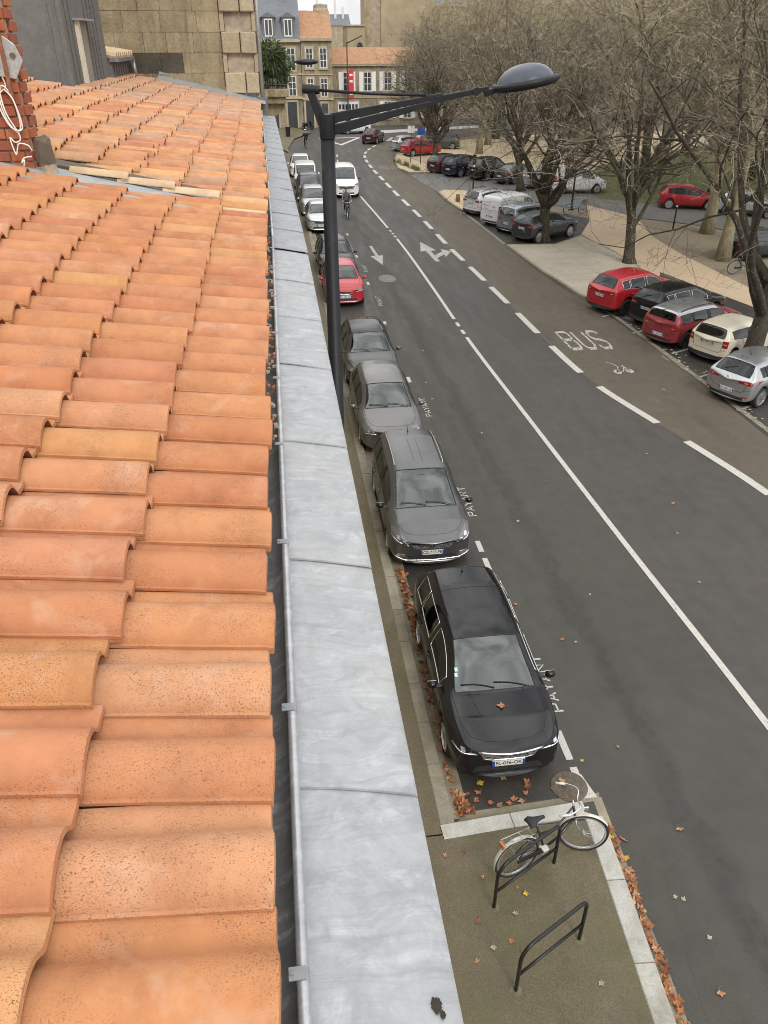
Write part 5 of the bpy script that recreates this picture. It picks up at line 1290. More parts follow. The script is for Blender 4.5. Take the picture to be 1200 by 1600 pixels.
    for sd in (1, -1):
        mz = s['belt'] + .04; h, n_ = ray_s(mx_, mz-.05, sd); yb = abs(h.y) if h is not None else hw*.95
        mb = MB(); rows = []
        for i in range(7):
            ph = pi*i/6; rr_ = sin(ph)**.6; rows.append([(mx_ + .07*rr_*cos(a)*(1 if cos(a) > 0 else .35), sd*(yb + .06 + .19*(i/6)), mz + .075*rr_*sin(a)*(1-.2*i/6)) for a in [2*pi*k/12 for k in range(12)]])
        mb.grid(rows, 0, True); mo = mb.build('wing_mirror', s.get('mirror', paint), root, smooth=True)
        MB().tube([(mx_, sd*(yb-.03), mz-.06), (mx_, sd*(yb+.1), mz-.04)], .028, 6).build('mirror_arm', 'black_plastic', mo)
        MB().box((mx_-.027, sd*(yb+.155), mz), (.006, .15, .105)).build('mirror_glass', 'chrome', mo)
        # doors, handles, arches
        bz = s['belt'] - .02
        for dx in s['doors']: line('door_seam', [(hx-dx, s.get('sill', .19)+.1), (hx-dx+.02, bz-.2), (hx-dx, bz)], lambda x, z: ray_s(x, z, sd), .006, parent=body)
        line('sill_seam', [(hx-s['doors'][0], s.get('sill', .19)+.11), (hx-s['doors'][-1], s.get('sill', .19)+.11)], lambda x, z: ray_s(x, z, sd), .005, parent=body, sub=10)
        if detail >= 1:
            for dx in s['doors'][1:]:
                h, n_ = ray_s(hx-dx+.13, bz-.13, sd)
                if h is not None: MB().tube([h + Vector((.09, sd*.0, 0)), h + Vector((.07, sd*.025, 0)), h + Vector((-.07, sd*.025, 0)), h + Vector((-.09, 0, 0))], .013, 6).build('door_handle', s.get('handle', paint), body, smooth=True)
        # bonnet shut line
        cwx = hx - s['cowl']
        if L > 3 and s.get('bonnet', True):
            line('bonnet_seam', [(cwx-.05, sd*hw*.80), (lerp(cwx, hx, .45), sd*hw*.77), (hx-.34, sd*hw*.64), (hx-.24, sd*hw*.4), (hx-.2, 0)], lambda x, y: ray_t(x, y), .0045, parent=body, sub=6)
    # wheels
    ty, rm = WHEELS[s.get('wheel', 5)]; sc = s.get('wr', .315)/.315
    for ax in (s['fo'], s['fo']+s['wb']):
        for sd in (1, -1):
            w = link('wheel', ty, root); w.location = (hx-ax, sd*(hw-.115), .315*sc-.004); w.rotation_euler = (radians(-90*sd), 0, 0); w.scale = (sc, sc, 1)
            link('rim', rm, w)
    # wipers
    cwx = hx - s['cowl']
    if detail >= 1:
        for (y0, y1, dx) in ((hw*.62, -.02, .10), (-.02, -hw*.62, .13)):
            P = []
            for k in range(7):
                y = lerp(y0, y1, k/6); x = cwx - .05 - dx*k/6*.8 - .02*sin(pi*k/6); h, n_ = ray_t(x + .02, y)
                if h is not None: P.append(h + n_*.018)
            if len(P) > 2: MB().tube(P, [.008]*len(P), 5).build('wiper', 'black_plastic', root, smooth=True)
    if s.get('rails'):
        for sd in (1, -1):
            y = s.get('rw', .7)*hw*.86*sd; P = []
            for t_, dz in ((0, -.005), (.06, .035), (.3, .045), (.6, .045), (.93, .035), (1, -.005)):
                h, n_ = ray_t(lerp(hx-s['rf']-.25, hx-s['rr']+.2, t_), y)
                if h is not None: P.append(h + Vector((0, 0, dz)))
            MB().tube(smooth3(P, 5), .016, 6).build('roof_rail', s['rails'], root, smooth=True)
    if s.get('antenna'):
        ax_ = hx - s['rr'] + s['antenna']; h, n_ = ray_t(ax_, 0)
        if h is not None: MB().tube([h, h + Vector((-.02, 0, .02)), h + Vector((-.17, 0, .17))], [.022, .012, .004], 6).build('antenna', 'black_plastic', root, smooth=True)
    if detail >= 2:   # simple cabin seen through the glass
        bx = hx - s['cowl']; d = MB(); d.add([(bx+.05,-hw*.8,s['zc']-.1),(bx+.05,hw*.8,s['zc']-.1),(bx-.45,hw*.8,s['zc']-.08),(bx-.45,-hw*.8,s['zc']-.08),(bx-.6,-hw*.8,.5),(bx-.6,hw*.8,.5)], [(0,1,2,3),(3,2,5,4)]); d.build('dashboard', 'black_plastic', root)
        fl = MB(); fl.bb(-hx+.5, bx-.3, -hw*.85, hw*.85, .34, .38); fl.build('cabin_floor', 'seat_fabric', root)
        for (dx, w_) in ((1.15, .5), (1.15, .5), (2.05, 1.2)):
            pass
        for (dx, yy, w_) in ((1.2, .37, .5), (1.2, -.37, .5), (2.05, 0, 1.25)):
            x = bx - dx
            if x < -hx+.6: continue
            m_ = MB(); m_.box((x+.18, yy, .5), (.52, w_, .2)); m_.box((x-.14, yy, .84), (.16, w_, .62), M=Matrix.Rotation(-.22, 3, 'Y'))
            for hy in ((0,) if w_ < 1 else (-.4, .4)): m_.box((x-.24, yy+hy, 1.2), (.1, .25, .17), M=Matrix.Rotation(-.22, 3, 'Y'))
            m_.build('seat', 'seat_fabric', root, bevel=.04)
        m_ = MB(); M_ = Matrix.Translation((bx-.55, .37, s['zc']-.12)) @ Matrix.Rotation(radians(65), 4, 'Y')
        m_.tube([tuple(M_ @ Vector((.18*cos(a), .18*sin(a), 0))) for a in [2*pi*k/20 for k in range(20)]], .014, 6, closed=True); m_.build('steering_wheel', 'black_plastic', root, smooth=True)
        h = Vector((bx - (s['rf']-s['cowl'])*.82, 0, H-.16)); MB().box(h, (.04, .22, .07)).build('interior_mirror', 'black_plastic', root, bevel=.01)
    if extras: extras(dict(root=root, body=body, patch=patch, line=line, ray_f=ray_f, ray_t=ray_t, ray_s=ray_s, hx=hx, hw=hw, s=s, grille=go))
    bm.free(); return root
def plate_text(txt, pl):
    c = bpy.data.curves.new('plate_characters', 'FONT'); c.body = txt; c.size = .098; c.align_x = 'CENTER'; c.align_y = 'CENTER'; c.space_character = 1.02; c.extrude = .0006; c.offset = .0012
    o = bpy.data.objects.new('plate_characters', c); COL.objects.link(o); dg = bpy.context.evaluated_depsgraph_get()
    me = bpy.data.meshes.new_from_object(o.evaluated_get(dg)); bpy.data.objects.remove(o, do_unlink=True); me.materials.clear(); me.materials.append(MATS['plate_ink'])
    q = link('plate_characters', me, pl); q.rotation_euler = (radians(90), 0, radians(90)); q.location = (.002, 0, 0); q.scale = (.92, 1, 1)
def flat_mark(name, poly, parent, M, mat, th=.004):
    mb = MB(); mb.prism(poly, 0, th); o = mb.build(name, mat, parent); o.matrix_local = M; return o

def spec(**k):
    d = dict(L=4.25, W=1.80, H=1.46, fo=.88, wb=2.61, cowl=1.12, rf=1.98, rr=3.72, rg=4.10, zc=1.02, zn=.80, zt=.98, belt=.95, kick=.05,
             sg=[(1.42, 2.42), (2.49, 3.28), (3.34, 3.66)], doors=[1.25, 2.45, 3.38], grille=(.36, .57, .44, .73),
             hl=(.50, .66, .86, .72, .84, .86, .52, .76), tl=(.42, .78, .82, .78, .80, .92, .42, .92), rw=.70)
    d.update(k); return d
HATCH = spec()
SMALL = spec(L=4.0, W=1.73, H=1.47, fo=.82, wb=2.5, cowl=1.0, rf=1.82, rr=3.5, rg=3.86, sg=[(1.3, 2.28), (2.35, 3.1), (3.16, 3.42)], doors=[1.15, 2.3, 3.15])
MPV = spec(L=4.37, W=1.845, H=1.63, fo=.90, wb=2.70, cowl=.98, rf=1.95, rr=4.0, rg=4.24, zc=1.12, zn=.82, zt=1.02, belt=1.02, kick=.04, zrr=1.52, zrg=1.1, sg=[(1.3, 2.4), (2.47, 3.35), (3.42, 3.92)], doors=[1.2, 2.43, 3.4], rw=.72, hl=(.50, .66, .88, .78, .84, .98, .56, .80), grille=(.40, .56, .46, .68), wr=.325)
SUV = spec(L=4.45, W=1.84, H=1.61, fo=.92, wb=2.65, cowl=1.2, rf=2.02, rr=3.92, rg=4.26, zc=1.10, zn=.84, zt=1.08, belt=1.06, kick=.07, clad=True, sill=.23, at=.76, ar=.41, wr=.345, sg=[(1.5, 2.5), (2.57, 3.4), (3.46, 3.84)], doors=[1.35, 2.53, 3.5], rw=.70, tl=(.40, .90, .84, .88, .86, 1.02, .42, 1.0), hl=(.52, .76, .86, .80, .84, .92, .5, .86), pr=.80, grille=(.42, .62, .46, .78))
VAN = spec(L=4.28, W=1.83, H=1.82, fo=.88, wb=2.70, cowl=.95, rf=1.62, rr=4.16, rg=4.24, zc=1.15, zn=.80, zt=1.05, belt=1.08, kick=.0, zrr=1.74, zrg=1.15, sg=[(1.22, 2.15)], doors=[1.1, 2.2, 3.1], rw=.86, rwr=.97, rear_glass=False, sweepr=.05, tl=(.72, .85, .88, .85, .88, 1.25, .74, 1.25), cat='van', bonnet=True)
BIGVAN = spec(L=5.0, W=1.956, H=1.97, fo=.93, wb=3.1, cowl=.78, rf=1.55, rr=4.86, rg=4.95, zc=1.22, zn=.90, zt=1.1, belt=1.18, kick=0., zrr=1.88, zrg=1.2, sg=[(1.15, 2.2)], doors=[1.0, 2.25, 3.4], rw=.86, rwr=.97, rear_glass=False, sweepr=.05, hl=(.56, .78, .90, .82, .88, 1.02, .60, .92), grille=(.5, .62, .55, .78), tl=(.78, .9, .92, .9, .92, 1.4, .8, 1.4), cat='van', wr=.335, pf=.5)
SEDAN = spec(L=4.5, W=1.78, H=1.45, cowl=1.2, rf=2.05, rr=3.3, rg=3.95, zt=1.0, zrg=1.04, sg=[(1.5, 2.45), (2.52, 3.3)], doors=[1.3, 2.48, 3.3])
MINI = spec(L=3.86, W=1.73, H=1.42, fo=.80, wb=2.50, cowl=1.05, rf=1.66, rr=3.55, rg=3.74, zc=1.02, zn=.78, zt=.95, belt=.98, kick=.02, zrr=1.36, zrg=1.04, sg=[(1.32, 2.45), (2.52, 3.42)], doors=[1.2, 2.5, 2.9], rw=.74, clad=True, tl=(.60, .72, .78, .72, .78, .96, .60, .96), hl=(.52, .66, .76, .68, .76, .88, .52, .86), pr=.80)
CLUB = spec(L=4.25, W=1.80, H=1.44, fo=.82, wb=2.67, cowl=1.1, rf=1.76, rr=3.98, rg=4.12, zc=1.0, zn=.78, zt=.96, belt=.97, kick=.02, zrr=1.37, zrg=1.04, sg=[(1.4, 2.35), (2.42, 3.2), (3.27, 3.88)], doors=[1.25, 2.38, 3.25], rw=.73, tl=(.42, .72, .82, .72, .80, .86, .44, .84), pr=.46, wheel='d')
PK = 'cars parked along the left kerb'; RB = 'cars parked in the angled bays on the right'; MB2 = 'cars parked in the second group of bays'; FB = 'cars parked beyond the side street'; MV = 'vehicles driving on the road'
def sp(base, **k): d = dict(base); d.update(k); return d
def lion_extras(c):
    r, s, hx = c['root'], c['s'], c['hx']
    h, n = c['ray_f'](0, .655)
    if h is not None:
        M = Matrix.Translation(h + Vector((.014, 0, 0))) @ Matrix.Rotation(radians(90), 4, 'Z') @ Matrix.Rotation(radians(90), 4, 'X')
        M = M @ Matrix.Scale(1.35, 4)
        poly = [(-.045,-.05),(-.03,-.02),(-.055,.0),(-.05,.02),(-.02,.01),(-.035,.05),(-.01,.06),(.0,.035),(.02,.05),(.05,.05),(.04,.03),(.02,.02),(.03,.0),(.055,-.01),(.03,-.03),(.045,-.06),(.02,-.06),(.0,-.025),(-.02,-.06)]
        flat_mark('emblem', poly, r, M, 'chrome', .008)
    for y0 in (.24, .30):   # windscreen stickers, driver phone cradle
        pass
    ws = lambda x, y: c['ray_t'](x, y)
    for x, y in ((hx-1.42, -.60), (hx-1.50, -.585)):
        h, n = ws(x, y)
        if h is not None: o = MB().box((0,0,0), (.07, .05, .002)).build('windscreen_sticker', pbr('sticker_blue', (.45, .62, .66), .5) if 'sticker_blue' not in MATS else 'sticker_blue', r); o.location = h + n*.002; o.rotation_euler = (0, atan2(n.x, n.z), 0)
    h, n = ws(hx-1.78, 0)
    if h is not None: o = MB().sphere((0,0,0), (.09, .06, .006), 12, 6).build('rain_sensor', 'black_plastic', r, smooth=True); o.location = h - n*.014; o.rotation_euler = (0, atan2(n.x, n.z), 0)
    global BONNET_LEAF
    h, n = ws(hx-.80, 0.02); BONNET_LEAF = Matrix.Translation(r.location) @ Matrix.Rotation(r.rotation_euler.z, 4, 'Z') @ h
    # radio aerial already added; folded roof seam behind the glass roof
    c['line']('roof_seam', [(hx-3.25, -.56), (hx-3.28, 0), (hx-3.25, .56)], c['ray_t'], .006, sub=8)
    for sd in (1, -1): c['line']('bonnet_crease', [(hx-1.15, sd*.45), (hx-.55, sd*.33)], c['ray_t'], .004, paint_of(c), off=.0, sub=6)
    # chrome strip along the side glass
def paint_of(c): return c['body'].data.materials[0].name
def renault_extras(c):
    h, n = c['ray_f'](0, .68); hx = c['hx']; r = c['root']
    if h is not None:
        M = Matrix.Translation(h + Vector((.012, 0, 0))) @ Matrix.Rotation(radians(90), 4, 'Z') @ Matrix.Rotation(radians(90), 4, 'X')
        mb = MB(); o_ = [(0,.11),(.075,0),(0,-.11),(-.075,0)]; i_ = [(0,.055),(.036,0),(0,-.055),(-.036,0)]
        mb.grid([[(*p, .0) for p in o_], [(*[q*.85 for q in p], .018) for p in o_], [(*p, .014) for p in i_], [(*p, 0) for p in i_]], 0, True); o = mb.build('emblem', 'chrome', r); o.matrix_local = M
    c['line']('grille_bar', [(-.66, .74), (-.08, .67)], c['ray_f'], .022, 'gloss_black', off=.004, sub=10); c['line']('grille_bar', [(.08, .67), (.66, .74)], c['ray_f'], .022, 'gloss_black', off=.004, sub=10)
    c['line']('bumper_trim', [(-.84, .40), (-.6, .30), (0, .275), (.6, .30), (.84, .40)], c['ray_f'], .014, 'chrome', off=.006, sub=8)
    for sd in (1, -1): c['line']('roof_groove', [(hx-2.2, sd*.1), (hx-3.4, sd*.1)], c['ray_t'], .004, off=.0, sub=8)
def rear_diamond(c, z=.92):
    h, n = c['ray_f'](0, z, False)
    if h is None: return
    M = Matrix.Translation(h - Vector((.012, 0, 0))) @ Matrix.Rotation(radians(-90), 4, 'Z') @ Matrix.Rotation(radians(90), 4, 'X')
    mb = MB(); o_ = [(0,.075),(.05,0),(0,-.075),(-.05,0)]; i_ = [(0,.035),(.022,0),(0,-.035),(-.022,0)]
    mb.grid([[(*p, .0) for p in o_], [(*[q*.85 for q in p], .014) for p in o_], [(*p, .01) for p in i_], [(*p, 0) for p in i_]], 0, True); o = mb.build('emblem', 'chrome', c['root']); o.matrix_local = M
def left(name, lab, s, paint, x, yf, hd=-90, **k): return build_car(name, lab, s, paint, (x, yf + s['L']/2, .0), radians(hd), PK, **k)
left('parked_hatchback', 'glossy black hatchback with glass roof and an orange leaf on its bonnet, nearest parked car', sp(HATCH, L=4.54, H=1.48, rr=4.02, rg=4.40, sg=[(1.42, 2.45), (2.52, 3.35), (3.42, 3.95)], grille=(.40,.53,.48,.755), roof2='gloss_black', trim='chrome', grille_chrome=True, antenna=.18, fog=None, mirror='gloss_black', pf=.45, lower=True, dark_lamp=True), 'paint_black', 3.0, 7.64, -90.5, plate='FL-036-OK', extras=lion_extras)
left('parked_minivan', 'dark grey metallic minivan with silver roof rails parked behind the black hatchback', sp(MPV, L=4.56, rr=4.2, rg=4.43, sg=[(1.3, 2.4), (2.47, 3.38), (3.45, 4.1)], rails='alloy', antenna=.3, fog='chrome', mirror='gloss_black', pf=.47), 'paint_dark_grey', 2.88, 13.4, -90.5, plate='CZ-717-PB', extras=renault_extras)
left('parked_hatchback', 'grey hatchback with round headlamps parked third in the left row', sp(HATCH, L=4.4, H=1.49, hl=(.46,.64,.80,.66,.82,.86,.50,.82), rr=3.9, rg=4.26), 'paint_taupe', 2.8, 18.95, -90)
left('parked_hatchback', 'dark grey hatchback with shiny black roof parked fourth in the left row', sp(HATCH, L=4.3, H=1.47, roof2='gloss_black', rr=3.78, rg=4.16), 'paint_graphite', 2.82, 23.6, -90)
left('parked_hatchback', 'bright red hatchback parked beside the lamp post', sp(SMALL, L=4.06, W=1.74, H=1.44, hl=(.44,.66,.80,.72,.80,.86,.46,.76), grille=(.30,.58,.36,.70), grille_chrome=True), 'paint_red', 2.72, 33.0, -90, detail=1)
left('parked_hatchback', 'black hatchback parked directly behind the bright red hatchback', sp(HATCH, H=1.5), 'paint_black', 2.75, 37.7, -90, detail=1)
left('parked_hatchback', 'small silver hatchback parked far down the left row past the gap', sp(SMALL, fog='chrome'), 'paint_pale_silver', 2.62, 48.0, -90, detail=1)
left('parked_minivan', 'light silver minivan parked behind the small silver hatchback', sp(MPV), 'paint_silver', 2.5, 52.7, -90, detail=1)
left('parked_minivan', 'dark minivan parked between silver minivan and white van on the left', sp(MPV, H=1.75), 'paint_slate_grey', 2.45, 57.8, -90, detail=1)
left('parked_van', 'white small van with black grille parked far down the left row', sp(VAN, H=1.75, mirror='paint_white'), 'paint_white', 2.45, 63.2, -91, detail=1)
left('parked_van', 'white car parked last in the left row near the bend', sp(MPV, H=1.6, cat='car'), 'paint_white', 2.3, 69.5, -92, detail=1)
# moving
build_car('delivery_van', 'white delivery van driving towards the camera behind the cyclist', sp(BIGVAN, fog=None, mirror='black_plastic'), 'paint_white', (5.15, 62.3, 0), radians(-89), MV, detail=1)
build_car('driving_hatchback', 'dark hatchback driving away round the bend by the zebra crossing', sp(SMALL, H=1.45), 'paint_maroon', (11.4, 95.0, 0), radians(66), MV, detail=1)
build_car('driving_car', 'white car crossing the junction at the end of the street', sp(HATCH), 'paint_white', (10.2, 105.2, 0), radians(200), MV, detail=1)
# right-hand angled bays, rear ends towards the road
def bay(name, lab, s, paint, x, y, hd, grp=RB, **k):
    a = radians(hd); return build_car(name, lab, s, paint, (x + cos(a)*s['L']/2, y + sin(a)*s['L']/2, 0), a, grp, **k)
bay('parked_suv', 'bright red SUV with dark bumper parked at the end of the angled bays', sp(SUV, trim='chrome', wheel='d', roof2=None), 'paint_red', 13.2, 30.9, 24, extras=rear_diamond)
bay('parked_suv', 'black crossover parked between the two red cars', sp(SUV, L=4.3, H=1.58, trim='chrome', wheel='d', zt=1.0), 'paint_black', 14.3, 28.8, 25)
bay('parked_estate', 'dark red estate with grey roof and roof bars parked beside the black crossover', sp(CLUB, roof2='paint_silver', rails='gloss_black'), 'paint_carmine', 13.95, 26.75, 25)
bay('parked_hatchback', 'cream small hatchback with black lower trim parked behind the tree trunk', sp(MINI, wheel='d'), 'paint_cream', 14.85, 24.75, 26)
bay('parked_hatchback', 'silver hatchback parked nearest in the angled bays at the right edge', sp(SMALL, L=4.05, W=1.79, H=1.44, antenna=.5, tl=(.34,.80,.84,.78,.86,.92,.36,.88), zt=.92, wheel=7, pr=.50), 'paint_silver', 13.75, 21.25, 26, extras=rear_diamond)
bay('parked_crossover', 'dark grey crossover parked behind the nearer dark tree trunk', sp(SUV, L=4.3, W=1.77, H=1.55, wheel=7), 'paint_slate_grey', 13.7, 44.3, 30, MB2, detail=1)
bay('parked_hatchback', 'silver blue minivan parked between the tradesman van and dark crossover', sp(MPV, L=4.1), 'paint_sky_silver', 13.4, 46.55, 30, MB2, detail=1)
def van_marks(c):
    r = c['root']; pbr('van_print', (.25, .25, .26), .5, 0, .2, 10) if 'van_print' not in MATS else None
    for (y, z, w) in ((.35, 1.2, .5), (-.3, 1.2, .32), (.32, 1.05, .42)):
        h, n = c['ray_f'](y, z, False)
        if h is not None:
            for k in range(int(w/.07)): MB().bb(h.x-.012, h.x-.004, y-w/2+k*.07, y-w/2+k*.07+.04, z-.03, z+.03).build('lettering', 'van_print', r)
    c['line']('door_seam', [(0, .5), (0, 1.7)], lambda y, z: c['ray_f'](y, z, False), .008, sub=8)
    for x in (-.3, .9, -1.4): MB().tube([(x, -.72, 1.86), (x, -.7, 1.93), (x, .7, 1.93), (x, .72, 1.86)], .018, 6).build('roof_bar', 'black_plastic', r)
    for k in range(7):
        h, n = c['ray_s'](-.2 - k*.13, 1.4, -1)
        if h is not None: MB().bb(-.2-k*.13-.04, -.2-k*.13+.04, h.y-.008, h.y+.006, 1.36, 1.44).build('lettering', 'van_print', r)
bay('tradesman_van', 'white tradesman van with roof bars and grey lettering parked in the second bays', sp(VAN, rails=None), 'paint_white', 13.05, 48.9, 30, MB2, detail=1, extras=van_marks)
bay('parked_crossover', 'white crossover with black roof rails parked beside the sandy island', sp(SUV, L=4.2, H=1.6, rails='gloss_black', roof2='paint_silver'), 'paint_white', 12.6, 52.3, 30, MB2, detail=1)
for nm, lab, s, p, x, y in (('parked_hatchback', 'dark maroon hatchback parked first beyond the side street', sp(SMALL, H=1.5), 'paint_maroon', 13.6, 71.2), ('parked_minivan', 'navy blue minivan parked second beyond the side street', sp(MPV), 'paint_navy', 14.5, 68.9), ('parked_suv', 'black boxy SUV parked third beyond the side street', sp(SUV, H=1.72), 'paint_black', 16.2, 66.8), ('parked_sedan', 'dark saloon parked beside the black boxy SUV', sp(SEDAN), 'paint_slate_grey', 17.8, 64.6), ('parked_hatchback', 'pale car half hidden behind the dark tree beyond the side street', sp(HATCH), 'paint_silver', 19.2, 62.2)):
    bay(nm, lab, s, p, x, y, 34, FB, detail=1)
build_car('parked_van', 'white van seen from the side parked across the side street', sp(VAN, H=1.85), 'paint_white', (22.9, 60.4, 0), radians(-2), FB, detail=1)
build_car('parked_hatchback', 'bright red hatchback parked on the far island beside the dark tree', sp(HATCH, H=1.5), 'paint_red', (14.8, 83.6, 0), radians(20), FB, detail=1)
build_car('parked_hatchback', 'silver hatchback parked behind the far red hatchback', sp(HATCH), 'paint_silver', (14.4, 87.6, 0), radians(22), FB, detail=1)
build_car('parked_hatchback', 'olive grey car parked right of the far dark tree trunk', sp(HATCH, H=1.5), 'paint_olive', (17.9, 88.8, 0), radians(160), FB, detail=1)
build_car('parked_hatchback', 'crimson car parked beyond the side street by the lawn', sp(HATCH, H=1.5), 'paint_crimson', (28.3, 53.2, 0), radians(-20), FB, detail=1)
build_car('parked_hatchback', 'pale grey car parked beside the crimson car by the lawn', sp(HATCH, H=1.5), 'paint_pale_silver', (31.2, 50.2, 0), radians(-40), FB, detail=1)
build_car('parked_hatchback', 'dark blue grey car parked behind the flared plane trunk', sp(HATCH, H=1.5), 'paint_slate_grey', (25.7, 39.6, 0), radians(10), FB, detail=1)
# ------------------------------------------------------------------ the tall street lamp in front of the houses
m, t, b = newmat('lamp_paint'); v = pos(t, 'obj'); f = noise(t, v, 4, 6, .7)
c = ramp(t, f, [(.3, (.007, .008, .010)), (.7, (.015, .016, .019))]); c = mixc(t, ramp(t, noise(t, v, 2.2, 6, .7), [(.6, 0), (.75, .35)]), c, (.09, .09, .045))
t.links.new(c, b.inputs['Base Color']); b.inputs['Roughness'].default_value = .5; b.inputs['Specular IOR Level'].default_value = .3
m, t, b = newmat('lamp_dome'); v = pos(t, 'obj'); c = ramp(t, noise(t, v, 3, 6, .7), [(.3, (.030, .036, .055)), (.7, (.052, .060, .080))])
t.links.new(c, b.inputs['Base Color']); b.inputs['Roughness'].default_value = .3; b.inputs['Coat Weight'].default_value = .15; b.inputs['Coat Roughness'].default_value = .2
lp = thing('street_lamp', 'tall dark grey street lamp with braced arm and domed head in front of the house', 'street lamp', (.815, 12.4, .118))
mb = MB(); mb.tube([(0, 0, 0), (0, 0, .9), (0, 0, 1.0), (0, 0, 8.70)], [.17, .17, .128, .102], 24); mb.build('pole', 'lamp_paint', lp, smooth=True).data
MB().tube([(0, 0, 8.64), (0, 0, 8.80), (0, 0, 8.955)], [.112, .118, .116], 20).build('collar', 'lamp_paint', lp, auto=30)
ARM0 = Vector((.04, 0, 8.82)); HEAD = Vector((2.40, -.04, 9.275)); ad = (HEAD - ARM0)
def bar(a, b_, w0, h0, w1, h1):
    a, b_ = Vector(a), Vector(b_); d = (b_-a).normalized(); s = d.cross(Vector((0, 0, 1))).normalized(); u = s.cross(d)
    mb = MB(); q = [p + s*x*w/2 + u*y*h/2 for p, w, h in ((a, w0, h0), (b_, w1, h1)) for x, y in ((-1, -1), (1, -1), (1, 1), (-1, 1))]
    return mb.add(q, [(0, 1, 2, 3), (7, 6, 5, 4), (0, 4, 5, 1), (1, 5, 6, 2), (2, 6, 7, 3), (3, 7, 4, 0)])
nrm = ad.normalized()
for dz0, dz1 in ((.080, .045), (-.078, -.020)):
    bar(ARM0 + Vector((.02, 0, dz0)), ARM0 + ad*.66 + Vector((0, 0, dz1)), .075, .135, .06, .058).build('arm_flange', 'lamp_paint', lp, bevel=.006)
bar(ARM0 + ad*.62 + Vector((0, 0, .012)), ARM0 + ad*.98, .06, .085, .05, .06).build('arm_nose', 'lamp_paint', lp, bevel=.006)
MB().tube([ARM0 + ad*.90 + Vector((0, -.05, 0)), ARM0 + ad*.90 + Vector((0, .05, 0))], .055, 12).build('arm_joint', 'lamp_paint', lp, smooth=False)
HORN = Vector((-.25, .04, 9.26)); b1 = bar(Vector((-.01, 0, 8.74)), HORN + Vector((.03, 0, -.02)), .13, .16, .085, .10); b1.build('rear_strut', 'lamp_paint', lp, bevel=.01)
MB().tube([HORN + Vector((-.08, .01, .015)), HORN + Vector((.16, -.02, .0))], [.062, .055], 14).build('strut_head', 'lamp_paint', lp, auto=40)
END = ARM0 + ad*.63 + Vector((0, 0, .075))
MB().tube([HORN + Vector((.1, -.01, 0)), HORN.lerp(END, .5) + Vector((0, 0, -.012)), END], .02, 10).build('tie_rod', 'lamp_paint', lp, smooth=True)
bar(END - nrm*.10, END + nrm*.16 + Vector((0, 0, -.02)), .06, .05, .05, .04).build('rod_shoe', 'lamp_paint', lp, bevel=.008)
hd = link('lamp_head', None, lp); hd.location = HEAD + nrm*.50 + Vector((0, 0, -.03)); hd.rotation_euler = (0, -math.asin(nrm.z)*.9, atan2(ad.y, ad.x))
mb = MB(); mb.lathe([(.0, .30), (.10, .293), (.20, .268), (.29, .22), (.36, .15), (.40, .075), (.415, .045)], 40); o = mb.build('dome', 'lamp_dome', hd, smooth=True); o.scale = (1.0, .92, .80)
mb = MB(); mb.lathe([(.415, .05), (.47, .035), (.485, .012), (.48, -.02), (.44, -.06), (.30, -.075), (.0, -.08)], 40); o = mb.build('rim', 'lamp_paint', hd, auto=35); o.scale = (1.02, .92, 1)
bar(Vector((-.62, 0, -.04)), Vector((-.36, 0, .0)), .08, .08, .22, .07).build('neck', 'lamp_paint', hd, bevel=.01)
# ------------------------------------------------------------------ lamp post with red banner at the bend, posts, bollards, bin
lp2 = thing('banner_lamp_post', 'thin dark lamp post with a red vertical banner at the street end', 'street lamp', (10.2, 112.4, 0))
MB().tube([(0, 0, 0), (0, 0, 2.2), (0, 0, 2.25), (0, 0, 9.6)], [.17, .15, .09, .07], 10).build('pole', 'iron_black', lp2, smooth=True)
MB().bb(-.3, .3, -.2, .2, 0, 2.2).build('cabinet', 'iron_black', lp2); MB().tube([(0, 0, 9.5), (1.0, -.1, 9.9), (1.9, -.2, 10.3)], .06, 8).build('arm', 'iron_black', lp2, smooth=True)
pbr('banner_red', (.55, .03, .04), .6, 0, .12, 2); bn = MB(); bn.bb(.12, .78, -.03, .03, 3.4, 6.6); bo = bn.build('banner', 'banner_red', lp2)
for z in (5.9, 5.2, 3.8): MB().bb(.25, .65, -.04, -.03, z, z+.25).build('banner_print', 'white_paint', bo)
def post(name, lab, x, y, h, r, z=.12, cap='white_paint', mat='iron_black', head=None, cat='post', group=None):
    p = thing(name, lab, cat, (x, y, z), 0, group); MB().tube([(0,0,0),(0,0,h*.97),(0,0,h)], [r, r*.95, r*.6], 10).build('shaft', mat, p, smooth=True)
    if cap: MB().tube([(0,0,h*.86),(0,0,h*.93)], r*1.06, 10).build('band', cap, p)
    if head: head(p, h)
    return p
def ped_light(p, h): MB().bb(-.12, .12, -.1, .1, h-.1, h+.55).build('signal_box', 'iron_black', p, bevel=.02)
def signp(p, h): MB().bb(-.32, .32, -.03, .0, h-.7, h-.1).build('sign_plate', 'white_paint', p); 
def signb(p, h): MB().bb(-.34, .34, -.03, .0, h-.65, h-.05).build('sign_plate', 'plate_blue', p)
post('signal_post', 'black post with a small signal box on the sandy island', 14.7, 60.2, 2.1, .055, head=ped_light)
post('sign_post', 'thin post with a white sign plate near the far red hatchback', 12.75, 77.2, 3.2, .035, cap=None, head=signp)
post('sign_post', 'thin post with a blue sign plate near the far red hatchback', 13.5, 76.2, 3.1, .035, cap=None, head=signb)
post('traffic_post', 'tall black post with a white band beside the blue bicycle', 19.85, 53.0, 3.4, .06)
post('path_post', 'black post with white top beside the side street', 23.8, 46.0, 1.5, .045)
pbr('rust_wood', (.20, .12, .075), .9, 0, .3, 12)
post('stone_bollard', 'short brown wooden bollard on the sandy island', 12.85, 56.9, .5, .15, cap=None, mat='rust_wood', cat='bollard')
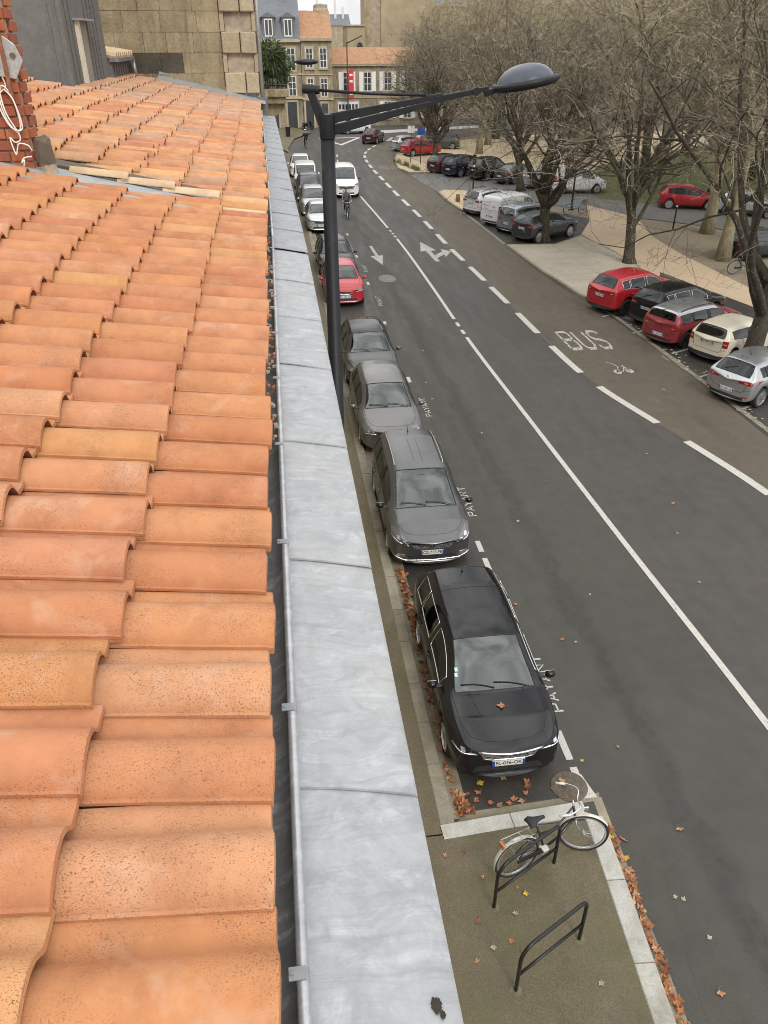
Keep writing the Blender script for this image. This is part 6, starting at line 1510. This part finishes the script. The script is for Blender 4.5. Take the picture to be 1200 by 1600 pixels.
for i, (x, y) in enumerate(((11.55, 77.6), (11.75, 75.6), (12.2, 73.6))):
    post('stone_bollard', 'low pale stone block on the planted island edge', x, y, .42, .2, cap=None, mat='limestone_pale', cat='bollard', group='stone blocks on the planted island')
lb = thing('litter_bin', 'dark litter bin on the corner pavement by the far houses', 'bin', (2.0, 101.5, .1)); MB().lathe([(.0, 0), (.26, 0), (.3, 1.0), (.26, 1.0), (.24, .3), (0, .3)], 12).build('body', 'iron_black', lb)
MB().lathe([(.3, 1.15), (.2, 1.28), (0, 1.32)], 12).build('hood', 'rust_wood', lb)
# bushes on the planted island
mb = MB(); rb2 = random.Random(14)
for i in range(1200):
    t_ = rb2.random(); x = lerp(11.5, 12.6, t_) + rb2.gauss(0, .12); y = lerp(78.5, 72, t_) + rb2.gauss(0, .2); h = rb2.uniform(.1, .4); a = rb2.uniform(0, 6); mb.add([(x, y, .12), (x+.05*cos(a), y+.05*sin(a), .12), (x+rb2.gauss(0, .1), y+rb2.gauss(0, .1), .12+h)], [(0, 1, 2)])
tag(mb.build('grass', 'grass_tuft'), 'rough grass growing along the planted island edge', 'grass', kind='stuff')
# lawn tufts near enough to read
mb = MB()
for i in range(9000):
    y = rb2.uniform(50, 85); x = rb2.uniform(26 + max(0, 58-y)*.9, 52); h = rb2.uniform(.06, .18); a = rb2.uniform(0, 6); w = .05
    mb.add([(x, y, .01), (x+w*cos(a), y+w*sin(a), .01), (x+rb2.gauss(0, .05), y+rb2.gauss(0, .05), .01+h)], [(0, 1, 2)])
tag(mb.build('grass', 'grass_tuft'), 'green lawn grass under the park trees', 'grass', kind='stuff')

# ------------------------------------------------------------------ bicycle racks
def rack(lab, a, b_, h=.86):
    a, b_ = Vector((*a, .118)), Vector((*b_, .118)); d = (b_-a); L = d.length; r = thing('bicycle_rack', lab, 'bike rack', a, atan2(d.y, d.x), 'black bicycle racks on the corner')
    P = [(0, 0, -.05), (0, 0, h-.2)] + [(.2 - .2*cos(t), 0, h-.2 + .2*sin(t)) for t in [i*pi/16 for i in range(1, 8)]] + [(.2, 0, h)] + [(L-.13 + .13*sin(t), 0, h-.13 + .13*cos(t)) for t in [i*pi/14 for i in range(0, 8)]] + [(L, 0, h-.2), (L, 0, -.05)]
    MB().tube(P, .024, 12).build('hoop', 'rack_paint', r, smooth=True); MB().tube([(0, 0, .34), (L, 0, .34)], .02, 10).build('cross_bar', 'rack_paint', r, smooth=True)
    for x in (0, L): MB().lathe([(.0, .006), (.055, .006), (.075, .002), (.08, -.02)], 14, Matrix.Translation((x, 0, 0))).build('foot_collar', 'collar_mortar', r)
    return r
pbr('collar_mortar', (.15, .135, .085), .95, 0, .35, 14)
pbr('rack_paint', (.012, .012, .013), .38, 0, .3, 14)
rack('black tube bicycle rack with the city bicycle leaning on it', (2.24, 5.72), (3.24, 6.24))
rack('empty black tube bicycle rack nearest the camera', (2.24, 4.66), (3.22, 5.16))
# ------------------------------------------------------------------ bicycles
pbr('tyre', (.02, .02, .02), .85, 0, .3, 20); pbr('spoke', (.55, .55, .55), .3, .9, .1, 30); pbr('bike_black', (.018, .018, .02), .35, 0, .2, 10, .4); pbr('bike_silver', (.50, .50, .51), .35, .7, .1, 12); pbr('bike_blue', (.10, .30, .55), .4, 0, .12, 8, .4)
pbr('saddle', (.02, .02, .022), .6, 0, .2, 15); pbr('wicker', (.26, .15, .08), .8, 0, .4, 40); pbr('guard_cream', (.62, .60, .55), .4, 0, .1, 10); pbr('reflector', (.45, .05, .03), .25, 0, .1, 10); pbr('reflector_orange', (.6, .18, .05), .3, 0, .1, 10)
def bicycle(name, label, loc, rz, frame, lean=0, steer=0, guard='guard_cream', step=True, basket=False, group='bicycles'):
    """local x forward, rear wheel at x=0"""
    R = thing(name, label, 'bicycle', loc, rz, group); R.rotation_euler = Euler((lean, 0, rz)); r = .335; wb_ = 1.08
    def wheel(parent, x, flat=False):
        w = MB(); M = Matrix.Translation((x, 0, r)) @ Matrix.Rotation(radians(90), 4, 'X')
        w.tube([tuple(M @ Vector((r*cos(a), r*sin(a), 0))) for a in [2*pi*k/32 for k in range(32)]], .021, 7, closed=True); wo_ = w.build('wheel', 'tyre', parent, smooth=True); wo_ = parent if flat else wo_
        q = MB(); q.lathe([(r-.018, -.012), (r-.04, -.011), (r-.04, .011), (r-.018, .012)], 32, M, close=True); q.build('rim', 'bike_silver', wo_)
        s_ = MB()
        for k in range(24):
            a = 2*pi*k/24; s_.tube([tuple(M @ Vector((.02*cos(a+.6*(-1)**k), .02*sin(a+.6*(-1)**k), .025*(-1)**k))), tuple(M @ Vector(((r-.03)*cos(a), (r-.03)*sin(a), 0)))], .0016, 3, cap=False)
        s_.build('spokes', 'spoke', wo_); MB().tube([tuple(M @ Vector((0, 0, -.045))), tuple(M @ Vector((0, 0, .045)))], .02, 8).build('hub', 'bike_silver', wo_)
    def guard_(parent, x, a0, a1):
        g = MB(); rows = []
        for k in range(17):
            a = lerp(a0, a1, k/16); rows.append([(x + (r+.035)*cos(a) - .012*abs(d)*cos(a)/.02*.4, d, r + (r+.035)*sin(a) - .012*abs(d)/.02*.4*sin(a)) for d in (-.028, -.014, 0, .014, .028)])
        g.grid(rows); o_ = g.build('mudguard', guard, parent, smooth=True)
    wheel(R, 0); guard_(R, 0, radians(15), radians(205))
    bb_ = (.45, 0, .27); seat = (.30, 0, .80); ht = (.90, 0, .86); hb = (.95, 0, .62)
    f = MB(); f.tube([bb_, seat], .017, 8); f.tube([bb_, (.70, 0, .38), hb], .019, 8)
    if step: f.tube([(.36, 0, .6), (.6, 0, .56), ht], .014, 8)
    else: f.tube([(.31, 0, .78), ht], .017, 8)
    for d in (-.05, .05): f.tube([bb_, (0, d, r)], .011, 6); f.tube([(.33, 0, .68), (0, d, r)], .009, 6)
    f.tube([hb, ht], .02, 8); f.build('frame', frame, R, smooth=True)
    s_ = MB(); s_.tube([seat, (.28, 0, .90)], .013, 8); s_.build('seat_post', 'bike_silver', R)
    sd_ = MB(); rows = []
    for k in range(9):
        t = k/8; w = interp([(0, .085), (.25, .10), (.55, .045), (1, .022)], t); rows.append([(.14 + .27*t, w*c_, .935 + .018*sin(t*3) - .02*(1-abs(c_)) * 0 - .03*abs(c_)**3) for c_ in (-1, -.7, -.35, 0, .35, .7, 1)])
    sd_.grid(rows); so = sd_.build('saddle', 'saddle', R, smooth=True); so.modifiers.new('s', 'SOLIDIFY').thickness = -.035
    fk = link('fork_assembly', None, R); fk.location = (.93, 0, 0); fk.rotation_euler = (0, 0, steer)
    wheel(fk, wb_-.93, True); guard_(fk, wb_-.93, radians(30), radians(165))
    g = MB()
    for d in (-.05, .05): g.tube([(.02, d*.5, .62), (.03, d, .55), (.15, d, r)], .011, 6)
    g.tube([(.02, 0, .6), (-.04, 0, .96)], .014, 8); g.build('fork', 'bike_silver' if step else frame, fk, smooth=True)
    hbz = .98; hb_ = MB(); P = [(-.24, .29, hbz-.01), (-.1, .27, hbz), (.04, .16, hbz+.03), (.02, 0, hbz), (.04, -.16, hbz+.03), (-.1, -.27, hbz), (-.24, -.29, hbz-.01)]
    hb_.tube(smooth3(P, 5), .012, 8); hb_.build('handlebar', 'chrome', fk, smooth=True)
    for s in (1, -1): MB().tube([(-.12, s*.272, hbz), (-.25, s*.292, hbz-.012)], .018, 8).build('grip', 'guard_cream' if step else 'saddle', fk, smooth=True)
    MB().tube([(.12, 0, .80), (.18, 0, .80)], [.03, .045], 10).build('headlight', 'chrome', fk)
    rk = MB()
    for d in (-.06, .06): rk.tube([(.24, d, .73), (-.22, d, .73)], .006, 5); rk.tube([(-.16, d, .73), (0, d, r)], .005, 5)
    for x in (.2, .05, -.1, -.22): rk.tube([(x, -.06, .73), (x, .06, .73)], .005, 5)
    rk.build('luggage_rack', 'bike_silver', R); MB().bb(-.26, -.235, -.05, .05, .66, .73).build('rear_reflector', 'reflector_orange', R)
    ck = MB(); ck.lathe([(.0, .03), (.09, .03), (.09, .034), (0, .034)], 18, Matrix.Translation(bb_) @ Matrix.Rotation(radians(90), 4, 'X')); ck.tube([(.45, .045, .27), (.52, .06, .12)], .01, 6); ck.tube([(.45, -.045, .27), (.38, -.06, .42)], .01, 6); ck.build('crankset', 'bike_silver', R)
    for p in ((.52, .11, .12), (.38, -.11, .42)): MB().box(p, (.09, .08, .025)).build('pedal', 'guard_cream' if step else 'saddle', R)
    gd = MB(); gd.box((.22, -.045, .30), (.46, .012, .09)); gd.build('chain_guard', 'bike_black', R)
    if basket: MB().box((.24, 0, .84), (.24, .32, .22)).build('basket', 'wicker', fk, bevel=.03)
    return R
bicycle('city_bicycle', 'old city bicycle with cream mudguards leaning on the black rack', (2.66, 6.15, .122), radians(17), 'bike_black', radians(-5), radians(-30))
bicycle('share_bicycle', 'bright blue bicycle parked beside the black post', (19.2, 51.9, .02), radians(8), 'bike_blue', radians(4), .2, 'bike_blue', True, True)
bicycle('parked_bicycle', 'black bicycle leaning by the flared plane trunk', (22.3, 36.2, .02), radians(5), 'bike_black', radians(5), .1, 'bike_black', False)

# ------------------------------------------------------------------ fallen leaves
foliage_mat('leaf_brown', (.30, .10, .035), (.55, .24, .09)); 
LEAFMATS = []
for nm, col in (('leaf_orange', (.38, .155, .06)), ('leaf_tan', (.38, .22, .12)), ('leaf_rust', (.21, .08, .042)), ('leaf_yellow', (.60, .40, .04)), ('leaf_grey', (.36, .33, .26))): pbr(nm, col, .8, 0, .28, 25)
def leaf_pts(rng, s):
    pts = []
    lobes = [(-2.5, .55), (-1.25, .85), (0, 1.0), (1.25, .85), (2.5, .55)]
    for k, (a, l) in enumerate(lobes):
        a0 = a + rng.uniform(-.12, .12); l *= rng.uniform(.85, 1.1)
        pts.append((a0 - .36, l*rng.uniform(.6, .8))); pts.append((a0, l)); pts.append((a0 + .36, l*rng.uniform(.6, .8)))
        if k < 4: pts.append(((a + lobes[k+1][0])/2, rng.uniform(.38, .55)))
    out = [(sin(a)*l*s, cos(a)*l*s) for a, l in pts]; return out
def leaf_mesh(seed, mat, s=.082):
    rng = random.Random(seed); P = leaf_pts(rng, s); mb = MB(); cu = rng.uniform(.25, .7)/s
    V = [(0, -.01*s, .002)] + [(x, y, .004 + cu*(x*x + y*y)*rng.uniform(.3, 1.2)) for x, y in P]; n = len(P)
    mb.add(V, [(0, 1+i, 1+(i+1) % n) for i in range(n-1)] ); mb.tube([(0, -.1*s, .004), (rng.uniform(-.3, .3)*s, -.7*s, .006), (rng.uniform(-.4, .4)*s, -1.1*s, .01)], .0016, 3)
    return mb.mesh('fallen_leaf', mat)
LV = {m_: [leaf_mesh(i*7 + len(m_), m_) for i in range(3)] for m_ in ('leaf_orange', 'leaf_tan', 'leaf_rust', 'leaf_yellow', 'leaf_grey')}
rl = random.Random(99)
def leaf(x, y, z, m_, lab, grp, s=1.0, tilt=.15):
    o = link('fallen_leaf', rl.choice(LV[m_])); o.location = (x, y, z + .003); o.rotation_euler = (rl.uniform(-tilt, tilt), rl.uniform(-tilt, tilt), rl.uniform(0, 6.28)); o.scale = (s, s, s); return tag(o, lab, 'leaf', grp)
hb_l = leaf(BONNET_LEAF.x, BONNET_LEAF.y, BONNET_LEAF.z, 'leaf_orange', 'orange plane leaf lying on the bonnet of the black hatchback', None, 1.15)
for x, y, m_ in ((2.62,7.42,'leaf_orange'),(2.75,7.35,'leaf_tan'),(2.92,7.36,'leaf_orange'),(3.0,7.42,'leaf_orange'),(3.12,7.38,'leaf_tan'),(3.22,7.5,'leaf_orange'),(2.5,7.62,'leaf_orange'),(2.42,7.5,'leaf_orange'),(3.28,7.62,'leaf_rust'),(3.3,7.72,'leaf_orange'),(2.95,7.85,'leaf_tan'),(2.56,7.8,'leaf_yellow'),(3.68,7.5,'leaf_rust'),(3.8,7.38,'leaf_orange')):
    leaf(x, y, .008, m_, 'plane leaf on the road between the black hatchback and the bicycle corner', 'leaves in front of the black hatchback', rl.uniform(.8, 1.15))
leaf(3.86, 7.62, .028, 'leaf_tan', 'tan plane leaf lying on the rusty manhole cover', None, 1.2)
for x, y, m_ in ((4.35,12.1,'leaf_orange'),(4.95,10.9,'leaf_orange'),(4.3,8.0,'leaf_yellow'),(5.2,10.8,'leaf_grey'),(4.95,5.0,'leaf_grey'),(4.85,5.55,'leaf_grey'),(4.75,5.6,'leaf_grey'),(5.0,8.2,'leaf_tan'),(5.3,15.2,'leaf_grey'),(6.0,12.2,'leaf_grey'),(5.6,20.1,'leaf_grey'),(4.6,22.8,'leaf_grey'),(4.65,24.2,'leaf_grey'),(5.1,27.3,'leaf_grey'),(6.6,17.0,'leaf_tan'),(8.5,12.3,'leaf_grey'),(8.9,14.2,'leaf_grey'),(9.4,15.5,'leaf_tan'),(5.3,6.6,'leaf_tan'),(6.1,31,'leaf_grey'),(10.8,20.6,'leaf_tan'),(9.9,18.2,'leaf_grey'),(12.4,22.5,'leaf_tan'),(4.75,4.35,'leaf_tan')):
    leaf(x, y, .008, m_, 'dry fallen leaf lying on the open road', 'leaves scattered on the road', rl.uniform(.5, .85))
for x, y, m_ in ((2.62,5.95,'leaf_orange'),(2.72,5.84,'leaf_yellow'),(2.2,6.15,'leaf_tan'),(1.98,5.55,'leaf_rust'),(2.02,6.6,'leaf_rust'),(2.45,5.1,'leaf_rust'),(2.35,5.25,'leaf_orange'),(1.85,5.05,'leaf_tan'),(2.5,5.6,'leaf_grey'),(2.1,5.2,'leaf_grey'),(1.75,6.55,'leaf_tan'),(3.3,4.6,'leaf_grey')):
    leaf(x, y, .12, m_, 'fallen leaf on the mossy paving round the bicycle racks', 'leaves around the bicycle racks', rl.uniform(.5, .85))
# drifts too thick to count: along the kerb gap and the parked cars
mb = MB(); mats_ = ['leaf_orange', 'leaf_tan', 'leaf_rust', 'leaf_yellow']
def drift(n, fx, z0, zr, s0, s1):
    for i in range(n):
        x, y = fx(); s = rl.uniform(s0, s1); P = leaf_pts(rl, s); R_ = Euler((rl.uniform(-.7, .7), rl.uniform(-.7, .7), rl.uniform(0, 6.28))).to_matrix(); c_ = Vector((x, y, z0 + rl.uniform(0, zr)))
        V = [c_] + [c_ + R_ @ Vector((a, b_, .25*(a*a + b_*b_)/s)) for a, b_ in P]
        mb.add(V, [(0, 1+i_, 2+i_) for i_ in range(len(P)-1)], rl.choice((0, 0, 0, 1, 1, 2, 2)) if rl.random() < .96 else 3)
def kerbgap():
    y = rl.uniform(2.2, 6.75) if rl.random() < .8 else rl.uniform(-2, 2.2); return (interp([(-4, 3.98), (2, 4.02), (3.9, 4.09), (5.5, 4.19), (6.9, 4.27)], y) + rl.gauss(0, .045), y)
drift(330, kerbgap, .01, .05, .05, .095)
drift(70, lambda: (2.12 + abs(rl.gauss(0, .09)), 7.25 + abs(rl.gauss(0, .16))), .01, .05, .05, .1)
drift(90, lambda: (2.08 + abs(rl.gauss(0, .03)), rl.uniform(7.3, 11.5)), .01, .03, .04, .08)
drift(220, lambda: (2.1 + abs(rl.gauss(0, .07)), rl.uniform(11.3, 13.6)), .01, .05, .045, .085)
drift(60, lambda: (2.1 + abs(rl.gauss(0, .04)), rl.uniform(13.6, 34)), .01, .02, .04, .07)
tag(mb.build('leaf_drift', mats_), 'drift of orange fallen leaves along the kerbs', 'leaves', kind='stuff')
mb = MB()
def drift2():
    for i in range(200):
        y = rl.uniform(12, 31); x = 14.0 + abs(rl.gauss(0, .5)); s = rl.uniform(.03, .07); a = rl.uniform(0, 6); mb.add([(x+s*cos(a+k*1.57), y+s*sin(a+k*1.57), .02+rl.uniform(0, .02)) for k in range(4)], [(0, 1, 2, 3)], rl.choice((1, 1, 1, 2)))
drift2(); tag(mb.build('leaf_litter', ['leaf_orange', 'leaf_grey', 'leaf_tan']), 'small leaf litter strewn over the angled parking bays', 'leaves', kind='stuff')
# ------------------------------------------------------------------ cyclists
pbr('skin', (.55, .33, .24), .6, 0, .08, 10); pbr('jacket_dark', (.02, .021, .024), .8, 0, .25, 9); pbr('jacket_grey', (.13, .13, .13), .85, 0, .25, 9); pbr('trousers_dark', (.018, .019, .024), .85, 0, .25, 9); pbr('hair_dark', (.025, .018, .012), .7, 0, .3, 30); pbr('helmet_white', (.70, .70, .70), .4, 0, .06, 8); pbr('helmet_dark', (.03, .03, .03), .4, 0, .1, 8)
def skin_mesh(name, chains, mat_of, root_i=0, mats=()):
    V = []; E = []; R = []; ix = {}
    for ch in chains:
        prev = None
        for (k, p, r) in ch:
            if k not in ix: ix[k] = len(V); V.append(p); R.append(r)
            if prev is not None: E.append((prev, ix[k]))
            prev = ix[k]
    me = bpy.data.meshes.new(name); me.from_pydata(V, E, []); o = bpy.data.objects.new(name, me); COL.objects.link(o)
    md = o.modifiers.new('skin', 'SKIN'); md.use_smooth_shade = True
    for i, sv in enumerate(me.skin_vertices[0].data): sv.radius = (R[i], R[i]); sv.use_root = (i == 0)
    o.modifiers.new('sub', 'SUBSURF').levels = 1
    o.modifiers['sub'].render_levels = 1
    dg = bpy.context.evaluated_depsgraph_get(); m2 = bpy.data.meshes.new_from_object(o.evaluated_get(dg)); bpy.data.objects.remove(o, do_unlink=True)
    m2.materials.clear()
    for x in mats: m2.materials.append(MATS[x])
    for p in m2.polygons: p.material_index = mat_of(p.center); p.use_smooth = True
    return m2
def cyclist(name, label, loc, rz, jacket, trousers, helmet):
    root = thing(name, label, 'person', loc, rz, None)
    # local x forward; pelvis over the saddle (.26, 0, .98)
    ch = [[('p', (.24, 0, 1.0), .13), ('w', (.28, 0, 1.14), .125), ('c', (.36, 0, 1.36), .145), ('n', (.42, 0, 1.52), .065), ('h0', (.45, 0, 1.60), .075), ('h1', (.46, 0, 1.70), .095), ('h2', (.45, 0, 1.78), .07)]]
    hands = []
    for s in (1, -1):
        leg = [('p', 0, 0), (f'hip{s}', (.26, .10*s, .97), .10), (f'kn{s}', (.60 if s > 0 else .68, .13*s, .66 if s > 0 else .82), .068), (f'ank{s}', (.50 if s > 0 else .37, .12*s, .22 if s > 0 else .50), .042), (f'toe{s}', (.64 if s > 0 else .51, .13*s, .16 if s > 0 else .44), .035)]
        ch.append([(k, p, r) for k, p, r in leg])
        ch.append([('c', 0, 0), (f'sh{s}', (.38, .19*s, 1.43), .075), (f'el{s}', (.55, .27*s, 1.20), .052), (f'wr{s}', (.76, .27*s, 1.07), .034), (f'pa{s}', (.82, .275*s, 1.045), .036)])
        for k in range(4): ch.append([(f'pa{s}', 0, 0), (f'f{s}{k}a', (.865, (.255 + .013*k)*s, 1.045 - .006*k), .0095), (f'f{s}{k}b', (.885 - .004*k, (.255 + .013*k)*s, 1.01), .009), (f'f{s}{k}c', (.86, (.255 + .013*k)*s, .992), .008)])
        ch.append([(f'pa{s}', 0, 0), (f't{s}a', (.835, (.245)*s, 1.03), .010), (f't{s}b', (.86, .235*s, 1.0), .009)])
    def mo(c):
        if c.z > 1.53 or (c.x > .775): return 2
        if c.z < 1.04 and not (c.x > .6 and c.z > .95 and abs(c.y) > .2): return 1
        return 0
    me = skin_mesh('body', ch, mo, 0, [jacket, trousers, 'skin']); link('body', me, root)
    hd = MB(); hd.sphere((.452, 0, 1.71), (.118, .096, .135), 14, 10); ho = hd.build('head', 'skin', root, smooth=True)
    MB().sphere((.565, 0, 1.70), (.022, .016, .028), 8, 6).build('nose', 'skin', ho, smooth=True)
    for s in (1, -1):
        MB().sphere((.553, .035*s, 1.725), (.012, .014, .009), 8, 6).build('eye', 'hair_dark', ho); MB().sphere((.45, .098*s, 1.70), (.025, .012, .035), 8, 6).build('ear', 'skin', ho)
    MB().box((.553, 0, 1.645), (.014, .045, .01)).build('mouth', 'reflector', ho)
    MB().sphere((.435, 0, 1.735), (.122, .105, .125), 14, 10).build('hair', 'hair_dark', root, smooth=True)
    hl = MB(); rows = []
    for i in range(6):
        ph = pi/2*i/5; rows.append([(.445 + .15*sin(ph)*cos(a), .115*sin(ph)*sin(a), 1.755 + .10*cos(ph)) for a in [2*pi*k/16 for k in range(16)]])
    hl.grid(rows, 0, True); hl.build('helmet', helmet, root, smooth=True)
    for s in (1, -1): MB().sphere((.585 if s > 0 else .455, .125*s, .175 if s > 0 else .455), (.13, .048, .04), 10, 6).build('shoe', 'black_plastic', root, smooth=True)
    MB().sphere((.20, 0, 1.34), (.09, .14, .2), 10, 8).build('backpack', trousers, root, smooth=True)
    return root
bicycle('ridden_bicycle', 'dark bicycle ridden in front of the white delivery van', (4.55, 53.5, .0), radians(-88), 'bike_black', 0, 0, 'bike_black', False, group='ridden bicycles')
cyclist('person', 'cyclist in dark jacket with grey front riding ahead of the white delivery van', (4.55, 53.5, .0), radians(-88), 'jacket_grey', 'trousers_dark', 'helmet_dark')
bicycle('ridden_bicycle', 'bicycle ridden away towards the far houses', (3.65, 90.2, .0), radians(95), 'bike_black', 0, 0, 'bike_black', False, group='ridden bicycles')
cyclist('person', 'cyclist in black clothes with white helmet riding by the far corner', (3.65, 90.2, .0), radians(95), 'jacket_dark', 'trousers_dark', 'helmet_white')
# parked scooter on the far corner
sc = thing('scooter', 'black motor scooter parked in front of the far stone houses', 'scooter', (4.2, 109.6, .0), radians(30))
for x in (0, 1.25): MB().lathe([(.24, -.06), (.27, 0), (.24, .06), (.12, .05), (.12, -.05)], 18, Matrix.Translation((x, 0, .27)) @ Matrix.Rotation(radians(90), 4, 'X'), close=True).build('wheel', 'tyre', sc, smooth=True)
MB().sphere((.25, 0, .62), (.45, .17, .22), 12, 8).build('rear_body', 'gloss_black', sc, smooth=True); MB().box((.2, 0, .82), (.7, .24, .1)).build('seat', 'saddle', sc, bevel=.04)
MB().box((.75, 0, .35), (.5, .28, .08)).build('footboard', 'black_plastic', sc, bevel=.02); MB().box((1.05, 0, .7), (.08, .36, .6), M=Matrix.Rotation(-.25, 3, 'Y')).build('leg_shield', 'gloss_black', sc, bevel=.03)
MB().tube([(1.2, 0, .3), (1.0, 0, 1.0)], .03, 8).build('steering_column', 'black_plastic', sc); MB().tube([(.92, -.3, 1.04), (1.0, 0, 1.02), (.92, .3, 1.04)], .02, 8).build('handlebar', 'black_plastic', sc); MB().sphere((1.06, 0, .98), (.07, .09, .08), 10, 6).build('headlight', 'headlamp', sc, smooth=True)
